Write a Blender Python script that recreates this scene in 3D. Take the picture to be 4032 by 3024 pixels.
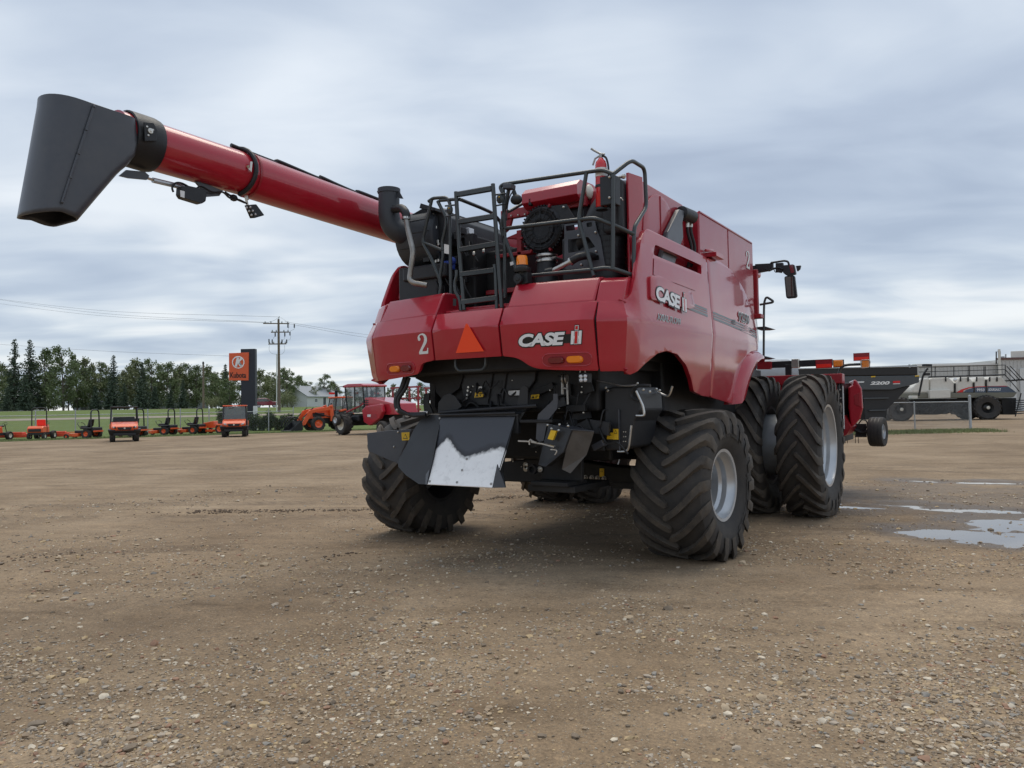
import bpy, bmesh, math, random
from math import sin, cos, pi, radians
from mathutils import Vector, Matrix, noise, geometry
for o in list(bpy.data.objects): bpy.data.objects.remove(o)
scene = bpy.context.scene
COL = scene.collection
random.seed(7)
# ------------------------------------------------------------------ camera
FPX, CX, CY = 3030.0, 2016.0, 1512.0            # focal length and centre in photograph pixels
YAW, PITCH, ROLL = radians(32.8), math.atan(88/3030), radians(1.0)
CAM = Vector((4.37, -7.5, 1.56))
FW = Vector((-sin(YAW)*cos(PITCH), cos(YAW)*cos(PITCH), sin(PITCH)))
_r = Vector((cos(YAW), sin(YAW), 0)); _u = _r.cross(FW)
RT = _r*cos(ROLL) - _u*sin(ROLL); UP = _r*sin(ROLL) + _u*cos(ROLL)
cam = bpy.data.cameras.new('camera'); camo = bpy.data.objects.new('camera', cam); COL.objects.link(camo)
cam.sensor_width = 36; cam.lens = FPX/4032*36; cam.clip_start = .05; cam.clip_end = 6000
M = Matrix((RT, UP, -FW)).transposed().to_4x4(); M.translation = CAM
camo.matrix_world = M
scene.camera = camo
# ------------------------------------------------------------------ light
SUN_EL, SUN_AZ = radians(70), radians(-35)       # azimuth from +Y towards +X
sun = bpy.data.lights.new('sun', 'SUN'); suno = bpy.data.objects.new('sun', sun); COL.objects.link(suno)
sun.energy = 1.25; sun.angle = radians(42); sun.color = (1, .91, .77)
sd = Vector((sin(SUN_AZ)*cos(SUN_EL), cos(SUN_AZ)*cos(SUN_EL), sin(SUN_EL)))
suno.rotation_euler = (-sd).to_track_quat('-Z', 'Y').to_euler()
suno.location = (0, 0, 40)
scene.view_settings.view_transform = 'Standard'; scene.view_settings.look = 'None'
scene.view_settings.exposure = 0.40; scene.view_settings.gamma = 1.0
scene.view_settings.use_curve_mapping = False
# ------------------------------------------------------------------ node helpers
def nd(nt, t, **k):
    n = nt.nodes.new(t)
    for a, b in k.items():
        if a.startswith('i_'):
            n.inputs[a[2:].replace('_', ' ')].default_value = b
        else: setattr(n, a, b)
    return n
def ramp(nt, fac, stops, interp='LINEAR'):
    n = nt.nodes.new('ShaderNodeValToRGB'); e = n.color_ramp.elements; n.color_ramp.interpolation = interp
    while len(e) < len(stops): e.new(.5)
    for el, (p, c) in zip(e, stops):
        el.position = p; el.color = (*c, 1) if len(c) == 3 else c
    nt.links.new(fac, n.inputs[0]); return n.outputs[0]
def mixc(nt, fac, a, b, bt='MIX'):
    n = nt.nodes.new('ShaderNodeMix'); n.data_type = 'RGBA'; n.blend_type = bt
    for sock, v in ((n.inputs[0], fac), (n.inputs[6], a), (n.inputs[7], b)):
        if hasattr(v, 'is_output'): nt.links.new(v, sock)
        elif isinstance(v, (int, float)): sock.default_value = v
        else: sock.default_value = (*v, 1) if len(v) == 3 else v
    return n.outputs[2]
def maths(nt, op, a, b=0.0, c=None):
    n = nt.nodes.new('ShaderNodeMath'); n.operation = op
    for i, v in enumerate((a, b) if c is None else (a, b, c)):
        if hasattr(v, 'is_output'): nt.links.new(v, n.inputs[i])
        else: n.inputs[i].default_value = v
    return n.outputs[0]
# ------------------------------------------------------------------ world: overcast sky over a clear one
world = bpy.data.worlds.new('World'); scene.world = world; world.use_nodes = True
nt = world.node_tree; nt.nodes.clear()
out = nd(nt, 'ShaderNodeOutputWorld'); bg = nd(nt, 'ShaderNodeBackground')
sky = nd(nt, 'ShaderNodeTexSky', sky_type='NISHITA', sun_disc=False, sun_elevation=SUN_EL, sun_rotation=SUN_AZ)
skys = mixc(nt, 1.0, sky.outputs[0], (.10, .10, .10), 'MULTIPLY')
tc = nd(nt, 'ShaderNodeTexCoord'); sp = nd(nt, 'ShaderNodeSeparateXYZ'); nt.links.new(tc.outputs['Generated'], sp.inputs[0])
zc = maths(nt, 'ADD', maths(nt, 'MAXIMUM', sp.outputs[2], 0.0), .14)
cb = nd(nt, 'ShaderNodeCombineXYZ')
cy_, sy_ = cos(YAW), sin(YAW)                    # long cloud bands lie across the wind, as in the photograph
ux = maths(nt, 'ADD', maths(nt, 'MULTIPLY', sp.outputs[0], cy_), maths(nt, 'MULTIPLY', sp.outputs[1], sy_))
vx = maths(nt, 'SUBTRACT', maths(nt, 'MULTIPLY', sp.outputs[1], cy_), maths(nt, 'MULTIPLY', sp.outputs[0], sy_))
nt.links.new(maths(nt, 'DIVIDE', ux, zc), cb.inputs[0]); nt.links.new(maths(nt, 'DIVIDE', vx, zc), cb.inputs[1])
def cloudlayer(scale, rot, sc, detail, rough, dist=.0):
    mp = nd(nt, 'ShaderNodeMapping'); mp.inputs['Rotation'].default_value = (0, 0, rot); mp.inputs['Scale'].default_value = sc
    mp.inputs['Location'].default_value = (3.1*scale, 1.7, 0)
    nt.links.new(cb.outputs[0], mp.inputs[0])
    n = nd(nt, 'ShaderNodeTexNoise', i_Scale=scale, i_Detail=detail, i_Roughness=rough, i_Distortion=dist)
    nt.links.new(mp.outputs[0], n.inputs['Vector']); return n.outputs['Fac']
big = cloudlayer(.85, .12, (.72, 1.0, 1), 3.0, .5, .5)
med = cloudlayer(2.3, -.1, (.62, 1.1, 1), 5.0, .48, .45)
tot = maths(nt, 'ADD', maths(nt, 'MULTIPLY', big, .62), maths(nt, 'MULTIPLY', med, .38))
cl = ramp(nt, tot, [(.36, (.36, .425, .535)), (.44, (.425, .495, .605)), (.50, (.495, .565, .665)), (.56, (.58, .645, .73)), (.64, (.69, .745, .81))])
# near the horizon the thin gaps in the overcast are paler
hz = ramp(nt, sp.outputs[2], [(0.0, (1, 1, 1)), (.10, (.45, .45, .45)), (.32, (0, 0, 0))])
cl2 = ramp(nt, tot, [(.38, (.37, .45, .56)), (.47, (.52, .59, .665)), (.52, (.66, .715, .745)), (.58, (.84, .85, .83))])
clm = mixc(nt, hz, cl, cl2)
fin = mixc(nt, .93, skys, clm)
nt.links.new(fin, bg.inputs[0]); bg.inputs[1].default_value = .90
nt.links.new(bg.outputs[0], out.inputs[0])
# ------------------------------------------------------------------ photograph pixel -> place
def ray(px, py): return (FW*FPX + RT*(px-CX) - UP*(py-CY)).normalized()
def _bp(p, ax, val):
    d = ray(*p); return CAM + d*((val-CAM[ax])/d[ax])
def pX(p, v): return _bp(p, 0, v)
def pY(p, v): return _bp(p, 1, v)
def pZ(p, v=0.0): return _bp(p, 2, v)
def pD(p, depth): d = FW + RT*((p[0]-CX)/FPX) - UP*((p[1]-CY)/FPX); return CAM + d*depth
def depth_of(v): return (v-CAM).dot(FW)
def crop(x0, y0, s): return lambda u, v: (x0+u*s, y0+v*s)
c1 = crop(1400, 550, .5726); c2 = crop(1400, 1200, .4521); c3 = crop(2200, 600, .6028); c4 = crop(2300, 1300, .5725)
cA = crop(1450, 680, .36166); cB = crop(1900, 580, .36157); cC = crop(2150, 1400, .33146); cD = crop(1100, 1480, .27125)
cE = crop(3250, 1350, .35353); cF = crop(0, 1300, .45208); cG = crop(800, 1200, .40687); cH = crop(0, 300, .45208)
cI = crop(800, 500, .40687); cJ = crop(2900, 1300, .51175); cK = crop(2800, 900, .3618); cL = crop(1400, 1500, .42194)
# ------------------------------------------------------------------ mesh helpers
def finish_mesh(me, mats, smooth):
    for m in (mats if isinstance(mats, (list, tuple)) else [mats]): me.materials.append(m)
    if smooth is not None:
        me.polygons.foreach_set('use_smooth', [True]*len(me.polygons))
        me.set_sharp_from_angle(angle=radians(smooth))
class MB:
    def __init__(s): s.v = []; s.f = []; s.mi = []; s.cur = 0
    def add(s, vs, fs):
        b = len(s.v); s.v += [tuple(v) for v in vs]; s.f += [tuple(i+b for i in f) for f in fs]; s.mi += [s.cur]*len(fs); return s
    def mat(s, i): s.cur = i; return s
    def box(s, c, size, rot=None, taper=None):
        hx, hy, hz = size[0]/2, size[1]/2, size[2]/2
        vs = []
        for z in (-1, 1):
            k = (taper or 1) if z > 0 else 1
            for x, y in ((-1, -1), (1, -1), (1, 1), (-1, 1)):
                p = Vector((x*hx*k, y*hy*k, z*hz))
                if rot is not None: p = rot @ p
                vs.append(p + Vector(c))
        return s.add(vs, [(3, 2, 1, 0), (4, 5, 6, 7), (0, 1, 5, 4), (1, 2, 6, 5), (2, 3, 7, 6), (3, 0, 4, 7)])
    def bb(s, a, b):
        return s.box([(a[i]+b[i])/2 for i in range(3)], [abs(a[i]-b[i]) for i in range(3)])
    def prism(s, poly, off):
        n = len(poly); off = Vector(off); poly = [Vector(p) for p in poly]
        nrm = Vector((0, 0, 0))
        for i in range(n): nrm += poly[i].cross(poly[(i+1) % n])
        if nrm.dot(off) > 0: poly = poly[::-1]
        tris = geometry.tessellate_polygon([poly])
        vs = poly + [p+off for p in poly]
        def orient(t):
            a, b, c = (poly[i] for i in t)
            return t if (b-a).cross(c-a).dot(off) < 0 else t[::-1]
        tris = [orient(tuple(t)) for t in tris]
        fs = [t for t in tris] + [tuple(i+n for i in t[::-1]) for t in tris]
        fs += [(i, i+n, (i+1) % n+n, (i+1) % n) for i in range(n)]
        fs = [f[::-1] if len(f) == 4 else f for f in fs]
        return s.add(vs, fs)
    def tube(s, path, r, n=8, closed=False, caps=True):
        path = [Vector(p) for p in path]; m = len(path)
        rs = r if isinstance(r, (list, tuple)) else [r]*m
        rings = []; prev = None
        for i in range(m):
            if closed: t = path[(i+1) % m]-path[i-1]
            else: t = path[min(i+1, m-1)]-path[max(i-1, 0)]
            if t.length < 1e-9: t = Vector((0, 0, 1))
            t.normalize()
            if prev is None:
                a = Vector((0, 0, 1)) if abs(t.z) < .9 else Vector((1, 0, 0))
                a = (a - t*a.dot(t)).normalized()
            else:
                a = prev - t*prev.dot(t)
                a = a.normalized() if a.length > 1e-6 else prev
            prev = a; b = t.cross(a)
            rings.append([path[i] + (a*cos(2*pi*k/n) + b*sin(2*pi*k/n))*rs[i] for k in range(n)])
        vs = [p for rg in rings for p in rg]; fs = []
        for i in range(m if closed else m-1):
            j = (i+1) % m
            for k in range(n): fs.append((i*n+k, i*n+(k+1) % n, j*n+(k+1) % n, j*n+k))
        if caps and not closed: fs += [tuple(range(n))[::-1], tuple((m-1)*n+k for k in range(n))]
        return s.add(vs, fs)
    def lathe(s, prof, o, axis, n=24, caps=False, ref=None):
        ax = Vector(axis).normalized(); a = Vector(ref) if ref else (Vector((0, 0, 1)) if abs(ax.z) < .9 else Vector((1, 0, 0)))
        a = (a-ax*a.dot(ax)).normalized(); b = ax.cross(a); o = Vector(o)
        vs = [o + ax*h + (a*cos(2*pi*k/n)+b*sin(2*pi*k/n))*r for r, h in prof for k in range(n)]
        m = len(prof); fs = []
        for i in range(m-1):
            for k in range(n): fs.append((i*n+k, i*n+(k+1) % n, (i+1)*n+(k+1) % n, (i+1)*n+k))
        if caps: fs += [tuple(range(n))[::-1], tuple((m-1)*n+k for k in range(n))]
        return s.add(vs, fs)
    def cyl(s, a, b, r, n=16):
        a = Vector(a); b = Vector(b); return s.lathe([(r, 0), (r, (b-a).length)], a, b-a, n, True)
    def loft(s, rings, caps=True):
        n = len(rings[0]); m = len(rings); vs = [p for r in rings for p in r]; fs = []
        for i in range(m-1):
            for k in range(n): fs.append((i*n+k, i*n+(k+1) % n, (i+1)*n+(k+1) % n, (i+1)*n+k))
        if caps: fs += [tuple(range(n))[::-1], tuple((m-1)*n+k for k in range(n))]
        return s.add(vs, fs)
    def ball(s, c, r, n=10, sc=(1, 1, 1)):
        vs = []; fs = []; m = n//2
        for i in range(m+1):
            t = pi*i/m
            for k in range(n): vs.append((c[0]+r*sc[0]*sin(t)*cos(2*pi*k/n), c[1]+r*sc[1]*sin(t)*sin(2*pi*k/n), c[2]+r*sc[2]*cos(t)))
        for i in range(m):
            for k in range(n): fs.append((i*n+k, (i+1)*n+k, (i+1)*n+(k+1) % n, i*n+(k+1) % n))
        return s.add(vs, fs)
    def mesh(s, name, mats, smooth=35, fixn=True):
        me = bpy.data.meshes.new(name); me.from_pydata(s.v, [], s.f)
        me.polygons.foreach_set('material_index', s.mi)
        if fixn:
            bm = bmesh.new(); bm.from_mesh(me)
            bmesh.ops.recalc_face_normals(bm, faces=bm.faces); bm.to_mesh(me); bm.free()
        me.update(); finish_mesh(me, mats, smooth); return me
    def pieces(s):
        par = list(range(len(s.v)))
        def fd(i):
            while par[i] != i: par[i] = par[par[i]]; i = par[i]
            return i
        for f in s.f:
            r = fd(f[0])
            for i in f[1:]: par[fd(i)] = r
        out = {}
        for f, mi in zip(s.f, s.mi): out.setdefault(fd(f[0]), []).append((f, mi))
        res = []
        for fs in out.values():
            ids = sorted({i for f, _ in fs for i in f}); mp = {i: k for k, i in enumerate(ids)}
            m = MB(); m.v = [s.v[i] for i in ids]; m.f = [tuple(mp[i] for i in f) for f, _ in fs]; m.mi = [mi for _, mi in fs]; res.append(m)
        return res
    def build_each(s, *a, **k): return [m.build(*a, **k) for m in s.pieces()]
    def build(s, name, mats, parent=None, smooth=35, bevel=0, fixn=True, seg=2):
        o = bpy.data.objects.new(name, s.mesh(name, mats, smooth, fixn)); COL.objects.link(o)
        if parent is not None: o.parent = parent
        if bevel:
            b = o.modifiers.new('bevel', 'BEVEL'); b.width = bevel; b.segments = seg; b.limit_method = 'ANGLE'; b.angle_limit = radians(35)
            b.harden_normals = False
        return o
def rnd_path(pts, rad, n=5):
    pts = [Vector(p) for p in pts]; out = [pts[0]]
    for i in range(1, len(pts)-1):
        a, b, c = pts[i-1], pts[i], pts[i+1]
        u = (a-b); w = (c-b); L = min(rad, u.length*.45, w.length*.45)
        p, q = b+u.normalized()*L, b+w.normalized()*L
        for k in range(n+1):
            t = k/n; out.append(p*(1-t)**2 + b*2*t*(1-t) + q*t*t)
    out.append(pts[-1]); return out
def spline(pts, n=6):
    pts = [Vector(p) for p in pts]; P = [pts[0]*2-pts[1]] + pts + [pts[-1]*2-pts[-2]]; out = []
    for i in range(1, len(P)-2):
        for k in range(n):
            t = k/n; a, b, c, d = P[i-1], P[i], P[i+1], P[i+2]
            out.append(.5*((2*b)+(c-a)*t+(2*a-5*b+4*c-d)*t*t+(3*b-a-3*c+d)*t**3))
    out.append(pts[-1]); return out
def round_poly(poly, rad, n=4):
    out = []; m = len(poly)
    for i in range(m):
        a, b, c = Vector(poly[i-1]), Vector(poly[i]), Vector(poly[(i+1) % m])
        r = rad[i] if isinstance(rad, (list, tuple)) else rad
        u, w = a-b, c-b; L = min(r, u.length*.45, w.length*.45)
        if L < 1e-4: out.append(b); continue
        p, q = b+u.normalized()*L, b+w.normalized()*L
        for k in range(n+1):
            t = k/n; out.append(p*(1-t)**2 + b*2*t*(1-t) + q*t*t)
    return out
def sheet(name, outer, holes, fn, mat, parent, step=.12, cuts=(), thick=.02, face=None, smooth=30, bevel=0, seg=2):
    """panel: a flat outline (a,b), cut into a net, bent by fn(a,b)->xyz, given a thickness"""
    loops = [[Vector((p[0], p[1], 0)) for p in l] for l in [outer]+list(holes)]
    tris = geometry.tessellate_polygon(loops); vs = [p for l in loops for p in l]
    bm = bmesh.new(); bv = [bm.verts.new(p) for p in vs]
    for t in tris:
        try: bm.faces.new([bv[i] for i in t])
        except ValueError: pass
    lo = [min(p[k] for p in vs) for k in (0, 1)]; hi = [max(p[k] for p in vs) for k in (0, 1)]
    def cut(k, val):
        no = Vector((1, 0, 0)) if k == 0 else Vector((0, 1, 0)); co = no*val
        bmesh.ops.bisect_plane(bm, geom=bm.verts[:]+bm.edges[:]+bm.faces[:], plane_co=co, plane_no=no, dist=1e-5)
    for k in (0, 1):
        if step:
            x = lo[k]+step
            while x < hi[k]-step*.4: cut(k, x); x += step
    for k, val in cuts: cut(k, val)
    bmesh.ops.remove_doubles(bm, verts=bm.verts, dist=1e-4)
    bmesh.ops.recalc_face_normals(bm, faces=bm.faces)
    for v in bm.verts: v.co = Vector(fn(v.co.x, v.co.y))
    bm.normal_update()
    if face is not None:
        s = sum(f.normal.dot(Vector(face))*f.calc_area() for f in bm.faces)
        if s < 0: bmesh.ops.reverse_faces(bm, faces=bm.faces)
    me = bpy.data.meshes.new(name); bm.to_mesh(me); bm.free()
    finish_mesh(me, mat, smooth)
    o = bpy.data.objects.new(name, me); COL.objects.link(o)
    if parent is not None: o.parent = parent
    if thick:
        m = o.modifiers.new('solid', 'SOLIDIFY'); m.thickness = thick; m.offset = -1
    if bevel:
        b = o.modifiers.new('bevel', 'BEVEL'); b.width = bevel; b.segments = seg; b.limit_method = 'ANGLE'; b.angle_limit = radians(50)
    return o
def text_mesh(body, size=1.0, bold=0.0, shear=0.0, space=1.0):
    cu = bpy.data.curves.new('t', 'FONT'); cu.body = body; cu.size = size; cu.offset = bold; cu.shear = shear; cu.space_character = space
    cu.resolution_u = 4
    ob = bpy.data.objects.new('t', cu); COL.objects.link(ob)
    bpy.context.view_layer.update()
    dg = bpy.context.evaluated_depsgraph_get()
    me = bpy.data.meshes.new_from_object(ob.evaluated_get(dg))
    vs = [v.co.copy() for v in me.vertices]; fs = [tuple(p.vertices) for p in me.polygons]
    bpy.data.objects.remove(ob); bpy.data.curves.remove(cu); bpy.data.meshes.remove(me)
    return vs, fs
def decal_text(name, body, box, fn, mat, parent, bold=0.0, shear=0.0, grow=0.0, space=1.0, smooth=None):
    """lettering laid on a surface: box=(a0,b0,a1,b1) on the surface, fn(a,b)->xyz"""
    vs, fs = text_mesh(body, 1.0, bold, shear, space)
    x0, x1 = min(v.x for v in vs), max(v.x for v in vs); y0, y1 = min(v.y for v in vs), max(v.y for v in vs)
    a0, b0, a1, b1 = box
    m = MB(); m.add([fn(a0+(v.x-x0)/(x1-x0)*(a1-a0), b0+(v.y-y0)/(y1-y0)*(b1-b0)) for v in vs], fs)
    return m.build(name, mat, parent, None, fixn=False)
def decal_poly(name, polys, fn, mat, parent, thick=0):
    m = MB()
    for p in polys:
        t = geometry.tessellate_polygon([[Vector((a, b, 0)) for a, b in p]])
        m.add([fn(a, b) for a, b in p], [tuple(x) for x in t])
    return m.build(name, mat, parent, None, fixn=False)
def tag(o, label=None, cat=None, group=None, kind=None):
    if label: o['label'] = label
    if cat: o['category'] = cat
    if group: o['group'] = group
    if kind: o['kind'] = kind
    return o
def empty(name, loc=(0, 0, 0), rz=0.0):
    e = bpy.data.objects.new(name, None); COL.objects.link(e); e.location = loc; e.rotation_euler = (0, 0, rz); e.empty_display_size = .3; return e
def kids(o): return [c for c in bpy.data.objects if c.parent == o]
def copy_tree(o, parent=None):
    c = o.copy(); COL.objects.link(c); c.parent = parent
    for ch in kids(o): copy_tree(ch, c)
    return c
# ------------------------------------------------------------------ materials
def mat(name, col, rough=.5, metal=0.0, coat=0.0, coat_rough=.05, spec=.5, noise_amt=0.0, noise_scale=6.0, bump=0.0, bump_scale=60.0, emit=None, alpha=None, trans=0.0, dirt=None, dirt_amt=.5, dirt_scale=3.0, ior=None):
    m = bpy.data.materials.new(name); m.use_nodes = True; t = m.node_tree; b = t.nodes['Principled BSDF']
    b.inputs['Base Color'].default_value = (*col, 1); b.inputs['Roughness'].default_value = rough; b.inputs['Metallic'].default_value = metal
    b.inputs['Coat Weight'].default_value = coat; b.inputs['Coat Roughness'].default_value = coat_rough
    b.inputs['Specular IOR Level'].default_value = spec
    if trans: b.inputs['Transmission Weight'].default_value = trans
    if ior: b.inputs['IOR'].default_value = ior
    if alpha is not None: b.inputs['Alpha'].default_value = alpha
    if emit: b.inputs['Emission Color'].default_value = (*emit[:3], 1); b.inputs['Emission Strength'].default_value = emit[3]
    tcn = None
    if noise_amt or bump or dirt:
        tcn = nd(t, 'ShaderNodeTexCoord')
        base = None
        if noise_amt:
            n = nd(t, 'ShaderNodeTexNoise', i_Scale=noise_scale, i_Detail=5.0, i_Roughness=.6); t.links.new(tcn.outputs['Object'], n.inputs['Vector'])
            k = 1-noise_amt, 1+noise_amt
            base = ramp(t, n.outputs['Fac'], [(.3, tuple(c*k[0] for c in col)), (.7, tuple(min(1, c*k[1]) for c in col))])
            rr = maths(t, 'MULTIPLY_ADD', n.outputs['Fac'], .25, rough-.12); t.links.new(rr, b.inputs['Roughness'])
        if dirt:
            n2 = nd(t, 'ShaderNodeTexNoise', i_Scale=dirt_scale, i_Detail=8.0, i_Roughness=.7); t.links.new(tcn.outputs['Object'], n2.inputs['Vector'])
            fac = ramp(t, n2.outputs['Fac'], [(.42, (0, 0, 0)), (.68, (dirt_amt,)*3)])
            base = mixc(t, fac, base if base is not None else col, dirt)
        if base is not None: t.links.new(base, b.inputs['Base Color'])
        if bump:
            n3 = nd(t, 'ShaderNodeTexNoise', i_Scale=bump_scale, i_Detail=4.0); t.links.new(tcn.outputs['Object'], n3.inputs['Vector'])
            bp = nd(t, 'ShaderNodeBump', i_Strength=bump, i_Distance=.01); t.links.new(n3.outputs['Fac'], bp.inputs['Height']); t.links.new(bp.outputs[0], b.inputs['Normal'])
    return m
def dusty(name, col, dust, rough=.45, coat=0.3, amt=.35):
    """paint with a thin uneven dust film that settles on what faces up"""
    m = mat(name, col, rough, coat=coat, coat_rough=.12); t = m.node_tree; b = t.nodes['Principled BSDF']
    tcn = nd(t, 'ShaderNodeTexCoord'); n = nd(t, 'ShaderNodeTexNoise', i_Scale=2.2, i_Detail=9.0, i_Roughness=.68); t.links.new(tcn.outputs['Object'], n.inputs['Vector'])
    fac = ramp(t, n.outputs['Fac'], [(.38, (0, 0, 0)), (.72, (amt,)*3)])
    t.links.new(mixc(t, fac, col, dust), b.inputs['Base Color'])
    t.links.new(maths(t, 'MULTIPLY_ADD', fac, .5, rough), b.inputs['Roughness'])
    return m
MT = {}
MT['red'] = mat('red_paint', (.420, .011, .027), .36, spec=.3, coat=.9, coat_rough=.07, noise_amt=.07, noise_scale=1.3, dirt=(.36, .11, .10), dirt_amt=.09, dirt_scale=4.5)
MT['red_matte'] = mat('red_steel', (.32, .012, .020), .45, coat=.25, coat_rough=.2, noise_amt=.1)
MT['red_tank'] = mat('red_tank_paint', (.370, .018, .034), .38, spec=.3, coat=.7, coat_rough=.1, noise_amt=.07, noise_scale=2.0)
MT['gap'] = mat('panel_gap', (.012, .010, .011), .8)
MT['dark'] = dusty('dark_steel', (.012, .0135, .017), (.050, .046, .041), .5, .1, .28)
MT['under'] = mat('underside_black', (.0055, .006, .0075), .6, noise_amt=.3, dirt=(.028, .025, .021), dirt_amt=.45, dirt_scale=3.5)
MT['grey'] = mat('slate_grey_paint', (.050, .055, .068), .42, coat=.25, coat_rough=.25, noise_amt=.08, dirt=(.09, .085, .08), dirt_amt=.3)
MT['rail'] = mat('black_rail', (.030, .038, .040), .36, coat=.3, coat_rough=.2, noise_amt=.1)
MT['plastic'] = mat('black_plastic', (.013, .0145, .0175), .48, noise_amt=.12, bump=.15)
MT['steel'] = mat('bare_steel', (.55, .54, .52), .32, 1.0, noise_amt=.15, noise_scale=14)
MT['zinc'] = mat('zinc_bolt', (.62, .60, .55), .35, .9)
MT['silver'] = mat('silver_rim', (.50, .52, .54), .32, .55, coat=.3, noise_amt=.06)
MT['white'] = mat('white_vinyl', (.78, .79, .78), .4)
MT['black'] = mat('black_vinyl', (.012, .012, .013), .35)
MT['lettergrey'] = mat('silver_vinyl', (.86, .87, .88), .35)
MT['stripe'] = mat('grey_stripe', (.22, .24, .26), .4)
MT['yellow'] = mat('yellow_label', (.80, .50, .02), .45)
MT['smv'] = mat('fluorescent_orange', (1.0, .075, .012), .55)
MT['amber'] = mat('amber_lens', (.95, .27, .015), .15, coat=.5)
MT['redlens'] = mat('red_lens', (.16, .005, .012), .1, coat=.8)
MT['reflector'] = mat('red_reflector', (1.0, .035, .02), .3)
MT['lamp'] = mat('lamp_glass', (.55, .56, .58), .12, .3, coat=1.0)
MT['glass'] = mat('tinted_glass', (.10, .13, .13), .03, coat=1.0, spec=.8, alpha=.55)
MT['mirror'] = mat('mirror_glass', (.16, .19, .17), .03, 1.0)
MT['chrome'] = mat('chrome', (.75, .75, .75), .12, 1.0)
MT['extred'] = mat('extinguisher_red', (.62, .012, .018), .2, coat=.6)
MT['blue'] = mat('blue_cap', (.02, .06, .35), .4)
MT['exhaust'] = mat('grey_heat_paint', (.040, .046, .056), .55, noise_amt=.1)
MT['dull'] = mat('dull_pipe', (.34, .33, .31), .42, .85, noise_amt=.25, noise_scale=9)
MT['kub'] = mat('orange_paint', (.82, .115, .025), .38, coat=.4, noise_amt=.05)
MT['kubdark'] = mat('sign_orange', (.80, .13, .045), .45)
MT['wrim'] = mat('cream_rim', (.75, .72, .62), .45)
MT['grass_dry'] = mat('dry_grass', (.20, .18, .08), .8, noise_amt=.3)
MT['slate'] = mat('cart_grey', (.060, .072, .082), .38, coat=.3, noise_amt=.06)
MT['tarp'] = mat('black_tarp', (.012, .013, .015), .35, noise_amt=.2)
MT['aircart'] = mat('cream_tank', (.66, .64, .58), .4, coat=.2, noise_amt=.05)
MT['olive'] = mat('hopper_grey', (.17, .165, .13), .5)
MT['galv'] = mat('galvanized', (.42, .45, .47), .45, .6, noise_amt=.12)
MT['wood'] = mat('weathered_wood', (.17, .135, .10), .85, noise_amt=.3, noise_scale=9)
MT['wall_white'] = mat('white_siding', (.62, .63, .62), .6, noise_amt=.05)
MT['roof_grey'] = mat('grey_metal_roof', (.30, .32, .34), .45, noise_amt=.12)
MT['stackm'] = mat('suv_paint', (.22, .012, .03), .25, coat=.8)
# rubber with a dusty tread
def rubber(name, dust):
    m = mat(name, (.03, .03, .031), .72, spec=.35); t = m.node_tree; b = t.nodes['Principled BSDF']
    tcn = nd(t, 'ShaderNodeTexCoord'); n = nd(t, 'ShaderNodeTexNoise', i_Scale=4.0, i_Detail=9.0, i_Roughness=.7); t.links.new(tcn.outputs['Object'], n.inputs['Vector'])
    fac = ramp(t, n.outputs['Fac'], [(.36, (dust*.15,)*3), (.66, (dust,)*3)])
    t.links.new(mixc(t, fac, (.030, .030, .031), (.125, .103, .080)), b.inputs['Base Color'])
    n3 = nd(t, 'ShaderNodeTexNoise', i_Scale=90.0, i_Detail=3.0); t.links.new(tcn.outputs['Object'], n3.inputs['Vector'])
    bp = nd(t, 'ShaderNodeBump', i_Strength=.25, i_Distance=.006); t.links.new(n3.outputs['Fac'], bp.inputs['Height']); t.links.new(bp.outputs[0], b.inputs['Normal'])
    return m
MT['rubber'] = rubber('tyre_rubber', .30); MT['lug'] = rubber('tyre_lug_dusty', .88)
# the polished chute: paint worn off in a W-shaped patch
def chute_mat():
    m = mat('worn_chute_plate', (.05, .055, .068), .45); t = m.node_tree; b = t.nodes['Principled BSDF']
    at = nd(t, 'ShaderNodeAttribute', attribute_name='worn')
    tcn = nd(t, 'ShaderNodeTexCoord'); n = nd(t, 'ShaderNodeTexNoise', i_Scale=14.0, i_Detail=6.0, i_Roughness=.65); t.links.new(tcn.outputs['Object'], n.inputs['Vector'])
    w = maths(t, 'ADD', at.outputs['Fac'], maths(t, 'MULTIPLY_ADD', n.outputs['Fac'], .22, -.11))
    fac = ramp(t, w, [(.47, (0, 0, 0)), (.51, (.55, .55, .55)), (.57, (1, 1, 1))])
    bare = ramp(t, n.outputs['Fac'], [(.32, (.80, .80, .79)), (.46, (.95, .95, .94)), (.62, (.98, .98, .97))])
    halo = ramp(t, w, [(.33, (.058, .064, .078)), (.42, (.036, .038, .046)), (.5, (.03, .03, .034))])
    t.links.new(mixc(t, fac, halo, bare), b.inputs['Base Color'])
    t.links.new(maths(t, 'MULTIPLY', fac, .08), b.inputs['Metallic'])
    t.links.new(maths(t, 'MULTIPLY_ADD', fac, -.02, .46), b.inputs['Roughness'])
    return m
MT['chute'] = chute_mat()
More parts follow.
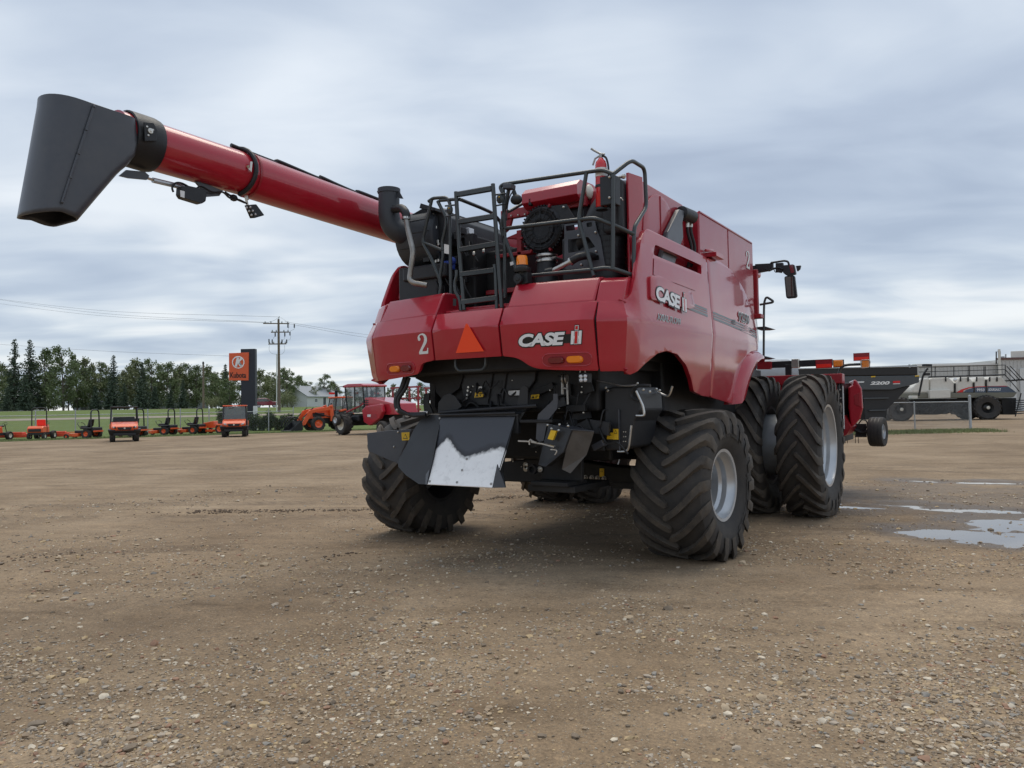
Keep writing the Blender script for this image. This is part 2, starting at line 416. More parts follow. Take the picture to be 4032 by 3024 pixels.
# ------------------------------------------------------------------ tyres
def tyre_mesh(name, R, W, rim_r, nl, sweep, lug_h=.05, lug_w=.075, d=1, flat=.03, n=72):
    """ribbed agricultural tyre about the local X axis, centre at the origin; d gives the way the chevrons point"""
    m = MB(); C = R-lug_h
    half = [(C, 0), (C-.003, .2*W), (C-.012, .36*W), (C-.04, .455*W), (C-.10, .493*W), (C-.10-(C-.10-rim_r)*.4, .50*W), (rim_r+.05, .44*W), (rim_r-.005, .38*W)]
    prof = [(r, -x) for r, x in half[::-1]] + half[1:]
    m.lathe(prof, (0, 0, 0), (1, 0, 0), n)
    m.mat(1)
    def top(x):
        a = abs(x)/(W/2)
        return R - .028*R*a**3 if a <= .93 else R-.028*R*.93**3 - (a-.93)*1.3*R*.5
    for side in (-1, 1):
        for k in range(nl):
            t0 = 2*pi*(k+(.5 if side > 0 else 0))/nl; rings = []
            for s in (-.06, 0.0, .12, .3, .5, .7, .85, .95, 1.0, 1.03):
                if s <= .95: xx = s*W/2; ro = top(xx); ri = C-.05
                elif s <= 1.0: xx = .985*W/2+.012; ro = R-.085; ri = C-.12
                else: xx = .985*W/2+.016; ro = R-.175; ri = C-.20
                th = t0 + d*sweep*(max(s, 0)**1.25 if s > 0 else s*.4)
                lw = lug_w*(.78+.35*max(0, min(s, 1))); lw *= .5 if s < -.03 else 1
                h = lw/2/R
                def pt(r, a, x): return (side*x, r*sin(a), r*cos(a))
                rings.append([pt(ri, th-h*1.28, xx-.0), pt(ro, th-h*.92, xx), pt(ro, th+h*.92, xx), pt(ri, th+h*1.28, xx)])
            m.loft(rings)
    lim = -R+flat
    vv = []
    for x, y, z in m.v:
        k = max(0, 1-(z+R)/(.35*R)); x *= 1+.05*k
        vv.append((x, y, max(z, lim)))
    m.v = vv
    return m.mesh(name, [MT['rubber'], MT['lug']], 40)
def rim_mesh(name, rr, W, dish, mat_=None):
    m = MB(); w = W*.40
    m.lathe([(rr+.012, w), (rr+.018, w+.012), (rr-.012, w+.008), (rr-.02, w-.03), (rr-.055, w-.07), (rr-.06, w-.12), (rr-.085, w-.15), (rr-.09, dish+.02), (rr-.11, dish-.01)], (0, 0, 0), (1, 0, 0), 48)
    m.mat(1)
    m.lathe([(rr-.10, dish), (rr-.10, -w*.6), (rr-.03, -w), (rr+.012, -w)], (0, 0, 0), (1, 0, 0), 48)  # inner half is silver metal too; its shade is painted in as black
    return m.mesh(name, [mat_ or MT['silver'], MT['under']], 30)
def disc_mesh(name, rr, dish, mats, cone=.10):
    m = MB()
    m.lathe([(rr-.09, dish), (rr*.62, dish-cone*.6), (rr*.42, dish-cone), (rr*.40, dish-cone+.015), (.13, dish-cone+.015), (.125, dish-cone+.09), (.10, dish-cone+.11), (.0005, dish-cone+.11)], (0, 0, 0), (1, 0, 0), 40)
    m.mat(1)
    for k in range(10):
        a = 2*pi*k/10; p = Vector((dish-cone+.01, sin(a)*rr*.33, cos(a)*rr*.33)); m.cyl(p, p+Vector((.03, 0, 0)), .016, 6)
    return m.mesh(name, mats, 30)
def put(name, me, parent, loc=(0, 0, 0), rot=(0, 0, 0)):
    o = bpy.data.objects.new(name, me); COL.objects.link(o); o.parent = parent; o.location = loc; o.rotation_euler = rot; return o
# ================================================================== the setting
ES, NS = Vector((.46, .888, 0)), Vector((-.888, .46, 0))    # along and across the edge of the yard
def sw(p): return p.x*ES.x+p.y*ES.y, p.x*NS.x+p.y*NS.y
def rise(w):                                                # the land rises beyond the yard towards the highway
    if w < 54: return 0.0
    if w < 128: t = (w-54)/74; return 2.1*(t*.55+.45*t*t*(3-2*t))
    return 2.1 + (w-128)*.004
RUTS = [(*pZ(a_)[:2], *pZ(b_)[:2], h_) for a_, b_, h_ in (((780, 2016), (1440, 2010), .02), ((1440, 2010), (2090, 1952), .03), ((-60, 2190), (360, 2188), .08), ((1050, 2218), (1480, 2176), .05), ((560, 2024), (900, 2016), .12))]
PUD = [((2.35, 4.85), (.62, .16), .1), ((2.02, 5.25), (.35, .14), -.3), ((3.85, 5.15), (.75, .28), .1), ((4.35, 4.05), (.40, .75), -.2), ((4.0, 2.75), (.55, .45), .3), ((4.55, 3.0), (.35, .4), 0),
       ((2.95, 9.3), (.28, .16), 0), ((4.05, 9.35), (.55, .2), .2), ((5.0, 9.4), (.5, .16), 0), ((5.4, 4.9), (.7, .2), .1), ((3.1, 5.35), (.55, .13), .05)]
def ground_z(x, y):
    d = math.hypot(x-4.4, y+7.5)
    f = 1.0 if d < 18 else max(0.0, 1-(d-18)/14)
    if f <= 0: return 0.0
    p = Vector((x, y, 0))
    z = .012*noise.noise(p*.45) + .010*noise.noise(p*1.3) + .006*noise.noise(p*3.7+Vector((5, 1, 0)))
    z += .003*noise.noise(p*9.0)
    z = max(z-.004, -.014)
    dip = 0.0
    for (cx, cy), (rx, ry), a in PUD:
        u, v = x-cx, y-cy; c, s = cos(a), sin(a); u, v = u*c+v*s, -u*s+v*c
        q = (u/rx)**2+(v/ry)**2
        q += 1.1*noise.noise(Vector((x*1.5, y*1.5, 3.3))) + .75*noise.noise(Vector((x*4, y*4, 8))) + .5*noise.noise(Vector((x*11, y*11, 2)))
        if q < 2.6: dip = max(dip, min(1, (2.6-q)/2.2))
    z -= .034*dip
    # wheel ruts churned up across the yard
    for (ax, ay, bx, by, hw) in RUTS:
        L = math.hypot(bx-ax, by-ay); t = ((x-ax)*(bx-ax)+(y-ay)*(by-ay))/L/L
        if -.05 < t < 1.05:
            e = ((x-ax)*(by-ay)-(y-ay)*(bx-ax))/L
            k = math.exp(-((abs(e)-hw)/.09)**2)*min(1, max(0, t*8+.4))*min(1, max(0, (1.05-t)*8))
            z += .030*k*(.35+.65*noise.noise(Vector((x*6, y*6, 1))))
    return z*f
def axis_lines(lo, hi, st, far):
    a = []; x = lo
    while x <= hi+1e-6: a.append(x); x += st
    s = st; x = a[-1]; up = []
    while x < far: s *= 1.28; x += s; up.append(x)
    s = st; x = a[0]; dn = []
    while x > -far: s *= 1.28; x -= s; dn.append(x)
    return dn[::-1]+a+up
def ground_mat():
    m = bpy.data.materials.new('gravel_yard'); m.use_nodes = True; t = m.node_tree; b = t.nodes['Principled BSDF']
    tcn = nd(t, 'ShaderNodeTexCoord'); V = tcn.outputs['Object']
    def nz(scale, det=6.0, r=.6, src=V):
        n = nd(t, 'ShaderNodeTexNoise', i_Scale=scale, i_Detail=det, i_Roughness=r); t.links.new(src, n.inputs['Vector']); return n.outputs['Fac']
    base = ramp(t, nz(.35, 7, .62), [(.34, (.200, .141, .087)), (.5, (.262, .191, .122)), (.66, (.335, .252, .168))])
    fine = ramp(t, nz(46, 6, .78), [(.28, (.45, .44, .43)), (.46, (.95, .95, .95)), (.54, (1.06, 1.05, 1.04)), (.72, (1.75, 1.7, 1.6))])
    base = mixc(t, 1.0, base, fine, 'MULTIPLY')
    spk = ramp(t, nz(8.5, 6, .82), [(.30, (.60, .59, .58)), (.44, (.95, .95, .95)), (.56, (1.04, 1.04, 1.03)), (.68, (1.42, 1.39, 1.34))])
    base = mixc(t, 1.0, base, spk, 'MULTIPLY')
    # scuffs dragged along by traffic
    mp = nd(t, 'ShaderNodeMapping'); mp.vector_type = 'TEXTURE'; mp.inputs['Rotation'].default_value = (0, 0, .42); mp.inputs['Scale'].default_value = (2.4, .6, 1); t.links.new(V, mp.inputs[0])
    sc_ = ramp(t, nz(1.6, 8, .62, mp.outputs[0]), [(.30, (.60, .58, .56)), (.40, (.88, .87, .86)), (.52, (1.0, 1.0, 1.0)), (.70, (1.14, 1.13, 1.12))])
    base = mixc(t, 1.0, base, sc_, 'MULTIPLY')
    # tread prints left by machines that crossed the yard
    pos = nd(t, 'ShaderNodeSeparateXYZ'); t.links.new(V, pos.inputs[0]); trk = None
    wob = maths(t, 'MULTIPLY_ADD', nz(.25, 3, .5), .5, -.25)
    for (ox, oy, ang, hw) in ((-6, -.6, .50, .27), (-6, 1.3, .50, .27), (-5, -3.1, .62, .20), (-12, 6.5, .38, .30), (3, 13, .10, .28), (6, 11.2, -.08, .22)):
        ca, sa = cos(ang), sin(ang)
        al = maths(t, 'ADD', maths(t, 'MULTIPLY', maths(t, 'SUBTRACT', pos.outputs[0], ox), ca), maths(t, 'MULTIPLY', maths(t, 'SUBTRACT', pos.outputs[1], oy), sa))
        ac = maths(t, 'ABSOLUTE', maths(t, 'ADD', maths(t, 'SUBTRACT', maths(t, 'MULTIPLY', maths(t, 'SUBTRACT', pos.outputs[1], oy), ca), maths(t, 'MULTIPLY', maths(t, 'SUBTRACT', pos.outputs[0], ox), sa)), wob))
        msk = maths(t, 'LESS_THAN', ac, hw)
        bars = maths(t, 'FRACT', maths(t, 'MULTIPLY', maths(t, 'ADD', al, maths(t, 'MULTIPLY', ac, .9)), 4.2))
        v = maths(t, 'MULTIPLY', msk, maths(t, 'MULTIPLY_ADD', maths(t, 'GREATER_THAN', bars, .55), .6, .4))
        trk = v if trk is None else maths(t, 'MAXIMUM', trk, v)
    trk = maths(t, 'MULTIPLY', trk, ramp(t, nz(1.1, 5, .6), [(.40, (0, 0, 0)), (.60, (1, 1, 1))]))
    base = mixc(t, maths(t, 'MULTIPLY', trk, .55), base, (.115, .080, .052))
    # small stones pressed into the dirt
    hs = []
    for sc, th in ((55, .26), (26, .20), (120, .30)):
        vo = nd(t, 'ShaderNodeTexVoronoi', i_Scale=sc, i_Randomness=1.0); t.links.new(V, vo.inputs['Vector'])
        sel = maths(t, 'MULTIPLY', maths(t, 'LESS_THAN', vo.outputs['Distance'], th), maths(t, 'GREATER_THAN', nz(1.3 if sc < 60 else 2.2, 4), .49))
        sepc = nd(t, 'ShaderNodeSeparateColor'); t.links.new(vo.outputs['Color'], sepc.inputs[0])
        sel = maths(t, 'MULTIPLY', sel, maths(t, 'GREATER_THAN', sepc.outputs[0], .45))
        stone = ramp(t, sepc.outputs[1], [(0, (.12, .095, .072)), (.25, (.25, .185, .12)), (.5, (.36, .28, .19)), (.75, (.27, .245, .21)), (1, (.52, .43, .31))])
        base = mixc(t, maths(t, 'MULTIPLY', sel, .8), base, stone); hs.append(maths(t, 'MULTIPLY', sel, maths(t, 'SUBTRACT', th, vo.outputs['Distance'])))
    # damp ground round the puddles (same height field that holds the water)
    sp = nd(t, 'ShaderNodeSeparateXYZ'); t.links.new(V, sp.inputs[0])
    wet = ramp(t, sp.outputs[2], [(.0, (1, 1, 1)), (1, (0, 0, 0))])
    at = nd(t, 'ShaderNodeAttribute', attribute_name='damp'); wet = at.outputs['Fac']
    base = mixc(t, maths(t, 'MULTIPLY', wet, .62), base, (.055, .042, .034))
    t.links.new(base, b.inputs['Base Color'])
    t.links.new(maths(t, 'MULTIPLY_ADD', wet, -.45, .92), b.inputs['Roughness'])
    b.inputs['Specular IOR Level'].default_value = .3
    h = maths(t, 'ADD', maths(t, 'ADD', maths(t, 'MULTIPLY', hs[0], 1.0), maths(t, 'MULTIPLY', hs[1], 1.6)), maths(t, 'ADD', maths(t, 'MULTIPLY', nz(60, 6, .7), .22), maths(t, 'ADD', maths(t, 'MULTIPLY', nz(9, 6, .65), .35), maths(t, 'MULTIPLY', trk, -.35))))
    bp = nd(t, 'ShaderNodeBump', i_Strength=.8, i_Distance=.03); t.links.new(h, bp.inputs['Height']); t.links.new(bp.outputs[0], b.inputs['Normal'])
    return m
gx = axis_lines(-11, 8, .09, 2200); gy = axis_lines(-7.6, 12, .09, 2200)
gv = []; damp = []
for y in gy:
    for x in gx:
        s_, w_ = sw(Vector((x, y, 0)))
        z = ground_z(x, y) if (-12 < x < 9.5 and -8.5 < y < 14) else 0.0
        if w_ > 56: z = -.4
        gv.append((x, y, z))
        dd = 0.0
        if -3 < x < 9.5 and -2 < y < 14:
            for (cx, cy), (rx, ry), a in PUD:
                q = ((x-cx)/(rx+.55))**2+((y-cy)/(ry+.45))**2 + .8*noise.noise(Vector((x*1.1, y*1.1, 4)))+.4*noise.noise(Vector((x*3.3, y*3.3, 9)))
                dd = max(dd, min(1, max(0, 1.35-q)))
            q = ((x-3.6)/3.0)**2+((y-6.6)/3.4)**2 + 1.5*noise.noise(Vector((x*.8, y*.8, 14)))+.9*noise.noise(Vector((x*2.6, y*2.6, 19)))
            dd = max(dd, .62*min(1, max(0, 1.2-q)))
        if -11 < x < 3 and -5 < y < 5:                     # mud churned up in the ruts
            dd = max(dd, min(.8, max(0, (z-.012)*38)))
        damp.append(dd)
nx = len(gx); gf = [(j*nx+i, j*nx+i+1, (j+1)*nx+i+1, (j+1)*nx+i) for j in range(len(gy)-1) for i in range(nx-1)]
me = bpy.data.meshes.new('ground'); me.from_pydata(gv, [], gf)
at = me.attributes.new('damp', 'FLOAT', 'POINT'); at.data.foreach_set('value', damp)
finish_mesh(me, ground_mat(), 180)
ground = bpy.data.objects.new('ground', me); COL.objects.link(ground); tag(ground, 'brown gravel yard with scattered pebbles and damp patches', 'ground', kind='structure')
# water lying in the hollows
wm = mat('puddle_water', (.16, .135, .11), .02, coat=0, spec=.6, ior=1.5); wm.node_tree.nodes['Principled BSDF'].inputs['Specular IOR Level'].default_value = .9
def puddle(x0, y0, x1, y1, z, label):
    m = MB(); m.add([(x0, y0, z), (x1, y0, z), (x1, y1, z), (x0, y1, z)], [(0, 1, 2, 3)])
    o = m.build('puddle', wm, None, None, fixn=False); tag(o, label, 'puddle', 'rain puddles on the gravel', 'structure')
puddle(1.0, 1.2, 7.6, 6.8, -.0275, 'shallow irregular puddle spreading over the gravel beside the dual wheels')
puddle(2.0, 8.5, 6.6, 10.3, -.0275, 'thin strip of puddle farther out in the yard')
# grass beyond the yard
def grass_mat(name, c0, c1):
    m = bpy.data.materials.new(name); m.use_nodes = True; t = m.node_tree; b = t.nodes['Principled BSDF']
    tcn = nd(t, 'ShaderNodeTexCoord'); V = tcn.outputs['Object']
    n = nd(t, 'ShaderNodeTexNoise', i_Scale=.5, i_Detail=9.0, i_Roughness=.7); t.links.new(V, n.inputs['Vector'])
    n2 = nd(t, 'ShaderNodeTexNoise', i_Scale=14.0, i_Detail=4.0); t.links.new(V, n2.inputs['Vector'])
    c = mixc(t, .5, ramp(t, n.outputs['Fac'], [(.35, c0), (.65, c1)]), ramp(t, n2.outputs['Fac'], [(.35, c0), (.65, c1)]))
    t.links.new(c, b.inputs['Base Color']); b.inputs['Roughness'].default_value = .9; b.inputs['Specular IOR Level'].default_value = .15
    bp = nd(t, 'ShaderNodeBump', i_Strength=.6, i_Distance=.1); t.links.new(n2.outputs['Fac'], bp.inputs['Height']); t.links.new(bp.outputs[0], b.inputs['Normal'])
    return m
MT['grass'] = grass_mat('mown_grass', (.085, .130, .036), (.175, .215, .07))
MT['blade'] = mat('grass_blade', (.22, .25, .11), .8, noise_amt=.3)
def strip(name, w0, w1, s0, s1, dz, m, kind='structure', step_w=3.0, step_s=12.0, wob=0.0):
    nw = max(1, int((w1-w0)/step_w)); ns = max(1, int((s1-s0)/step_s)); vs = []
    for i in range(ns+1):
        for j in range(nw+1):
            s = s0+(s1-s0)*i/ns; w = w0+(w1-w0)*j/nw
            if j == 0: w += wob*noise.noise(Vector((s*.35, 1, 2)))
            p = ES*s+NS*w; vs.append((p.x, p.y, rise(w)+dz))
    fs = [(i*(nw+1)+j, (i+1)*(nw+1)+j, (i+1)*(nw+1)+j+1, i*(nw+1)+j+1) for i in range(ns) for j in range(nw)]
    mb = MB(); mb.add(vs, fs); o = mb.build(name, m, None, 180, fixn=False); tag(o, kind=kind)
    for p in o.data.polygons: pass
    o.data.flip_normals() if o.data.polygons[0].normal.z < 0 else None
    return o
tag(strip('grass_field', 46.9, 900, -400, 900, .012, MT['grass'], step_w=2.0, step_s=2.5, wob=1.0), 'mown green grass rising from the yard to the highway', 'grass')
lane_m = mat('pale_gravel_lane', (.30, .255, .20), .9, noise_amt=.12, noise_scale=2)
tag(strip('gravel_lane', 88, 93, -300, 500, .03, lane_m), 'pale gravel service lane crossing the grass', 'lane')
road_m = mat('worn_asphalt', (.16, .16, .16), .85, noise_amt=.12)
tag(strip('highway', 131, 140, -400, 700, .04, road_m), 'grey highway in front of the trees', 'road')
tag(strip('road_shoulder', 127, 131, -400, 700, .035, lane_m), 'pale gravel shoulder of the highway', 'shoulder')
# far strip of weedy grass under the right-hand fence
def at_g(px, py): return pZ((px, py), 0.0)
def blades(name, region, n, h, m, label, cat):
    mb = MB()
    for _ in range(n):
        p = region(); a = random.uniform(0, pi); hh = h*random.uniform(.4, 1.2); w = .012+.012*random.random()
        d = Vector((cos(a), sin(a), 0)); l = Vector((random.uniform(-.4, .4), random.uniform(-.4, .4), 1)).normalized()*hh
        mb.add([p-d*w, p+d*w, p+l], [(0, 1, 2)])
    o = mb.build(name, m, None, None, fixn=False); tag(o, label, cat, kind='stuff'); return o
FA, FB = at_g(3225, 1712), at_g(3905, 1697)
def reg():
    t = random.random(); p = FA.lerp(FB, t); q = (FB-FA).normalized(); nrm = Vector((-q.y, q.x, 0))
    return p + nrm*random.gauss(0, .55) + Vector((0, 0, -.01))
blades('weedy_grass', reg, 9000, .17, MT['blade'], 'weedy green grass strip under the chain link fence', 'grass')
def reg2():
    s = random.uniform(-12, 48); w = 47.2+abs(random.gauss(0, .9)); p = ES*s+NS*w; return p
blades('long_grass', reg2, 14000, .12, MT['blade'], 'ragged grass along the edge of the gravel yard', 'grass')
# ================================================================== the combine harvester
H = empty('combine_harvester', (0, 0, 0)); tag(H, 'large red combine harvester with dual front wheels and folded grain auger', 'combine harvester')
def lin(x, pts):
    if x <= pts[0][0]: return pts[0][1]
    for (a, b), (c, d) in zip(pts, pts[1:]):
        if x <= c: return b+(d-b)*(x-a)/(c-a)
    return pts[-1][1]
def plan(x): return lin(abs(x), [(0, -1.555), (.4, -1.55), (1.33, -1.41), (1.58, -1.25), (1.7, -1.1)])
ZOFF = [(1.84, .10), (1.875, .08), (1.93, .06), (2.29, .004), (2.32, 0), (2.49, .085)]
def rear(x, z, out=0.0): return Vector((x, plan(x)+lin(z, ZOFF)-out, z))
# --- rear panels
pl_ = round_poly([(-1.312, 2.488), (-.411, 2.488), (-.411, 2.03), (-.60, 2.01), (-.655, 1.905), (-1.0, 1.875), (-1.312, 1.855)], [.01, .02, .02, .10, .09, .2, .02], 5)
pc_ = [(-.389, 2.488), (.389, 2.488), (.389, 2.03), (-.389, 2.03)]
pr_ = round_poly([(.411, 2.488), (1.312, 2.488), (1.312, 1.862), (.9, 1.885), (.70, 1.905), (.56, 2.01), (.411, 2.03)], [.02, .01, .02, .1, .12, .14, .02], 5)
zc_ = [(1, z) for z in (1.875, 1.93, 2.29, 2.32)]
for poly in (pl_, pc_, pr_):
    sheet('rear_panel', poly, [], rear, MT['red'], H, .15, zc_, .035, (0, -1, 0), 20, .006)
# dark backing seen in the gaps between the panels
m = MB()
for x in (-.4, .4, -1.325, 1.325): m.prism([rear(x-.03, z, -.03) for z in ((2.03, 2.2, 2.32, 2.48) if abs(x) < 1 else (1.88, 2.1, 2.32, 2.48))]+[rear(x+.03, z, -.03) for z in ((2.48, 2.32, 2.2, 2.03) if abs(x) < 1 else (2.48, 2.32, 2.1, 1.88))], (0, .02, 0))
m.build_each('gap_seal', MT['gap'], H, None)
# --- upper rear covers
def rear_loft(name, xs, prof, m_, bevel=.015):
    mb = MB(); mb.loft([[Vector((x, plan(x)+dy+(sh if z > 2.6 else 0)*0, z)) for dy, z in prof] for x, sh in xs])
    return mb.build(name, m_, H, 20, bevel)
UP_ = [(.098, 2.493), (.225, 2.70), (.25, 2.725), (.31, 2.738), (.62, 2.738), (.62, 2.44), (.12, 2.44)]
rear_loft('upper_cover', [(-1.285, 0), (-.9, 0), (-.43, 0)], UP_, MT['red'])
rear_loft('upper_cover', [(.43, 0), (.9, 0), (1.275, 0)], UP_, MT['red'])
rear_loft('corner_cover', [(1.285, 0), (1.40, 0), (1.50, 0)], [(.10, 2.47), (.20, 2.68), (.28, 2.72), (.62, 2.735), (.75, 2.60), (.75, 2.42), (.15, 2.42)], MT['red'])
rear_loft('corner_cover', [(-1.50, 0), (-1.40, 0), (-1.295, 0)], [(.10, 2.47), (.20, 2.68), (.28, 2.72), (.62, 2.735), (.75, 2.60), (.75, 2.42), (.15, 2.42)], MT['red'])
# --- side shields
def sideX(y): return lin(y, [(-1.25, 1.565), (-.9, 1.585), (.6, 1.585), (1.6, 1.57), (2.6, 1.545), (3.2, 1.50), (3.6, 1.42)])
SOFF = [(1.45, .09), (1.6, .06), (1.9, .035), (2.30, .004), (2.335, 0), (2.6, .018), (3.0, .042), (3.22, .055), (3.29, .085)]
def side(a, z, out=0.0, s=1):
    if a >= -1.25:
        k = min(1, (a+1.25)/.25); base = Vector((sideX(a), a, z)); n = Vector((k+(1-k)*.75, -(1-k)*.66, 0))
        o = lin(z, SOFF)*k + lin(z, ZOFF)*(1-k)
    else:
        t = min(1, (-1.25-a)/.27); base = Vector((1.565, -1.25, z)).lerp(Vector((1.332, -1.405, z)), t)
        n = Vector((.62*(1-t)+.15*t, -.75*(1-t)-.98*t, 0)); o = lin(z, ZOFF)
    p = base - n.normalized()*(o-out)
    return Vector((p.x*s, p.y, p.z))
def S(u, v, X=1.55): p = pX(c3(u, v), X); return (p.y, p.z)
SEAM = 1.06
arch = [S(u, v) for u, v in ((950, 1590), (893, 1562), (872, 1485), (832, 1392), (772, 1322), (700, 1296), (640, 1312), (560, 1382), (515, 1435), (485, 1452))] + [(-1.18, 1.842)]
rear_sh = [(-1.515, 2.485), (-1.25, 2.50), S(455, 955), S(480, 930), S(545, 572), S(575, 502), S(600, 498), (SEAM, S(990, 690)[1]), (SEAM, 1.63)] + arch + [(-1.27, 1.858), (-1.515, 1.858)]
rear_sh = round_poly(rear_sh, [.01, .02, .06, .06, .05, .04, .04, .01, .02, .04]+[.03]*10+[.02, .01], 3)
slot = round_poly([S(637, 600), S(941, 737), S(938, 797), S(622, 668)], .035, 4)
front_sh = [(SEAM+.012, S(990, 690)[1]-.002), (1.65, 3.262), (2.05, 3.215), (2.45, 3.10), (2.80, 2.955), (3.08, 2.80), (3.30, 2.62), (3.36, 2.30), (3.30, 2.12), (2.95, 2.11), (2.62, 2.00), (2.38, 1.83), (2.27, 1.66), (2.16, 1.575), (1.95, 1.545), (SEAM+.012, 1.628)]
front_sh = round_poly(front_sh, .05, 3)
zs_ = [(1, z) for z in (1.6, 1.875, 1.9, 1.93, 2.30, 2.335, 2.49, 2.6, 3.0, 3.24)]
for s in (1, -1):
    f = (lambda a, z, s=s: side(a, z, 0, s))
    a_ = sheet('side_shield', rear_sh, [slot], f, MT['red'], H, .11, zs_+[(0, -1.25), (0, -1.0), (0, -1.13)], .045, (s, -.3, 0), 24, .012, 3)
    b_ = sheet('side_shield', front_sh, [], f, MT['red'], H, .12, zs_, .045, (s, 0, 0), 24, .012, 3)
    # swelling lip over the front wheel
    path_i = [(3.36, 2.11), (3.05, 2.125), (2.75, 2.05), (2.52, 1.93), (2.36, 1.76), (2.24, 1.62), (2.1, 1.555)]
    path_o = [(3.38, 2.26), (3.05, 2.27), (2.62, 2.21), (2.32, 2.06), (2.10, 1.84), (2.0, 1.64), (1.99, 1.535)]
    mb = MB(); rings = []
    for p_, q_ in zip(spline([(a, b, 0) for a, b in path_i], 4), spline([(a, b, 0) for a, b in path_o], 4)):
        (yi, zi), (yo, zo) = (p_.x, p_.y), (q_.x, q_.y)
        rg = []
        for t, o in ((0, -.10), (0, .075), (.12, .10), (.4, .095), (.75, .04), (1, -.012), (1, -.10)):
            y, z = yi+(yo-yi)*t, zi+(zo-zi)*t
            rg.append(side(y, z, o, s))
        rings.append(rg)
    mb.loft(rings).build('fender_lip', MT['red'], H, 50)
    # seam
    mb = MB(); zz = [1.64, 1.9, 2.3, 2.34, 2.6, 3.0, 3.24]
    mb.prism([side(SEAM-.006, z, -.03, s) for z in zz]+[side(SEAM+.018, z, -.03, s) for z in zz[::-1]], (-.01*s, 0, 0)); mb.build('gap_seal', MT['gap'], H, None)
    # recessed tray below the window slot
    tray = [S(*q) for q in ((622, 690), (935, 815), (888, 905), (612, 800))]
    mb = MB(); n_ = 4
    mb.add([side(a, z, .006, s) for a, z in tray], [(0, 1, 2, 3)])
    mb.build('shield_recess', MT['red'], H, None, fixn=False)
    # raised badge plate
    bp_ = round_poly([S(582, 808), S(640, 806), S(850, 915), S(870, 1010), S(835, 1025), S(575, 960)], .04, 4)
    sheet('badge_plate', bp_, [], lambda a, z, s=s: side(a, z, .022, s), MT['red'], H, .2, (), .03, (s, 0, 0), 25, .01)
def sideD(o): return lambda a, z: side(a, z, o)
bx = S(605, 958)[0], S(600, 945)[1]-.035, S(800, 1000)[0], S(605, 868)[1]-.06
def sideD2(o):
    return lambda a, z: side(a, z - (a-bx[0])*.06, o)
decal_text('lettering', 'CASE', (bx[0], bx[1], bx[0]+.66, bx[1]+.165), sideD2(.026), MT['black'], H, .085, .22, space=.92)
decal_text('lettering', 'CASE', (bx[0]+.012, bx[1]+.012, bx[0]+.648, bx[1]+.153), sideD2(.030), MT['lettergrey'], H, .04, .22, space=.92)
def ih(x0, z0, h, fn, o):
    """the block monogram: a grey H with a red i standing through it"""
    sl = .16
    def sk(ps): return [(x0+h*(px+sl*pz), z0+h*pz) for px, pz in ps]
    decal_poly('monogram_back', [sk([(-.05, -.05), (.83, -.05), (.83, .98), (.56, .98), (.56, 1.36), (.20, 1.36), (.20, .98), (-.05, .98)])], fn(o), MT['black'], H)
    decal_poly('monogram', [sk([(0, 0), (.22, 0), (.22, .38), (.25, .38), (.25, .58), (.22, .58), (.22, .93), (0, .93)]), sk([(.56, 0), (.78, 0), (.78, .93), (.56, .93), (.56, .58), (.53, .58), (.53, .38), (.56, .38)]), sk([(.25, -.01), (.53, -.01), (.53, .94), (.25, .94)]), sk([(.25, .99), (.53, .99), (.53, 1.31), (.25, 1.31)])], fn(o+.003), MT['lettergrey'], H)
    decal_poly('monogram_bar', [sk([(.29, .03), (.49, .03), (.49, .90), (.29, .90)]), sk([(.29, 1.03), (.49, 1.03), (.49, 1.27), (.29, 1.27)])], fn(o+.006), MT['extred'], H)
ih(bx[0]+.69, bx[1]+.012, .15, sideD2, .027)
A0 = S(622, 1075); A1 = S(777, 1112)
decal_text('lettering', 'AXIAL-FLOW', (A0[0]-.006, A0[1]-.034, A1[0]+.006, A0[1]+.036), sideD(.003), MT['white'], H, .035, .12, space=1.05)
decal_text('lettering', 'AXIAL-FLOW', (A0[0], A0[1]-.028, A1[0], A0[1]+.030), sideD(.008), MT['stripe'], H, .0, .12, space=1.05)
B0 = S(1180, 1120); B1 = S(1250, 1130)
decal_text('lettering', '9250', (B0[0]-.01, 2.575, B1[0]+.07, 2.715), sideD(.009), MT['white'], H, .05, .2)
decal_text('lettering', '9250', (B0[0]+.003, 2.588, B1[0]+.057, 2.702), sideD(.013), MT['black'], H, .01, .2)
D0 = S(1128, 1150); decal_text('lettering', 'AFS', (D0[0], 2.52, D0[0]+.17, 2.585), sideD(.010), MT['black'], H, .03, .2)
y0_, y1_ = S(835, 1000)[0], 3.18
for (za, zb, zc, zd) in ((2.61, 2.635, 2.51, 2.53), (2.585, 2.60, 2.475, 2.495), (2.545, 2.575, 2.43, 2.46)):
    st = [(y0_+(y1_-y0_)*i/14) for i in range(15)]
    lo = [(y, za+(zc-za)*(y-y0_)/(y1_-y0_)) for y in st]; hi_ = [(y, zb+(zd-zb)*(y-y0_)/(y1_-y0_)) for y in st[::-1]]
    decal_poly('stripe', [[p for p in lo if (p[0]-SEAM)*k > 0.02]+[p for p in hi_ if (p[0]-SEAM)*k > 0.02] for k in (-1, 1)], sideD(.003), MT['stripe'], H)
# red crescent facet by the front edge
decal_poly('facet', [[(2.96, 2.80), (3.04, 2.70), (3.12, 2.55), (3.17, 2.38), (3.20, 2.36), (3.19, 2.52), (3.12, 2.66), (3.02, 2.78)]], sideD(.004), MT['red_matte'], H)
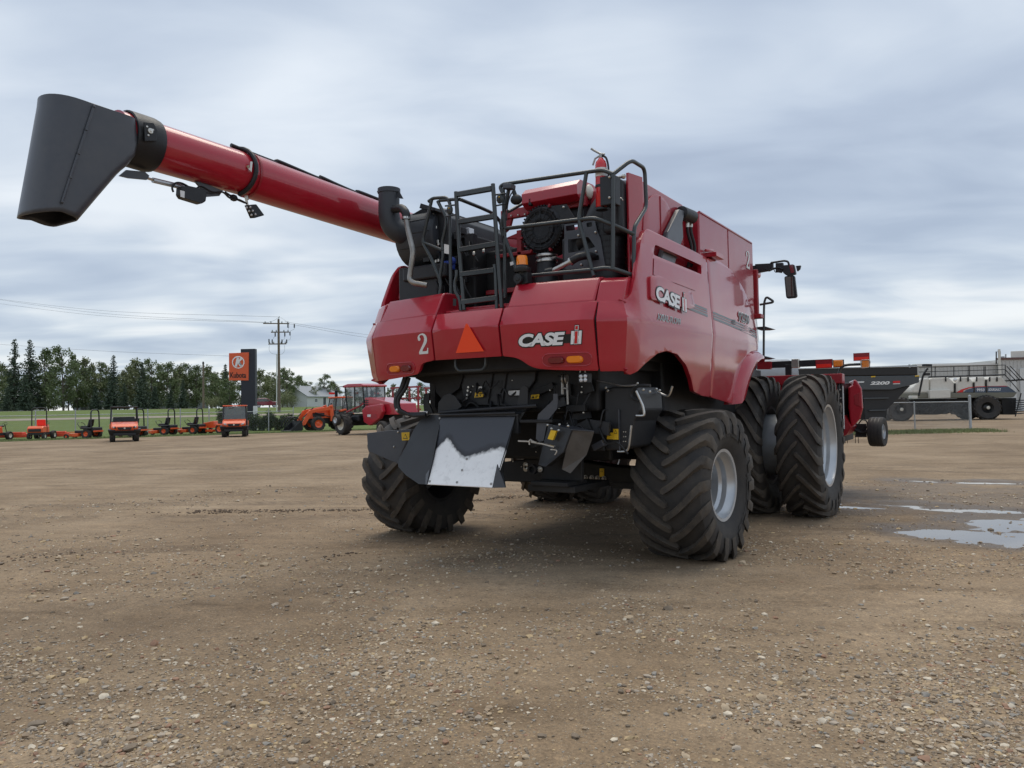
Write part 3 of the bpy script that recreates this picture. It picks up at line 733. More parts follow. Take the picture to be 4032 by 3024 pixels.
# --- lettering on the back
def R_(o): return lambda x, z: rear(x, z, o)
decal_text('lettering', 'CASE', (.575, 2.095, 1.055, 2.232), R_(.004), MT['black'], H, .085, .26, space=.92)
decal_text('lettering', 'CASE', (.585, 2.105, 1.043, 2.222), R_(.007), MT['lettergrey'], H, .045, .26, space=.92)
decal_poly('letter_bar', [[(.62, 2.12), (1.10, 2.12), (1.125, 2.20), (.645, 2.20)]], R_(.0025), MT['black'], H)
ih(1.085, 2.107, .125, R_, .004)
TWO = [(.02, .0), (.62, 0), (.66, .28), (.60, .28), (.57, .17), (.52, .13), (.25, .13), (.30, .22), (.45, .38), (.58, .52), (.635, .63), (.65, .74), (.61, .87), (.52, .96), (.38, 1.0), (.22, .98), (.10, .92), (.03, .82), (.04, .70), (.10, .65), (.17, .66), (.22, .71), (.21, .78), (.16, .83), (.20, .90), (.29, .93), (.38, .91), (.44, .85), (.46, .74), (.43, .62), (.35, .50), (.20, .32), (.06, .16), (.02, .10)]
def two(x0, z0, w, h, fn): decal_poly('number', [[(x0+px/.66*w, z0+pz*h) for px, pz in TWO]], fn, MT['white'], H)
two(-.615, 2.10, .145, .205, R_(.004))
# --- slow-moving triangle
tri = [(-.115, 2.085), (.215, 2.085), (.135, 2.24), (.075, 2.352), (.025, 2.352), (-.035, 2.24)]
m = MB(); m.prism([rear(.05, 2.09, .012) + Vector((x-.05, (z-2.09)*-.16, z-2.09)) for x, z in ((-.115, 2.085), (.215, 2.085), (.058, 2.355), (.042, 2.355))], (0, -.006, 0)); m.build('slow_vehicle_triangle', MT['smv'], H, None)
# --- lamps
def capsule(x0, x1, z0, z1, out, th):
    r = (z1-z0)/2; pts = []
    for k in range(7): a = -pi/2+pi*k/6; pts.append((x1-r+r*cos(a), (z0+z1)/2+r*sin(a)))
    for k in range(7): a = pi/2+pi*k/6; pts.append((x0+r+r*cos(a), (z0+z1)/2+r*sin(a)))
    return pts
for xa, xb, cols in ((-1.14, -.70, ('amber', 'redlens')), (.80, 1.27, ('redlens', 'amber'))):
    ring = [rear(x, z, .004) for x, z in capsule(xa, xb, 1.915, 2.03, 0, 0)]
    m = MB(); m.tube(ring, .0055, 6, True); m.build('lamp_bezel', MT['red'], H)
    m = MB(); m.prism([rear(x, z, .003) for x, z in capsule(xa, xb, 1.915, 2.03, 0, 0)], (0, .01, 0)); rc = m.build('lamp_recess', MT['red_matte'], H)
    x = xa+.06
    for c in cols:
        cap = capsule(x, x+.155, 1.937, 2.003, 0, 0); ctr = rear(x+.0775, 1.97, .02)
        rings = [[rear(px, pz, 0) for px, pz in cap], [rear(px, pz, .018) for px, pz in cap], [rear(x+.0775+(px-x-.0775)*.86, 1.97+(pz-1.97)*.75, .032) for px, pz in cap]]
        m = MB(); m.loft(rings); m.build('tail_lamp', MT[c], H, 40); x += .175
# --- cooling box (right rear), grain tank
X0 = 1.47
tp = pZ(c3(445, 118), 3.735); tp2 = pZ(c3(545, 180), 3.735)
m = MB()
m.prism([(1.30, -.40, 2.4), (1.39, -.46, 2.4), (1.39, .70, 2.4), (.80, .70, 2.4), (.80, -.40, 2.4)], (0, 0, 1.37)); m.build('cooling_box', MT['red_tank'], H, None, .012)
m = MB(); m.prism([(1.33, -.69, 2.47), (1.355, -.695, 2.47), (1.405, -.455, 2.47), (1.375, -.455, 2.47)], (0, 0, 1.325)); m.build('corner_plate', MT['red'], H, None, .006)
# arched screen cover
ar = [(-.50, 2.9)] + [(-.02-.46*cos(pi*k/14), 3.28+.43*sin(pi*k/14)) for k in range(15)] + [(.46, 2.9)]
sheet('screen_cover', ar, [], lambda a, z: (1.412, a, z), MT['red_tank'], H, .2, (), .03, (1, 0, 0), 30, .006)
m = MB(); m.bb((1.40, -.035, 2.9), (1.420, -.02, 3.70)); m.build('cover_seam', MT['red_matte'], H, None)
# main tank
m = MB()
m.prism([(1.47, .99, 2.3), (1.47, 3.18, 2.3), (1.39, 3.26, 2.3), (-1.39, 3.26, 2.3), (-1.47, 3.18, 2.3), (-1.47, .80, 2.3), (1.22, .80, 2.3), (1.22, .99, 2.3)], (0, 0, 1.445)); m.build('grain_tank', MT['red_tank'], H, None, .018)
m = MB(); m.bb((1.46, 2.06, 2.5), (1.476, 2.072, 3.738)); m.build('tank_seam', MT['red_matte'], H, None)
m = MB(); m.tube(rnd_path([(1.47, 1.0, 3.74), (1.47, 3.16, 3.74), (1.38, 3.26, 3.74), (-1.38, 3.26, 3.74)], .08), .014, 6); m.build('tank_rim', MT['red_tank'], H)
q = pX(c3(1225, 755), 1.474); two(q.y, q.z, .17, .245, lambda a, z: (1.476, a, z))
# tank front-corner post and bracket
m = MB(); m.bb((1.44, 3.27, 2.75), (1.50, 3.33, 3.40)); m.bb((1.40, 3.25, 2.72), (1.54, 3.40, 2.78)); m.build('corner_post', MT['red_matte'], H, None, .01)
m = MB(); m.bb((1.46, 1.18, 3.245), (1.60, 1.46, 3.30)); m.tube([(1.50, 1.1, 3.31), (1.52, 1.3, 3.34)], .018); m.build('latch', MT['red'], H, 40, .01)
# hydraulic motor and elevator head in the gap before the tank
m = MB(); e0 = [pX(c3(u, v), 1.45) for u, v in ((775, 372), (812, 385), (795, 470), (800, 560), (690, 900), (600, 900), (690, 570), (700, 520))]
m.prism([Vector((1.42, p.y, p.z)) for p in e0], (.055, 0, 0)); m.build('elevator_head', MT['grey'], H, None, .012)
a = pX(c3(800, 415), 1.38); m = MB(); m.lathe([(.05, 0), (.075, .01), (.075, .28), (.06, .30), (.0005, .30)], (1.43, .52, a.z+.0), (.1, 1, 0), 14, True); mo = m.build('drive_motor', MT['plastic'], H)
for k in range(2):
    b = pX(c3(840+22*k, 455), 1.43); m = MB(); m.tube(spline([b, b+Vector((0, .01, -.12)), b+Vector((.02, .06, -.3)), b+Vector((-.02, .03, -.5))]), .018); m.build('hydraulic_hose', MT['plastic'], H)
    m = MB(); m.tube([b+Vector((0, 0, .05)), b+Vector((0, 0, -.06))], .023, 8); m.build_each('hose_fitting', MT['zinc'], H)
m = MB(); m.bb((1.10, .70, 2.4), (1.30, .985, 3.70)); m.build('tank_recess_wall', MT['red_matte'], H, None)
# --- deck and dark core of the machine
m = MB(); m.bb((-1.38, -1.28, 2.40), (1.38, .85, 2.47)); m.build('engine_deck', MT['dark'], H, None)
m = MB(); m.bb((-.42, -1.30, 2.46), (.42, -1.24, 2.54)); m.bb((-1.2, -1.02, 2.45), (1.2, -.98, 2.60)); m.build_each('deck_sill', MT['red'], H, None, .01)
m = MB()
m.prism([(-1.25, .35, .95), (1.25, .35, .95), (1.25, 3.4, .95), (-1.25, 3.4, .95)], (0, 0, 1.5))
m.prism([(-.72, -.94, 1.50), (1.12, -.94, 1.50), (1.12, .4, 1.50), (-.72, .4, 1.50)], (0, 0, .92))
m.prism([(-.70, -.55, 1.0), (1.05, -.55, 1.0), (1.05, .4, 1.0), (-.70, .4, 1.0)], (0, 0, .70))
m.prism([(-1.22, -1.18, 1.90), (1.22, -1.18, 1.90), (1.22, .4, 1.90), (-1.22, .4, 1.90)], (0, 0, .5))
m.build('separator_body', MT['under'], H, None, .03)
m = MB(); m.bb((-1.30, -.2, 2.0), (-1.24, 3.2, 2.45)); m.bb((1.24, -.2, 2.0), (1.30, 3.2, 2.45)); m.bb((-1.35, -.9, 2.25), (1.35, 3.2, 2.42)); m.build('body_frame', MT['under'], H, None)
# straw hood panel with ribs
m = MB(); hood = [pY(c2(u, v), -.98) for u, v in ((905, 640), (985, 460), (1470, 450), (1570, 560), (1560, 660), (1405, 880), (950, 870))]
m.prism(hood, (0, .04, 0)); ho = m.build('straw_hood', MT['dark'], H, None, .01)
for u0, u1 in ((1215, 1150), (1330, 1275)):
    m = MB(); m.tube([pY(c2(u0, 470), -.99), pY(c2(u1, 860), -.99)], .012, 6); m.build('rib', MT['dark'], ho)
m = MB()
for v in (718, 748, 786, 816): p = pY(c2(990-(v-718)*.15, v), -1.0); m.cyl(p, p+Vector((0, -.02, 0)), .012, 8)
m.build_each('bolt', MT['zinc'], ho)
m = MB(); m.prism([pY(c2(u, v), -1.0) for u, v in ((520, 640), (590, 520), (700, 480), (960, 455), (930, 640), (900, 730), (760, 830), (700, 760), (690, 690), (600, 680))], (0, .05, 0)); m.build('hood_side', MT['under'], H, None)
# shelf and cheeks above the chute
m = MB(); sh = [pZ(c2(u, v), 1.50) for u, v in ((820, 945), (1405, 930), (1400, 885), (960, 885))]
m.prism([(-.55, -1.27, 1.47), (.42, -1.27, 1.47), (.42, -.95, 1.56), (-.55, -.95, 1.56)], (0, 0, .015)); m.bb((-.56, -1.24, 1.30), (.40, -1.20, 1.475)); m.build('chopper_shelf', MT['dark'], H, None)
for pts, Y in (((715, 950), (720, 850), (770, 790), (820, 770), (870, 800), (925, 885), (860, 940)), -1.15), (((1405, 940), (1405, 880), (1435, 720), (1470, 700), (1500, 720), (1500, 900), (1460, 950)), -1.15):
    m = MB(); m.prism([pY(c2(u, v), Y) for u, v in pts], (0, .02, 0)); m.build('chopper_cheek', MT['dark'], H, None, .005)
m = MB(); m.cyl(pY(c2(735, 962), -1.27), pY(c2(1395, 943), -1.27), .014, 8); m.cyl(pY(c2(740, 940), -1.24), pY(c2(1580, 880), -1.2), .02, 8); m.build('chute_hinge_rod', MT['dark'], H)
# --- chute with the worn plate
T0, T1, B0_, B1_ = Vector((-.545, -1.25, 1.46)), Vector((.37, -1.25, 1.465)), Vector((-.475, -1.56, .805)), Vector((.315, -1.56, .805))
N = 64; vs = []; worn = []
def wornv(u, v):
    top = .355+.25*math.exp(-((u-.46)/.17)**2)+.05*math.exp(-((u-.75)/.14)**2)*0
    top = lin(u, [(0, .50), (.06, .40), (.13, .33), (.20, .36), (.29, .47), (.37, .56), (.45, .605), (.52, .585), (.62, .545), (.72, .51), (.82, .475), (.90, .46), (.96, .475), (1, .50)])
    return .5+(v-top)*1.6
for j in range(N+1):
    for i in range(N+1):
        u, v = i/N, j/N; p = T0.lerp(T1, u).lerp(B0_.lerp(B1_, u), v)
        p.y += .03*sin(pi*v); vs.append(p); worn.append(wornv(u, v) if .0 <= u <= 1 else 0)
mb = MB(); mb.add(vs, [(j*(N+1)+i, (j+1)*(N+1)+i, (j+1)*(N+1)+i+1, j*(N+1)+i+1) for j in range(N) for i in range(N)])
ch = mb.build('straw_chute', MT['chute'], H, 30, fixn=False)
at = ch.data.attributes.new('worn', 'FLOAT', 'POINT'); at.data.foreach_set('value', worn)
so = ch.modifiers.new('s', 'SOLIDIFY'); so.thickness = .006; so.offset = -1
tag(ch, 'dark chute plate with paint worn to bright bare metal')
for u, v in ((.0, .015), (.03, .955), (.45, .95), (.95, .95), (.49, .62), (.47, .78)):
    p = T0.lerp(T1, u).lerp(B0_.lerp(B1_, u), v); p.y += .03*sin(pi*v)-.002
    m = MB(); m.lathe([(.013, 0), (.011, .006), (.0005, .008)], p, (0, -1, .3), 8); m.build('rivet', MT['dull'], ch)
def pPl(q, p0, n):
    d = ray(*q); return CAM + d*((p0-CAM).dot(n)/d.dot(n))
wn = (B0_-T0).cross(Vector((-1.02, -1.33, 1.0))-T0).normalized()
wing = [T0+Vector((.005, .02, .02)), B0_+Vector((.005, 0, 0))] + [pPl(cL(u, v), T0, wn) for u, v, y in ((590, 962, -1.50), (470, 880, -1.40), (397, 800, -1.34), (398, 735, -1.32), (470, 610, -1.26), (545, 450, -1.2), (600, 370, -1.18), (690, 312, -1.18))]
m = MB(); m.prism(wing, (0, .012, 0)); m.build('chute_wing', MT['dark'], H, None)
wing = [T1+Vector((0, .02, .02)), B1_] + [pY(cL(u, v), y) for u, v, y in ((1398, 995, -1.50), (1375, 850, -1.42), (1400, 640, -1.35), (1470, 470, -1.25), (1585, 285, -1.2))]
m = MB(); m.prism(wing, (.0, .012, 0)); m.build('chute_wing', MT['under'], H, None)
m = MB(); m.prism([B1_+Vector((-.01, -.004, 0)), Vector((.335, -1.52, 1.02)), pY(cL(1398, 995), -1.50)], (0, .01, 0)); m.prism([B0_+Vector((0, -.004, 0)), Vector((-.49, -1.5, .95)), pY(cL(590, 962), -1.50)], (0, .01, 0)); m.build_each('chute_gusset', MT['grey'], H, None)
# left deflector plate
dq = Vector((.5, -1, .05)).normalized(); dp0 = pY(cL(525, 448), -.95)
dp = [pPl(cL(u, v), dp0, dq) for u, v, y in ((103, 487, -.80), (300, 463, -.86), (525, 448, -.95), (400, 735, -1.0), (395, 775, -1.0), (250, 715, -.9), (118, 655, -.82), (110, 600, -.8))]
m = MB(); m.prism(dp, (.03, .05, 0)); dpl = m.build('side_deflector', MT['grey'], H, None, .008)
m = MB(); l0 = [pPl(cL(u, v), dp0, dq)+dq*.012 for u, v in ((433, 482), (507, 477), (505, 552), (437, 556))]; m.prism(l0, (0, -.004, 0)); m.build('warning_label', MT['yellow'], dpl, None)
for u, v in ((398, 478), (360, 614)): p = pPl(cL(u, v), dp0, dq)+dq*.005; m = MB(); m.ball(p, .013, 8); m.build_each('bolt', MT['zinc'], dpl)
# right spreader box and fin
m = MB(); m.prism([pY(cC(u, v), y) for u, v, y in ((25, 822, -1.25), (170, 845, -1.32), (300, 888, -1.38), (205, 1150, -1.40), (-10, 1325, -1.36), (-95, 1300, -1.28))], (-.02, .16, 0)); sb = m.build('spreader_box', MT['dark'], H, None, .006)
m = MB(); m.prism([pY(cC(u, v), y) for u, v, y in ((285, 888, -1.36), (572, 905, -1.16), (540, 1010, -1.16), (482, 1178, -1.18), (290, 1400, -1.30), (193, 1352, -1.34))], (-.01, .01, 0)); m.build('spreader_fin', mat('dusty_fin', (.085, .075, .066), .6, noise_amt=.25), H, None)
m = MB(); m.prism([pY(cC(u, v), y) for u, v, y in ((40, 822, -1.26), (300, 885, -1.37), (572, 903, -1.16), (350, 850, -1.12))], (0, 0, .006)); m.build('spreader_lid', MT['grey'], H, None)
m = MB(); m.prism([pY(cC(u, v), -1.345) for u, v in ((75, 885), (140, 895), (100, 1003), (38, 988))], (0, -.03, 0)); m.build('warning_label', MT['yellow'], sb, None)
for u, v in ((65, 868), (150, 888), (98, 1082), (20, 825), (160, 820), (262, 836)): p = pY(cC(u, v), -1.37); m = MB(); m.ball(p, .012, 8); m.build_each('bolt', MT['zinc'], sb)
# curved perforated arm
m = MB(); m.prism([pY(cC(u, v), -1.22) for u, v in ((85, 455), (135, 455), (140, 560), (130, 630), (75, 700), (20, 770), (0, 860), (-30, 1015), (-80, 1025), (-120, 990), (-110, 800), (-95, 700), (20, 590), (85, 530))], (0, .015, 0)); arm = m.build('perforated_arm', MT['grey'], H, None)
m = MB(); m.bb((.55, -1.2, 1.18), (1.0, -1.0, 1.22)); m.bb((.42, -1.25, 1.40), (.78, -1.05, 1.43)); m.bb((.50, -1.2, .80), (.9, -.8, .84)); m.bb((.44, -1.15, .74), (.95, -.4, .80)); m.bb((.50, -1.0, .84), (.95, -.95, 1.25)); m.build('spreader_frame', MT['under'], H, None, .006)
m = MB()
for u, v in ((1485, 1395), (1485, 1428), (1610, 1432)): p = pY(c2(u, v), -1.02); m.lathe([(.028, 0), (.028, -.012), (.012, -.012), (.012, -.03), (.0005, -.03)], p, (0, 1, 0), 12)
m.build_each('large_washer', MT['zinc'], H)
p = pY(c2(1555, 1432), -1.02); m = MB(); m.lathe([(.05, 0), (.05, -.05), (.03, -.05), (.03, -.01), (.0005, -.01)], p, (0, 1, 0), 16); m.build('shaft_socket', MT['under'], H)
# latch rod with hook
m = MB(); m.tube(spline([pY(cL(u, v), -1.4) for u, v in ((1520, 560), (1620, 565), (1700, 580), (1760, 590), (1855, 618))], 3), .010, 6); m.tube(spline([pY(cL(u, v), -1.42) for u, v in ((1622, 596), (1622, 560), (1635, 548), (1650, 560), (1690, 575))], 3), .007, 6); m.tube(spline([pY(cL(u, v), -1.42) for u, v in ((1820, 640), (1870, 645), (1875, 665), (1860, 690))], 3), .006, 6); m.build('latch_rod', MT['steel'], H)
# yellow and white stickers on the hood
for pts, mm in ((((1040, 765), (1115, 757), (1110, 802), (1035, 808)), 'yellow'), (((1072, 714), (1100, 710), (1098, 738), (1070, 742)), 'white'), (((1332, 750), (1428, 744), (1426, 788), (1328, 793)), 'white'), (((1528, 785), (1600, 779), (1595, 818), (1524, 822)), 'yellow')):
    m = MB(); m.prism([pY(c2(u, v), -1.02) for u, v in pts], (0, .003, 0)); lb = m.build('warning_label', MT[mm], H, None)
    if mm == 'yellow':
        m = MB(); c_ = [pY(c2(u, v), -1.024) for u, v in pts]
        def L_(a, b): return c_[0].lerp(c_[1], a).lerp(c_[3].lerp(c_[2], a), b)
        for tri_ in (((.08, .85), (.27, .2), (.46, .85)),): m.add([L_(*t) for t in tri_], [(0, 1, 2)])
        m.add([L_(*t) for t in ((.56, .3), (.92, .3), (.92, .45), (.56, .45))], [(0, 1, 2, 3)]); m.add([L_(*t) for t in ((.6, .55), (.7, .55), (.7, .85), (.6, .85))], [(0, 1, 2, 3)]); m.build('pictogram', MT['black'], lb, None, fixn=False)
def pict(parent, corners, off):
    c_ = [Vector(p)+Vector(off) for p in corners]
    def L_(a, b): return c_[0].lerp(c_[1], a).lerp(c_[3].lerp(c_[2], a), b)
    m = MB(); m.add([L_(*t) for t in ((.18, .80), (.5, .16), (.82, .80))], [(0, 1, 2)]); o = m.build('pictogram', MT['black'], parent, None, fixn=False)
    m = MB(); m.add([L_(*t)+Vector(off)*.5 for t in ((.28, .72), (.5, .28), (.72, .72))], [(0, 1, 2)]); m.build('pictogram', MT['yellow'], parent, None, fixn=False)
pict(dpl, l0, (0, -.006, 0))
# --- under-body on the right: elevator boot, pipes
m = MB(); boot = [pY(cC(u, v), -.88) for u, v in ((690, 400), (790, 370), (1060, 370), (1110, 450), (1125, 650), (1050, 780), (1000, 1090), (860, 1125), (700, 1130), (690, 700))]
m.prism(boot, (.02, .5, 0)); eb = m.build('elevator_boot', MT['dark'], H, None, .02)
m = MB(); m.bb(pY(cC(868, 640), -.9), pY(cC(878, 1130), -.88)); m.build('boot_seam', MT['grey'], eb, None)
for pts in (((798, 872), (858, 872), (858, 998), (798, 998)), ((724, 916), (795, 916), (795, 994), (724, 994))):
    cr = [pY(cC(u, v), -.905) for u, v in pts]; m = MB(); m.prism(cr, (0, .02, 0)); lb = m.build('warning_label', MT['yellow'], eb, None); pict(lb, [cr[0], cr[1], cr[1].lerp(cr[2], .55), cr[0].lerp(cr[3], .55)], (0, -.004, 0))
for path, r, mm in (([(850, 1140), (930, 1138), (975, 1110), (995, 1000), (1015, 830)], .011, 'steel'), ([(1070, 713), (1150, 713), (1165, 690), (1150, 600), (1120, 530), (1070, 420)], .011, 'steel'), ([(570, 292), (760, 330), (900, 358), (1080, 352)], .010, 'steel'), ([(1050, 380), (1010, 440), (1020, 500), (1110, 540)], .016, 'plastic'), ([(1060, 380), (1120, 355), (1240, 360)], .016, 'plastic'), ([(1325, 430), (1400, 470), (1460, 470), (1500, 365)], .012, 'steel')):
    m = MB(); m.tube(spline([pY(cC(u, v), -.93 if u < 1260 else -.5) for u, v in path], 4), r, 7); m.build('hydraulic_line', MT[mm], H)
m = MB(); m.cyl(pY(cC(1300, 470), -.4), pY(cC(1290, 640), -.4), .022, 8); m.build('grease_canister', MT['grey'], H)
m = MB()
for u, v in ((1155, 405), (1232, 428), (1310, 398), (1350, 414), (710, 382), (732, 418), (1085, 332)): m.ball(pY(cC(u, v), -.92 if u < 1260 else -.5), .014, 8)
for u in (922, 945):
    for v in (906, 963, 1020): m.ball(pY(cC(u, v), -.885), .007, 6)
m.build_each('bolt', MT['zinc'], H)
# work light
m = MB(); wl = [pY(cC(u, v), -1.32) for u, v in ((380, 208), (505, 205), (505, 325), (382, 330))]
m.prism(wl, (0, .07, 0)); w_ = m.build('work_light', MT['plastic'], H, None, .008)
m = MB()
for u, v in ((414, 248), (466, 245), (416, 292), (466, 290)): p = pY(cC(u, v), -1.322); m.lathe([(.019, 0), (.015, .005), (.0005, .006)], p, (0, -1, 0), 12)
m.build_each('lens', MT['lamp'], w_)
m = MB(); m.tube([pY(cC(u, v), -1.29) for u, v in ((405, 200), (415, 165), (460, 162), (470, 200))], .007, 6); m.tube([pY(cC(437, 165), -1.29), pY(cC(437, 120), -1.29)], .012, 6); m.build('bracket', MT['zinc'], w_)
# pulleys and rod left of the light
for u in (205, 243): p = pY(cC(u, 278), -1.15); m = MB(); m.lathe([(.045, -.008), (.05, 0), (.045, .008)], p, (1, .15, 0), 16, True); m.build('pulley', MT['dull'], H)
m = MB(); m.tube([pY(cC(248, 310), -1.15), pY(cC(258, 580), -1.15)], .010, 6); m.tube([pY(cC(195, 300), -1.16), pY(cC(195, 460), -1.16)], .014, 6); m.tube([pY(cC(190, 385), -1.17), pY(cC(240, 390), -1.17), pY(cC(262, 400), -1.17)], .008, 6); m.build('linkage', MT['dull'], H)
m = MB(); m.prism([pY(cC(u, v), -.8) for u, v in ((250, 330), (500, 330), (490, 480), (470, 510), (360, 550), (180, 555))], (0, .05, 0)); m.build('inner_shield', MT['dark'], H, None)
m = MB(); m.cyl(pY(cC(130, 665), -.8), pY(cC(570, 620), -.8), .02, 8); m.prism([pY(cC(u, v), -.75) for u, v in ((300, 700), (520, 660), (530, 740), (290, 775))], (0, .03, 0)); m.build('sieve_bar', MT['grey'], H, None)
# handle below the centre panel
m = MB(); m.tube(rnd_path([pY(c2(u, v), -1.42) for u, v in ((870, 470), (872, 545), (900, 578), (1105, 568), (1132, 535), (1134, 460))], .04), .014, 8); m.build('grab_handle', MT['rail'], H)
# clutter of pipes, brackets and wiring under the hood
random.seed(31)
for k in range(22):
    x = random.uniform(-.6, 1.15); z = random.uniform(1.3, 1.85); y = random.uniform(-1.02, -.96)
    a = Vector((x, y, z)); b = a+Vector((random.uniform(-.35, .35), random.uniform(-.06, .02), random.uniform(-.35, .2))); b.z = max(.9, b.z)
    m = MB(); m.tube(spline([a, a.lerp(b, .35)+Vector((0, -.05, -.06)), a.lerp(b, .7)+Vector((0, -.04, .03)), b], 5), random.choice((.007, .010, .014)), 6); m.build('cable', MT[random.choice(('plastic', 'plastic', 'dark', 'under'))], H)
for k in range(14):
    x = random.uniform(.45, 1.15); z = random.uniform(1.0, 1.75); m = MB(); m.box((x, random.uniform(-1.02, -.95), z), (random.uniform(.05, .22), random.uniform(.02, .08), random.uniform(.03, .14)), Matrix.Rotation(random.uniform(-.6, .6), 3, 'Y')); m.build('bracket', MT[random.choice(('dark', 'under', 'grey'))], H, None, .004)
for k in range(26):
    p = Vector((random.uniform(-.5, 1.15), -1.03, random.uniform(.95, 1.85))); m = MB(); m.ball(p, random.uniform(.006, .011), 6); m.build_each('bolt', MT['zinc'], H)
# --- hoses at the left, below the rear panel
for k, (dx, y) in enumerate(((0, -1.22), (14, -1.24), (30, -1.2), (46, -1.25))):
    pts = [(455+dx, -30), (420+dx, 70), (372+dx*.7, 170), (380+dx*.6, 255), (430+dx*.4, 300-dx*.25), (540, 308+dx*.35), (655, 302+dx*.3)]
    m = MB(); m.tube(spline([pY(cL(u, v), y) for u, v in pts], 6), .019, 9); m.build('hydraulic_hose', MT['plastic' if k % 2 else 'dark'], H)
m = MB(); p = pY(cL(390, 272), -1.25); m.ball(p, .02, 8); p = pY(cL(640, 297), -1.22); m.lathe([(.025, 0), (.025, .05)], p, (1, .2, -.1), 8, True); m.build_each('hose_fitting', MT['zinc'], H)
m = MB(); m.prism([pY(cL(u, v), -1.05) for u, v in ((640, 120), (690, 110), (680, 200), (720, 300), (640, 290), (630, 200))], (0, .02, 0)); m.prism([pY(cL(u, v), -.95) for u, v in ((690, 0), (740, 0), (740, 240), (770, 300), (700, 300))], (.0, .3, 0)); m.build('chopper_bracket', MT['dark'], H, None)
# --- rear axle
m = MB(); m.prism([(-1.30, .08, .70), (-.72, .08, .68), (.72, .08, .68), (1.36, .08, .70), (1.36, .08, .88), (.76, .08, .895), (.1, .08, .97), (-.1, .08, .97), (-.76, .08, .895), (-1.30, .08, .88)], (0, .22, 0)); ax = m.build('rear_axle', MT['under'], H, None, .02)
m = MB(); m.bb((.74, .06, .66), (1.30, .32, .72)); m.bb((-1.3, .06, .66), (-.74, .32, .72)); m.build_each('axle_tube', MT['under'], ax, None)
m = MB()
for u, v in ((337, 1438), (475, 1448), (548, 1450), (617, 1454), (692, 1460)): p = pY(cC(u, v), .08); m.lathe([(.03, 0), (.028, -.012), (.018, -.014), (.016, -.04), (.0005, -.042)], p, (0, 1, 0), 10)
m.build_each('bolt', MT['dull'], ax)
cr = [pY(cC(u, v), .07) for u, v in ((636, 1342), (686, 1342), (685, 1440), (634, 1440))]; m = MB(); m.prism(cr, (0, .01, 0)); lb = m.build('warning_label', MT['yellow'], ax, None); pict(lb, [cr[0], cr[1], cr[1].lerp(cr[2], .5), cr[0].lerp(cr[3], .5)], (0, -.004, 0))
for s in (-1, 1):
    m = MB(); m.cyl((s*1.28, .18, .62), (s*1.28, .18, 1.02), .09, 12); m.cyl((s*1.28, .18, .735), (s*1.72, .17, .735), .10, 14); m.build('steering_knuckle', MT['under'], ax)
# --- wheels
RT_ = tyre_mesh('rear_tyre', .768, .75, .345, 18, .44, .046, .092, 1)
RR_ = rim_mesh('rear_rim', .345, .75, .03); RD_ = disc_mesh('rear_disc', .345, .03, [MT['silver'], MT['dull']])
FT_ = tyre_mesh('front_tyre', .985, .55, .545, 21, .42, .044, .082, -1, .03, 84)
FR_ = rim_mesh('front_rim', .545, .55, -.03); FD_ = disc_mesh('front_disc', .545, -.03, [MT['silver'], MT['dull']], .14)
def wheel(tm, rm, dm, loc, rz, flip):
    w = put('wheel', dm, H, loc, (0, 0, rz+(pi if flip else 0)))
    put('rim', rm, w); put('tyre', tm, w, (0, 0, 0), (0, 0, pi if flip else 0)); return w
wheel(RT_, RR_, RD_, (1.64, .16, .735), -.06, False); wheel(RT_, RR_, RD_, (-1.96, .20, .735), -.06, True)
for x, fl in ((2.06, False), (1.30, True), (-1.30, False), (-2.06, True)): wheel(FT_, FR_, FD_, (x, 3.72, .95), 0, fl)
m = MB(); m.lathe([(.40, 1.36), (.43, 1.40), (.43, 1.92), (.40, 1.96)], (0, 3.72, .95), (1, 0, 0), 40); m.lathe([(.40, -1.36), (.43, -1.40), (.43, -1.92), (.40, -1.96)], (0, 3.72, .95), (1, 0, 0), 40); m.build_each('dual_spacer', MT['silver'], H)
# lettering moulded on the rear tyre's sidewall
def sidew(r, a, o=.0): return Vector((.75*.5*1.002+o, -r*cos(a), r*sin(a)))
wr = [o for o in kids(H) if o.name.startswith('wheel')][0]
for txt, a0, a1 in (('MICHELIN', 1.95, .95), ('MEGA X BIB', .15, -1.15)):
    vs_, fs_ = text_mesh(txt, 1, .03); x0, x1 = min(v.x for v in vs_), max(v.x for v in vs_)
    m = MB(); vv = []
    for v in vs_:
        a = a0+(a1-a0)*(v.x-x0)/(x1-x0); r = .49+.085*v.y
        vv.append(Vector((.372+.008*(1-abs(r-.53)/.06), -r*cos(pi-a), r*sin(a)))) 
    m.add(vv, fs_); m.build('tyre_lettering', mat('moulded_rubber', (.012, .012, .013), .5), wr, None, fixn=False)
# --- front axle, feeder, cab
m = MB(); m.bb((-1.6, 3.5, .72), (1.6, 3.95, 1.15)); m.cyl((-1.5, 3.72, .95), (1.5, 3.72, .95), .14, 14); m.build('front_axle', MT['under'], H, None, .03)
m = MB(); m.prism([(-.6, 3.6, 1.0), (-.6, 3.6, 1.9), (-.6, 6.0, 1.55), (-.6, 6.0, .85)], (1.2, 0, 0)); m.build('feeder_house', MT['red_matte'], H, None, .02)
m = MB(); m.prism([(-.95, 3.4, 2.05), (-.95, 5.2, 2.05), (-.95, 5.35, 2.6), (-.95, 5.1, 3.62), (-.95, 3.4, 3.62)], (1.9, 0, 0)); cb_ = m.build('cab', MT['glass'], H, None, .03)
m = MB(); m.bb((-1.0, 3.35, 3.60), (1.0, 5.4, 3.74)); m.build('cab_roof', MT['red'], cb_, None, .04)
m = MB(); m.bb((-1.0, 3.35, 1.9), (1.0, 5.2, 2.07)); m.build('cab_floor', MT['dark'], cb_, None)
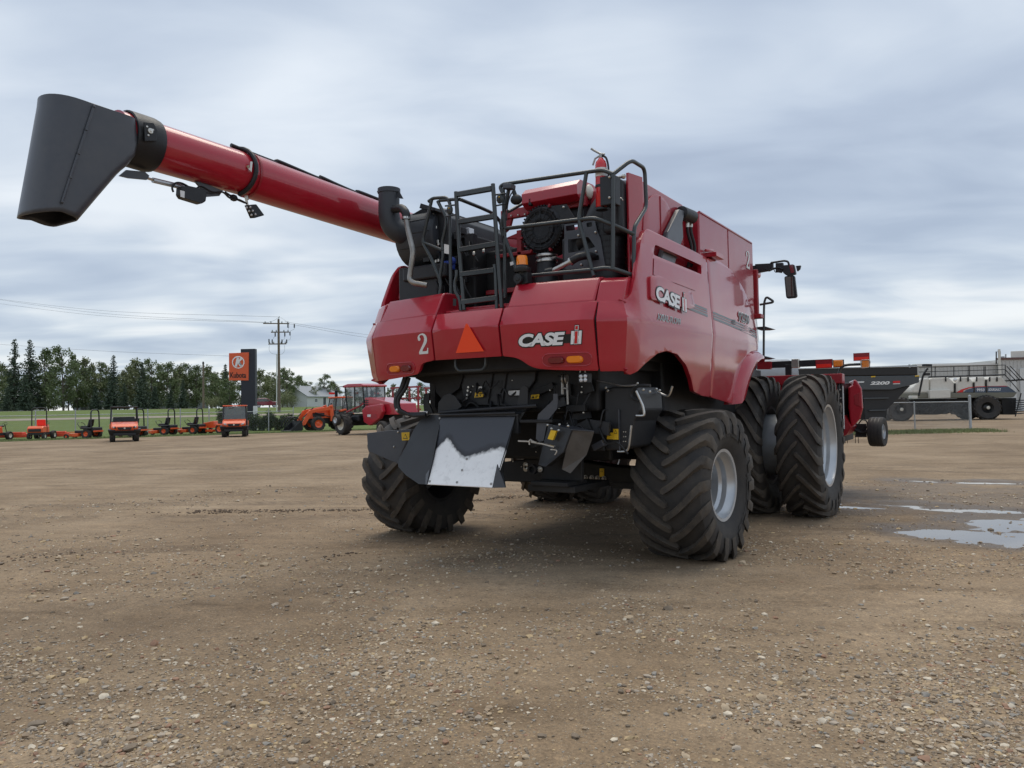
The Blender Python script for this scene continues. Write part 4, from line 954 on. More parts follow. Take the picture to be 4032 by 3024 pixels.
# --- folded auger
AX = -1.80
ay = [(2.6, 3.70), (.5, 3.745), (-.8, 3.785), (-2.62, 3.855), (-2.63, 3.856), (-3.95, 3.872)]
ar_ = [.208, .208, .208, .216, .206, .206]
m = MB(); m.tube([(AX, y, z) for y, z in ay], ar_, 32); au = m.build('unloading_auger', MT['red'], H, 30)
m = MB(); m.lathe([(.219, -.012), (.219, .012)], (AX, -2.62, 3.855), (0, 1, -.03), 32); m.build('tube_joint', MT['red_matte'], au)
m = MB(); m.tube(spline([(AX, 2.5, 3.70), (AX+.02, 2.85, 3.6), (AX+.12, 2.95, 3.3), (AX+.3, 2.9, 2.9), (-1.35, 2.8, 2.5)], 5), .22, 20); m.build('auger_elbow', MT['red_matte'], au)
# cradle holding the folded tube
m = MB(); m.bb((-1.86, .9, 3.2), (-1.74, 1.02, 3.56)); m.bb((-1.86, .9, 3.18), (-1.3, 1.02, 3.26)); m.build('auger_cradle', MT['dark'], H, None, .01)
# hose along the top
hp = [cI(*q) for q in ((1725, 712), (1500, 625), (1490, 640), (1300, 560), (1130, 482), (1125, 500), (900, 405), (715, 328), (705, 345), (480, 262), (270, 175))]
m = MB(); m.tube(spline([pX(q, AX+.03) for q in hp], 4), .020, 8); m.build('hydraulic_hose', MT['plastic'], au)
# strap hose round the tube
hp = [pX(cI(240, 178), AX-.02)]
yb = pX(cI(300, 235), AX).y
pts = []
for k in range(13):
    a = radians(100-k*15); pts.append((AX+.228*cos(a), yb+.02+.055*sin(k/12*pi)-(.0 if k < 8 else .0), 3.858+.228*sin(a)))
m = MB(); m.tube(pts, .022, 8); m.build('wrapped_hose', MT['plastic'], au)
# collar
m = MB(); m.lathe([(.216, 0), (.230, .005), (.233, .15), (.233, .22), (.224, .26), (.21, .265)], (AX, -3.88, 3.872), (0, 1, -.02), 32); m.build('spout_collar', MT['plastic'], au)
pv = pX(cH(1300, 480), AX+.245)
m = MB(); m.prism([pX(cH(u, v), AX+.24) for u, v in ((1245, 400), (1330, 410), (1360, 470), (1355, 570), (1255, 570))], (.016, 0, 0)); pvp = m.build('pivot_plate', MT['plastic'], au, None, .005)
m = MB(); m.lathe([(.024, 0), (.022, .012), (.010, .014), (.009, .02), (.0005, .021)], (AX+.255, pv.y, pv.z), (1, 0, 0), 14)
for u, v in ((1280, 440), (1330, 468), (1292, 515)): p = pX(cH(u, v), AX+.255); m.ball(p, .011, 6)
m.build('pivot_bolt', MT['zinc'], pvp)
# spout boot: round back, flat cheeks, sloping front
XR, XL = AX+.232, AX-.232
def SX(u, v): q = pX(cH(u, v), XR); return Vector((0, q.y, q.z))
st_t, st_b = SX(812, 240), SX(540, 1178)
ch_o = [SX(*q) for q in ((812, 238), (850, 222), (1030, 300), (1218, 374), (1238, 480), (1240, 600), (1205, 700), (1140, 772), (1070, 832), (900, 1030), (715, 1250))]
FT = [(0, (1218, 374)), (.22, (1240, 560)), (.34, (1212, 690)), (.44, (1140, 775)), (.52, (1070, 832)), (.75, (900, 1030)), (1, (715, 1250))]
def front_at(t):
    for (ta, a_), (tb, b_) in zip(FT, FT[1:]):
        if t <= tb: k_ = (t-ta)/(tb-ta); return SX(a_[0]+(b_[0]-a_[0])*k_, a_[1]+(b_[1]-a_[1])*k_)
    return SX(715, 1250)
m = MB(); rings = []; hw_ = .232
for k in range(25):
    t = k/24; c_ = st_t.lerp(st_b, t); f_ = front_at(t); dep = .275+(.175-.275)*t; rc = .085; rg = []
    def zz(y): return c_.z if y <= c_.y else c_.z+(f_.z-c_.z)*(y-c_.y)/max(.01, f_.y-c_.y)
    def P_(x, y, e=0.0): rg.append(Vector((x, y, zz(y)+e)))
    for i in range(17):
        a_ = pi*i/16; P_(AX+hw_*cos(a_), c_.y-dep*sin(a_)**.8, (-.03*t*t+.03*(k == 0))*sin(a_))
    for i in (1, 2, 3): P_(AX-hw_, c_.y+(f_.y-rc-c_.y)*i/3)
    for i in (1, 2, 3, 4): a_ = pi/2*i/4; P_(AX-hw_+rc-rc*cos(a_), f_.y-rc+rc*sin(a_))
    P_(AX, f_.y)
    for i in (0, 1, 2, 3): a_ = pi/2*(1-i/4); P_(AX+hw_-rc+rc*cos(a_), f_.y-rc+rc*sin(a_))
    for i in (3, 2, 1): P_(AX+hw_, c_.y+(f_.y-rc-c_.y)*i/3)
    rings.append(rg)
m.loft(rings, caps=False); m.f.append(tuple(range(len(rings[0])))); m.mi.append(0)
sp_ = m.build('auger_spout', MT['grey'], au, 60); so = sp_.modifiers.new('s', 'SOLIDIFY'); so.thickness = .008; so.offset = -1
a, b = pX(cH(815, 265), XR+.008), pX(cH(540, 1095), XR+.008); m = MB(); m.tube([a, b], .011, 6)
for k in range(5): p = a.lerp(b, k/4); m.ball(p+Vector((.006, 0, 0)), .014, 6)
m.build('seam_strip', MT['grey'], sp_)
# actuator, camera, lamp under the tube
def AH(u, v, x=AX): return pX(cH(u, v), x)
m = MB(); m.prism([AH(u, v) for u, v in ((1030, 870), (1090, 820), (1250, 835), (1290, 870), (1270, 905), (1110, 890))], (.02, 0, 0)); m.prism([AH(u, v) for u, v in ((1690, 920), (1760, 930), (1930, 1000), (1900, 1045), (1770, 1055), (1750, 990))], (.02, 0, 0)); m.build_each('actuator_bracket', MT['grey'], au, None)
m = MB(); m.tube([AH(1330, 905), AH(1690, 990)], .024, 10); m.build('actuator_cylinder', MT['silver'], au)
m = MB(); m.tube([AH(1275, 885), AH(1335, 905)], .012, 8); m.build('actuator_rod', MT['zinc'], au)
m = MB(); m.prism([AH(u, v, AX+.02) for u, v in ((1530, 975), (1600, 965), (1760, 1000), (1750, 1100), (1715, 1122), (1545, 1070), (1525, 1040))], (.08, 0, 0)); cb2 = m.build('control_box', MT['plastic'], au, None, .012)
m = MB(); m.prism([AH(u, v, AX+.104) for u, v in ((1568, 993), (1608, 1003), (1606, 1060), (1572, 1050))], (.002, 0, 0)); m.build('label', MT['white'], cb2, None)
m = MB(); m.tube(spline([AH(u, v, AX+.05) for u, v in ((1510, 1010), (1500, 970), (1530, 930), (1590, 935), (1690, 985), (1750, 960), (1850, 1010), (1940, 1010), (2000, 1060), (2080, 1075), (2150, 1110))], 4), .009, 6); m.build('cable', MT['plastic'], au)
m = MB(); m.ball(AH(2035, 1060, AX+.02), .035, 8, (1, 1.2, 1)); m.tube([AH(1960, 1010), AH(2035, 1060), AH(2130, 1100)], .012, 6); m.build('cable_joint', MT['plastic'], au)
m = MB(); m.prism([AH(u, v, AX+.03) for u, v in ((2125, 1125), (2190, 1118), (2262, 1215), (2175, 1240))], (.05, .02, 0)); wl2 = m.build('work_light', MT['plastic'], au, None, .006)
m = MB()
for u, v in ((2148, 1145), (2180, 1140), (2170, 1175), (2202, 1172), (2190, 1208), (2225, 1203)): m.ball(AH(u, v, AX+.085), .012, 8)
m.build_each('lens', MT['lamp'], wl2)
m = MB(); m.tube([AH(2140, 1050), AH(2155, 1125)], .012, 6); m.tube([AH(2150, 1030), AH(2150, 1075)], .02, 6); m.build('lamp_mount', MT['zinc'], wl2)
m = MB(); p = AH(2155, 780, AX+.215); m.tube([p, p+Vector((.02, .02, -.05)), p+Vector((.02, .03, .04))], .012, 6); m.build('hose_clip', MT['zinc'], au)
# ================================================================== engine deck of the combine
def A_(u, v, y=-1.15): return pY(cA(u, v), y)
def B_(u, v, y=-1.10): return pY(cB(u, v), y)
def Bx(u, v, x=1.50): return pX(cB(u, v), x)
def rail(path, r=.0195, rad=.06): return rnd_path(path, rad), r
# right-hand railing
m = MB(); corner = B_(1422, 292)
for path in ([B_(205, 560), B_(228, 520), B_(190, 432), B_(230, 402), B_(1150, 268), B_(1310, 245), corner],
             [B_(290, 440), B_(195, 885), B_(255, 1010), B_(365, 1330)],
             [B_(1132, 275), B_(1045, 785), B_(1212, 1400)],
             [corner, B_(1420, 1330)],
             [B_(200, 892), B_(1045, 788), B_(1232, 768), B_(1422, 845), Bx(1648, 948)],
             [B_(520, 1398), B_(1210, 1332), B_(1335, 1312), B_(1432, 1325), Bx(1645, 1395)],
             [corner, Bx(1620, 138), Bx(1765, 228), Bx(1785, 650), Bx(1650, 872), Bx(1648, 1300), Bx(1660, 1420)],
             [B_(225, 450), B_(240, 900), B_(247, 1640)]):
    m.tube(rnd_path(path, .07), .0195, 10)
m.build('deck_railing', MT['rail'], H, 50)
# left-hand railing
m = MB()
for path in ([A_(655, 315), A_(705, 278), A_(850, 268), A_(892, 330), A_(886, 440), A_(905, 1515)],
             [A_(690, 300), A_(588, 745), A_(700, 960), A_(795, 1200), A_(780, 1330)],
             [A_(757, 310), A_(850, 495), A_(842, 600), A_(800, 770), A_(820, 880), A_(780, 1140), A_(782, 1200)],
             [A_(600, 760), A_(822, 850)],
             [A_(780, 302), A_(960, 288), pX(cA(1000, 290), -.2), pX(cA(1235, 385), -.2), pX(cA(1355, 440), -.2), pX(cA(1440, 530), -.2), pX(cA(1480, 760), -.2), pX(cA(1495, 1000), -.2)]):
    m.tube(rnd_path(path, .06), .0185, 10)
m.build('deck_railing', MT['rail'], H, 50)
m = MB(); m.tube(rnd_path([pX(cB(285, 700), .1), pX(cB(440, 610), .1), pX(cB(545, 590), .1)], .05), .018, 8); m.build('deck_railing', MT['rail'], H, 50)
# ladder
LY = -1.32
lad = None
m = MB(); m.tube([A_(955, 208, LY), A_(985, 720, LY), A_(1045, 1495, LY)], .021, 10); m.tube([A_(1357, 122, LY), A_(1400, 760, LY), A_(1455, 1470, LY)], .021, 10)
m.tube(rnd_path([A_(965, 1060, LY), A_(965, 1130, LY), A_(943, 1200, LY), A_(950, 1300, LY), A_(1000, 1385, LY), A_(1008, 1500, LY)], .05), .018, 8)
m.tube(rnd_path([A_(1375, 1000, LY), A_(1388, 1120, LY), A_(1400, 1480, LY)], .05), .018, 8)
lad = m.build('ladder', MT['rail'], H, 50)
for (u0, v0), (u1, v1), w in (((968, 238), (1345, 172), .045), ((990, 535), (1375, 474), .045), ((1003, 840), (1392, 775), .05), ((1010, 1108), (1375, 1062), .06), ((1020, 1412), (1405, 1362), .06)):
    a, b = A_(u0, v0, LY), A_(u1, v1, LY); m = MB()
    m.prism([a+Vector((0, -.02, -.022)), a+Vector((0, .03, -.022)), a+Vector((0, .03, .022)), a+Vector((0, -.02, .016))], b-a); rg = m.build('rung', MT['rail'], lad, None)
    m = MB(); n_ = 26
    for k in range(n_): c_ = a.lerp(b, (k+.5)/n_); m.box(c_+Vector((0, -.004, .021)), ((b-a).length/n_*.55, .034, .006))
    m.build('tread', MT['dull'], rg, None)
# latch lugs either side of the ladder
for u, v in ((888, 405), (1432, 285)):
    p = A_(u, v, -1.22); m = MB(); m.ball(p, .04, 10, (1, .6, 1.25)); m.tube([p+Vector((-.06, 0, .05)), p+Vector((.07, 0, .04))], .009, 6); m.tube([p+Vector((-.06, 0, -.06)), p+Vector((.07, 0, -.06))], .009, 6); g = m.build('gate_latch', MT['rail'], H)
    m = MB(); m.ball(p+Vector((.012, -.03, .01)), .008, 6); m.build_each('bolt', MT['yellow'], g)
# exhaust stack
EY = -1.16
m = MB(); m.tube(spline([A_(226, 178, EY), A_(226, 330, EY), A_(228, 470, EY), A_(262, 580, EY+.02), A_(340, 650, EY+.08), A_(430, 680, EY+.2)], 5), .116, 22, caps=False); ex = m.build('exhaust_stack', MT['exhaust'], H); so = ex.modifiers.new('s', 'SOLIDIFY'); so.thickness = .005; so.offset = -1
p = A_(226, 200, EY); m = MB(); m.lathe([(.118, -.03), (.124, -.028), (.124, .022), (.118, .024)], p, (0, 0, 1), 24); m.ball(p+Vector((-.115, -.05, 0)), .014, 6); m.build('clamp_ring', MT['exhaust'], ex)
m = MB(); m.prism([A_(u, v, EY) for u, v in ((305, 195), (335, 200), (380, 282), (350, 282), (312, 265))], (0, .006, .0)); m.build('rain_flap', MT['exhaust'], ex, None)
m = MB(); m.tube(rnd_path([A_(285, 395, EY-.05), A_(370, 385, EY-.1), A_(412, 440, EY-.12), A_(414, 500, EY-.12)], .08), .045, 12); m.build('breather_elbow', MT['plastic'], H)
m = MB(); m.tube(rnd_path([A_(412, 492, EY-.12), A_(428, 600, EY-.12), A_(492, 860, EY-.12), A_(450, 1160, EY-.12), A_(490, 1200, EY-.12), A_(640, 1225, EY-.05)], .05), .029, 12); pp = m.build('tail_pipe', MT['dull'], H)
p = A_(412, 495, EY-.12); m = MB(); m.lathe([(.047, -.012), (.047, .012)], p, (0, 0, 1), 14); m.build('hose_clamp', MT['steel'], pp)
# muffler drum with seams
m = MB(); m.lathe([(.0005, 0), (.24, 0), (.30, .04), (.315, .10), (.315, .52), (.29, .56), (.0005, .57)], (-1.33, -.76, 3.45), (1, 0, 0), 28); mu = m.build('muffler', MT['exhaust'], H, 40)
m = MB()
for k in range(5):
    a = radians(150+k*28); m.tube([(-1.23, -.76+.317*cos(a), 3.45+.317*sin(a)), (-.80, -.76+.317*cos(a), 3.45+.317*sin(a))], .004, 5)
m.build('weld_seam', MT['plastic'], mu)
m = MB(); m.bb((-1.30, -1.0, 2.46), (-.75, -.5, 3.12)); m.bb((-1.2, -1.05, 2.95), (-.6, -.85, 3.1)); m.build('muffler_stand', MT['dark'], H, None, .02)
# black engine hood
m = MB(); m.prism([(-1.18, -.95, 3.30), (-.62, -.95, 3.30), (-.62, -.95, 3.60), (-.72, -.95, 3.70), (-.98, -.95, 3.76), (-1.18, -.95, 3.70)], (0, 1.1, 0)); eh = m.build('engine_hood', MT['plastic'], H, None, .012)
m = MB(); m.prism([(-.92, -1.08, 3.72), (-.70, -1.08, 3.66), (-.70, -1.08, 3.69), (-.90, -1.08, 3.77)], (0, 1.2, 0)); m.build('hood_flange', MT['plastic'], eh, None)
m = MB(); m.bb((-1.05, -.72, 2.46), (-.45, .45, 3.43)); m.bb((-.46, -.5, 2.46), (.05, .5, 3.28)); eb_ = m.build('engine_block', MT['under'], H, None, .02)
p = pX(cA(1108, 640), -.55); m = MB(); m.bb(p+Vector((-.03, -.05, -.035)), p+Vector((.02, .05, .035))); m.build('vent_cap', MT['lamp'], H, None, .008)
m = MB()
for k in range(26):
    y = random.uniform(-.95, -.8); x = random.uniform(-.95, -.35); z = random.uniform(2.6, 3.45)
    m.box((x, y, z), (random.uniform(.03, .12), random.uniform(.03, .1), random.uniform(.03, .14)))
    if k % 2: m.tube(spline([(x, y-.03, z), (x+.05, y-.09, z-.1), (x+.12, y-.05, z-.25)], 4), .009, 6)
m.build('engine_fittings', MT['plastic'], H, None, .005)
m = MB()
for u, v in ((735, 595), (720, 690), (757, 748), (762, 775), (710, 462), (738, 965), (768, 955), (1150, 880), (1255, 850)): m.ball(A_(u, v, -.98), .016, 6, (1, 1, 1.6))
m.build_each('engine_fitting', MT['zinc'], H)
m = MB(); p = A_(880, 1010, -.95); m.box(p, (.13, .06, .10)); m.ball(p+Vector((.06, -.02, .04)), .045, 8); m.build('filter_cap', MT['blue'], H, None, .012)
m = MB(); m.prism([A_(u, v, -1.17) for u, v in ((826, 776), (878, 786), (878, 886), (826, 876))], (0, .004, 0)); m.build('label', MT['white'], H, None)
m = MB(); m.prism([pY(cA(u, v), -1.28) for u, v in ((924, 1370), (958, 1372), (956, 1450), (922, 1448))], (0, .004, 0)); m.build('label', MT['black'], H, None)
# left-hand red fin behind the muffler
m = MB(); m.prism([pX(cA(u, v), -1.36) for u, v in ((432, 1020), (395, 1060), (345, 1230), (325, 1375), (375, 1365), (400, 1200), (440, 1060))], (.05, 0, 0)); m.build('corner_fin', MT['red'], H, None, .01)
# red frame members in the middle
m = MB(); m.bb((-.24, -.52, 3.60), (.80, -.46, 3.70)); m.bb((-.02, -.55, 2.9), (.04, -.48, 3.45)); m.bb((-.30, -.55, 3.18), (.18, -.46, 3.22)); m.bb((-.4, -.6, 2.78), (.1, -.52, 2.83)); m.bb((.33, -.55, 2.5), (.37, -.48, 3.1)); m.prism([(-.2, -.5, 3.4), (-.02, -.5, 3.44), (.1, -.5, 3.44), (.14, -.5, 3.38), (-.02, -.5, 3.36)], (0, .05, 0)); m.prism([(-.18, -.5, 3.62), (-.10, -.5, 3.62), (-.14, -.5, 3.50), (-.20, -.5, 3.46)], (0, .04, 0)); fr = m.build('engine_frame', MT['red_matte'], H, None, .008)
m = MB()
for u in (312, 388, 462): m.ball(B_(u, 745-(u-312)*.1, -.53), .012, 6)
m.build_each('bolt', MT['zinc'], fr)
# red hood box above the filter
m = MB(); m.prism([(.12, -.58, 3.64), (.12, -.66, 3.69), (.12, -.66, 3.79), (.12, -.58, 3.855), (.12, -.30, 3.87), (.12, -.2, 3.85), (.12, -.2, 3.64)], (.66, 0, 0)); rb_ = m.build('pre_cleaner_hood', MT['red'], H, None, .005)
m = MB(); m.ball((.80, -.42, 3.76), .07, 12, (.5, 1, 1.1)); m.build('hood_knob', MT['wrim'], H)
m = MB(); m.bb((.05, -.45, 3.5), (.75, -.25, 3.72)); m.bb((.2, -.66, 3.66), (.24, -.6, 3.74)); m.build('hood_base', MT['plastic'], H, None, .01)
# round air filter cover
fc = B_(632, 888, -.66); m = MB()
m.lathe([(.245, .30), (.245, .06), (.238, .02), (.215, 0), (.16, .012), (.15, -.006), (.095, -.006), (.09, .006), (.0005, .008)], fc, (0, 1, 0), 40); ff = m.build('air_filter_cover', MT['plastic'], H, 30)
m = MB()
for k in range(16):
    a = 2*pi*k/16; d = Vector((cos(a), 0, sin(a))); m.tube([fc+d*.10+Vector((0, -.008, 0)), fc+d*.225+Vector((0, -.004, 0))], .005, 5)
for k in range(44):
    a = 2*pi*k/44; d = Vector((cos(a), 0, sin(a))); m.box(fc+d*.248+Vector((0, .06, 0)), (.012, .08, .018), Matrix.Rotation(-a, 3, 'Y'))
for r in (.11, .19): m.tube([fc+Vector((cos(2*pi*k/32)*r, -.006, sin(2*pi*k/32)*r)) for k in range(32)], .0045, 5, True)
m.build('filter_rib', MT['plastic'], ff, None)
m = MB()
for a in (65, 130, -65, -120, 195): d = Vector((cos(radians(a)), 0, sin(radians(a)))); m.box(fc+d*.25+Vector((0, .02, 0)), (.035, .05, .022), Matrix.Rotation(-radians(a), 3, 'Y'))
m.build_each('filter_clip', MT['red_matte'], ff, None, .004)
# intake tube with clamps
t0 = B_(700, 1340, -.66); m = MB(); m.lathe([(.125, 0), (.125, .25), (.105, .30), (.10, .42)], Vector((t0.x, t0.y, 2.62)), (0, 0, 1), 24); it = m.build('intake_tube', MT['plastic'], H)
for v in (1185, 1243): p = B_(700, v, -.66); m = MB(); m.lathe([(.112, -.012), (.114, 0), (.112, .012)], (t0.x, t0.y, p.z), (0, 0, 1), 28); m.build('hose_clamp', MT['steel'], it)
m = MB(); m.lathe([(.09, 0), (.09, .5)], (t0.x-.32, t0.y+.1, 2.5), (0, 0, 1), 18, True); m.build('coolant_tube', MT['plastic'], H)
# perforated bracket
def Bp(pts): return [(lambda p: (p.x, p.z))(B_(u, v, -.80)) for u, v in pts]
sheet('filter_bracket', Bp([(888, 838), (1222, 800), (1245, 905), (1285, 1000), (1338, 1310), (905, 1330), (890, 1200), (890, 960)]),
      [round_poly(Bp(q), .012, 3) for q in ([(905, 858), (1035, 838), (1035, 895), (908, 912)], [(1130, 822), (1190, 812), (1195, 860), (1135, 872)], [(930, 1005), (1085, 985), (1110, 1125), (935, 1150)], [(1118, 978), (1150, 975), (1228, 1085), (1140, 1112)], [(1195, 1180), (1265, 1172), (1272, 1225), (1205, 1232)])],
      lambda x, z: (x, -.80, z), MT['grey'], H, 0, (), .012, (0, -1, 0), None)
m = MB()
for u, v in ((1043, 958), (1230, 925), (1235, 1133), (1050, 1163), (1075, 1278), (882, 652)): p = B_(u, v, -.81); m.ball(p, .013, 8)
m.build_each('bolt', MT['zinc'], H)
m = MB(); m.prism([B_(u, v, -.78) for u, v in ((740, 640), (870, 625), (910, 620), (1000, 770), (1040, 800), (890, 830), (870, 900), (840, 750))], (0, .02, 0)); m.build('filter_bracket', MT['plastic'], H, None)
# ribbed plenum behind the bracket
m = MB(); m.bb((.62, -.72, 2.48), (1.06, -.35, 3.25)); m.build('intake_plenum', MT['plastic'], H, None, .03)
m = MB(); cx_ = B_(1345, 1000, -.72)
m.lathe([(.16, 0), (.16, .86)], (cx_.x-.02, -.62, 2.46), (0, 0, 1), 24, True); rc_ = m.build('ribbed_canister', MT['plastic'], H)
m = MB()
for k in range(14): m.lathe([(.168, -.008), (.168, .008)], (cx_.x-.02, -.62, 2.52+k*.058), (0, 0, 1), 24)
m.build('canister_rib', MT['plastic'], rc_)
# big intake duct
rings = []
for t, (x, y, z, rx, rz) in enumerate(((1.30, -.50, 3.47, .02, .27), (1.27, -.56, 3.48, .05, .285), (1.16, -.60, 3.47, .1, .29), (1.05, -.60, 3.42, .1, .28), (.95, -.60, 3.34, .1, .24), (.87, -.60, 3.25, .1, .18), (.82, -.60, 3.18, .08, .12))):
    rings.append([Vector((x, y+.17*cos(2*pi*k/20), z+rz*sin(2*pi*k/20))) for k in range(20)])
m = MB(); m.loft(rings); m.build('intake_duct', MT['plastic'], H, 50)
m = MB(); m.bb((1.11, -.80, 3.2), (1.325, -.41, 3.735)); m.build('duct_housing', MT['plastic'], H, None, .05, seg=4)
m = MB(); m.tube(spline([B_(1430, 548, -.85), B_(1490, 545, -.85), B_(1530, 580, -.85)], 4), .006, 6); m.tube([B_(1440, 335, -.9), B_(1530, 318, -.9)], .016, 8); m.ball(B_(1535, 318, -.9), .025, 8); m.build('latch_cable', MT['zinc'], H)
# steel pipe with black boot
m = MB(); m.tube([B_(765, 1345, -1.0), B_(968, 1240, -1.0)], .024, 12); sp1 = m.build('steel_pipe', MT['steel'], H)
m = MB(); m.tube(rnd_path([B_(960, 1243, -1.0), B_(1040, 1195, -1.0), B_(1140, 1175, -.9), B_(1200, 1190, -.8)], .1), .038, 14); m.tube([B_(690, 1360, -1.0), B_(770, 1345, -1.0)], .034, 12); m.build('rubber_boot', MT['plastic'], sp1)
m = MB(); m.lathe([(.041, -.01), (.041, .01)], B_(965, 1241, -1.0), (1, 0, .5), 14); m.build('hose_clamp', MT['steel'], sp1)
# beacon
p = B_(432, 1330, -1.28); m = MB()
m.lathe([(.075, -.03), (.085, -.01), (.085, .01), (.06, .02), (.055, .045), (.0005, .045)], p, (0, 0, 1), 20); m.tube([p+Vector((0, 0, -.02)), p+Vector((.01, .03, -.16))], .035, 8); m.bb(p+Vector((-.06, -.02, -.14)), p+Vector((.07, .06, -.03))); bc = m.build('warning_beacon', MT['plastic'], H)
m = MB(); m.lathe([(.056, .04), (.056, .06), (.053, .11), (.045, .13), (.0005, .135)], p, (0, 0, 1), 20); m.build('beacon_lens', MT['amber'], bc)
m = MB(); q = B_(410, 1435, -1.3); m.lathe([(.045, 0), (.045, .05), (.0005, .05)], q, (0, -1, 0), 16); m.lathe([(.028, .052), (.02, .058), (.0005, .058)], q, (0, -1, 0), 16); m.build('backup_alarm', MT['plastic'], bc)
m = MB(); m.prism([B_(u, v, -1.12) for u, v in ((297, 1252), (332, 1242), (340, 1275), (303, 1290))], (0, .004, 0)); m.build('label', MT['white'], H, None)
# deck lamps
m = MB(); q = B_(368, 570, -1.15); m.ball(q, .062, 14, (1, .9, .82)); m.tube([q+Vector((-.01, 0, .04)), q+Vector((-.03, 0, .09))], .022, 8); dl = m.build('deck_lamp', MT['plastic'], H)
m = MB(); q = B_(290, 432, -1.17); m.box(q, (.10, .09, .05), Matrix.Rotation(.15, 3, 'Y')); m.build('camera_box', MT['grey'], H, None, .008)
m = MB(); m.tube(spline([B_(u, v, -1.15) for u, v in ((330, 440), (350, 470), (310, 510), (275, 620), (262, 800))], 4), .007, 6); m.build('cable', MT['plastic'], H)
# extinguisher bracket
EXY = -1.02
ec = B_(1313, 300, EXY)
m = MB(); m.bb((ec.x+.0, EXY-.075, 3.40), (ec.x+.15, EXY-.057, 3.67)); m.bb((ec.x+.037, EXY-.06, 3.40), (ec.x+.15, EXY+.05, 3.67)); bk = m.build('extinguisher_bracket', MT['plastic'], H, None, .008)
m = MB(); m.lathe([(.058, -.014), (.061, 0), (.058, .014)], (ec.x-.02, EXY, 3.60), (0, 0, 1), 20); m.lathe([(.06, 0), (.06, -.02), (.0005, -.02)], (ec.x-.02, EXY, 3.40), (0, 0, 1), 20); m.build_each('bracket_strap', MT['plastic'], bk)
m = MB()
for v in (325, 548): m.ball(B_(1382, v, -1.12), .013, 8)
m.build_each('bolt', MT['zinc'], bk)
# --- fire extinguisher (a thing of its own, strapped to the railing)
E = empty('fire_extinguisher', (ec.x-.02, EXY, 3.40)); tag(E, 'red fire extinguisher strapped to the rear deck railing of the combine', 'fire extinguisher')
m = MB(); m.lathe([(.0005, 0), (.048, 0), (.056, .012), (.056, .40), (.048, .435), (.03, .455), (.022, .47), (.0005, .475)], (0, 0, 0), (0, 0, 1), 24); m.build('cylinder', MT['extred'], E)
m = MB(); m.lathe([(.0565, .29), (.0568, .295), (.0568, .365), (.0565, .37)], (0, 0, 0), (0, 0, 1), 24); m.build('label_band', MT['white'], E)
m = MB(); m.lathe([(.018, .46), (.018, .50), (.0005, .51)], (0, 0, 0), (0, 0, 1), 10); m.tube([(0, 0, .50), (-.05, -.02, .47), (-.07, -.03, .41)], .009, 6); m.tube([(.04, 0, .50), (0, 0, .51), (-.06, -.02, .55), (-.085, -.03, .57)], .010, 6); m.build('valve_handle', MT['dull'], E)
m = MB(); m.tube(spline([(.02, 0, .49), (.055, .0, .46), (.075, 0, .38), (.074, .0, .28), (.07, .0, .2)], 5), .010, 8); m.build('hose', MT['plastic'], E)
# --- mirror arm, steps and rails by the cab
def K_(u, v, y=3.75): return pY(cK(u, v), y)
m = MB(); a, b = K_(478, 430), K_(640, 415); m.prism([a+Vector((0, 0, .06)), b+Vector((0, 0, .05)), b+Vector((0, 0, -.05)), a+Vector((0, 0, -.07))], (0, .08, 0)); m.bb((1.0, 3.75, a.z-.05), (a.x+.02, 3.83, a.z+.04))
m.prism([K_(u, v) for u, v in ((638, 370), (670, 365), (672, 440), (640, 440))], (0, .06, 0)); m.prism([K_(u, v) for u, v in ((700, 375), (780, 370), (785, 440), (760, 480), (700, 470))], (0, .06, 0))
m.tube(rnd_path([K_(650, 372), K_(800, 350), K_(838, 360), K_(848, 395)], .05), .016, 8); m.tube(rnd_path([K_(650, 440), K_(740, 425), K_(790, 445)], .05), .016, 8); ma = m.build('mirror_arm', MT['plastic'], H, None, .006)
m = MB(); m.prism(round_poly([K_(u, v) for u, v in ((775, 400), (900, 388), (920, 495), (820, 512), (780, 480))], .02, 3), (0, .07, 0)); m.build('convex_mirror', MT['plastic'], ma, None, .006)
m = MB(); m.prism([K_(u, v, 3.745) for u, v in ((848, 395), (890, 392), (905, 478), (868, 485))], (0, .004, 0)); m.build('mirror_lens', MT['redlens'], ma, None)
m = MB(); m.prism(round_poly([K_(u, v) for u, v in ((795, 520), (905, 505), (932, 735), (915, 752), (825, 760), (815, 740))], .03, 3), (0, .06, 0)); m.build('mirror_housing', MT['plastic'], ma, None, .008)
m = MB(); m.prism([K_(u, v, 3.745) for u, v in ((805, 530), (885, 522), (905, 735), (830, 742))], (.0, .004, 0)); m.build('mirror_glass', MT['mirror'], ma, None)
m = MB(); m.prism([K_(u, v) for u, v in ((920, 405), (975, 400), (965, 440), (935, 465))], (0, .05, 0)); m.build('side_lamp', MT['plastic'], ma, None, .005)
m = MB(); m.tube(spline([K_(u, v, 3.74) for u, v in ((590, 440), (630, 465), (680, 445), (700, 475), (760, 470))], 4), .006, 5); m.build('cable', MT['plastic'], ma)
def K3(u, v, y=3.45): return pY(cK(u, v), y)
m = MB(); m.tube(rnd_path([K3(572, 1400), K3(575, 900), K3(578, 800), K3(600, 740), K3(692, 800), K3(530, 828)], .05), .016, 8); st_ = m.build('cab_steps_rail', MT['rail'], H, 50)
for v in (1085, 1408): m = MB(); m.prism([K3(u, v+d) for u, d in ((500, -15), (590, -20), (655, 0), (590, 10), (500, 12))], (0, .25, 0)); m.build('step', MT['rail'], st_, None)
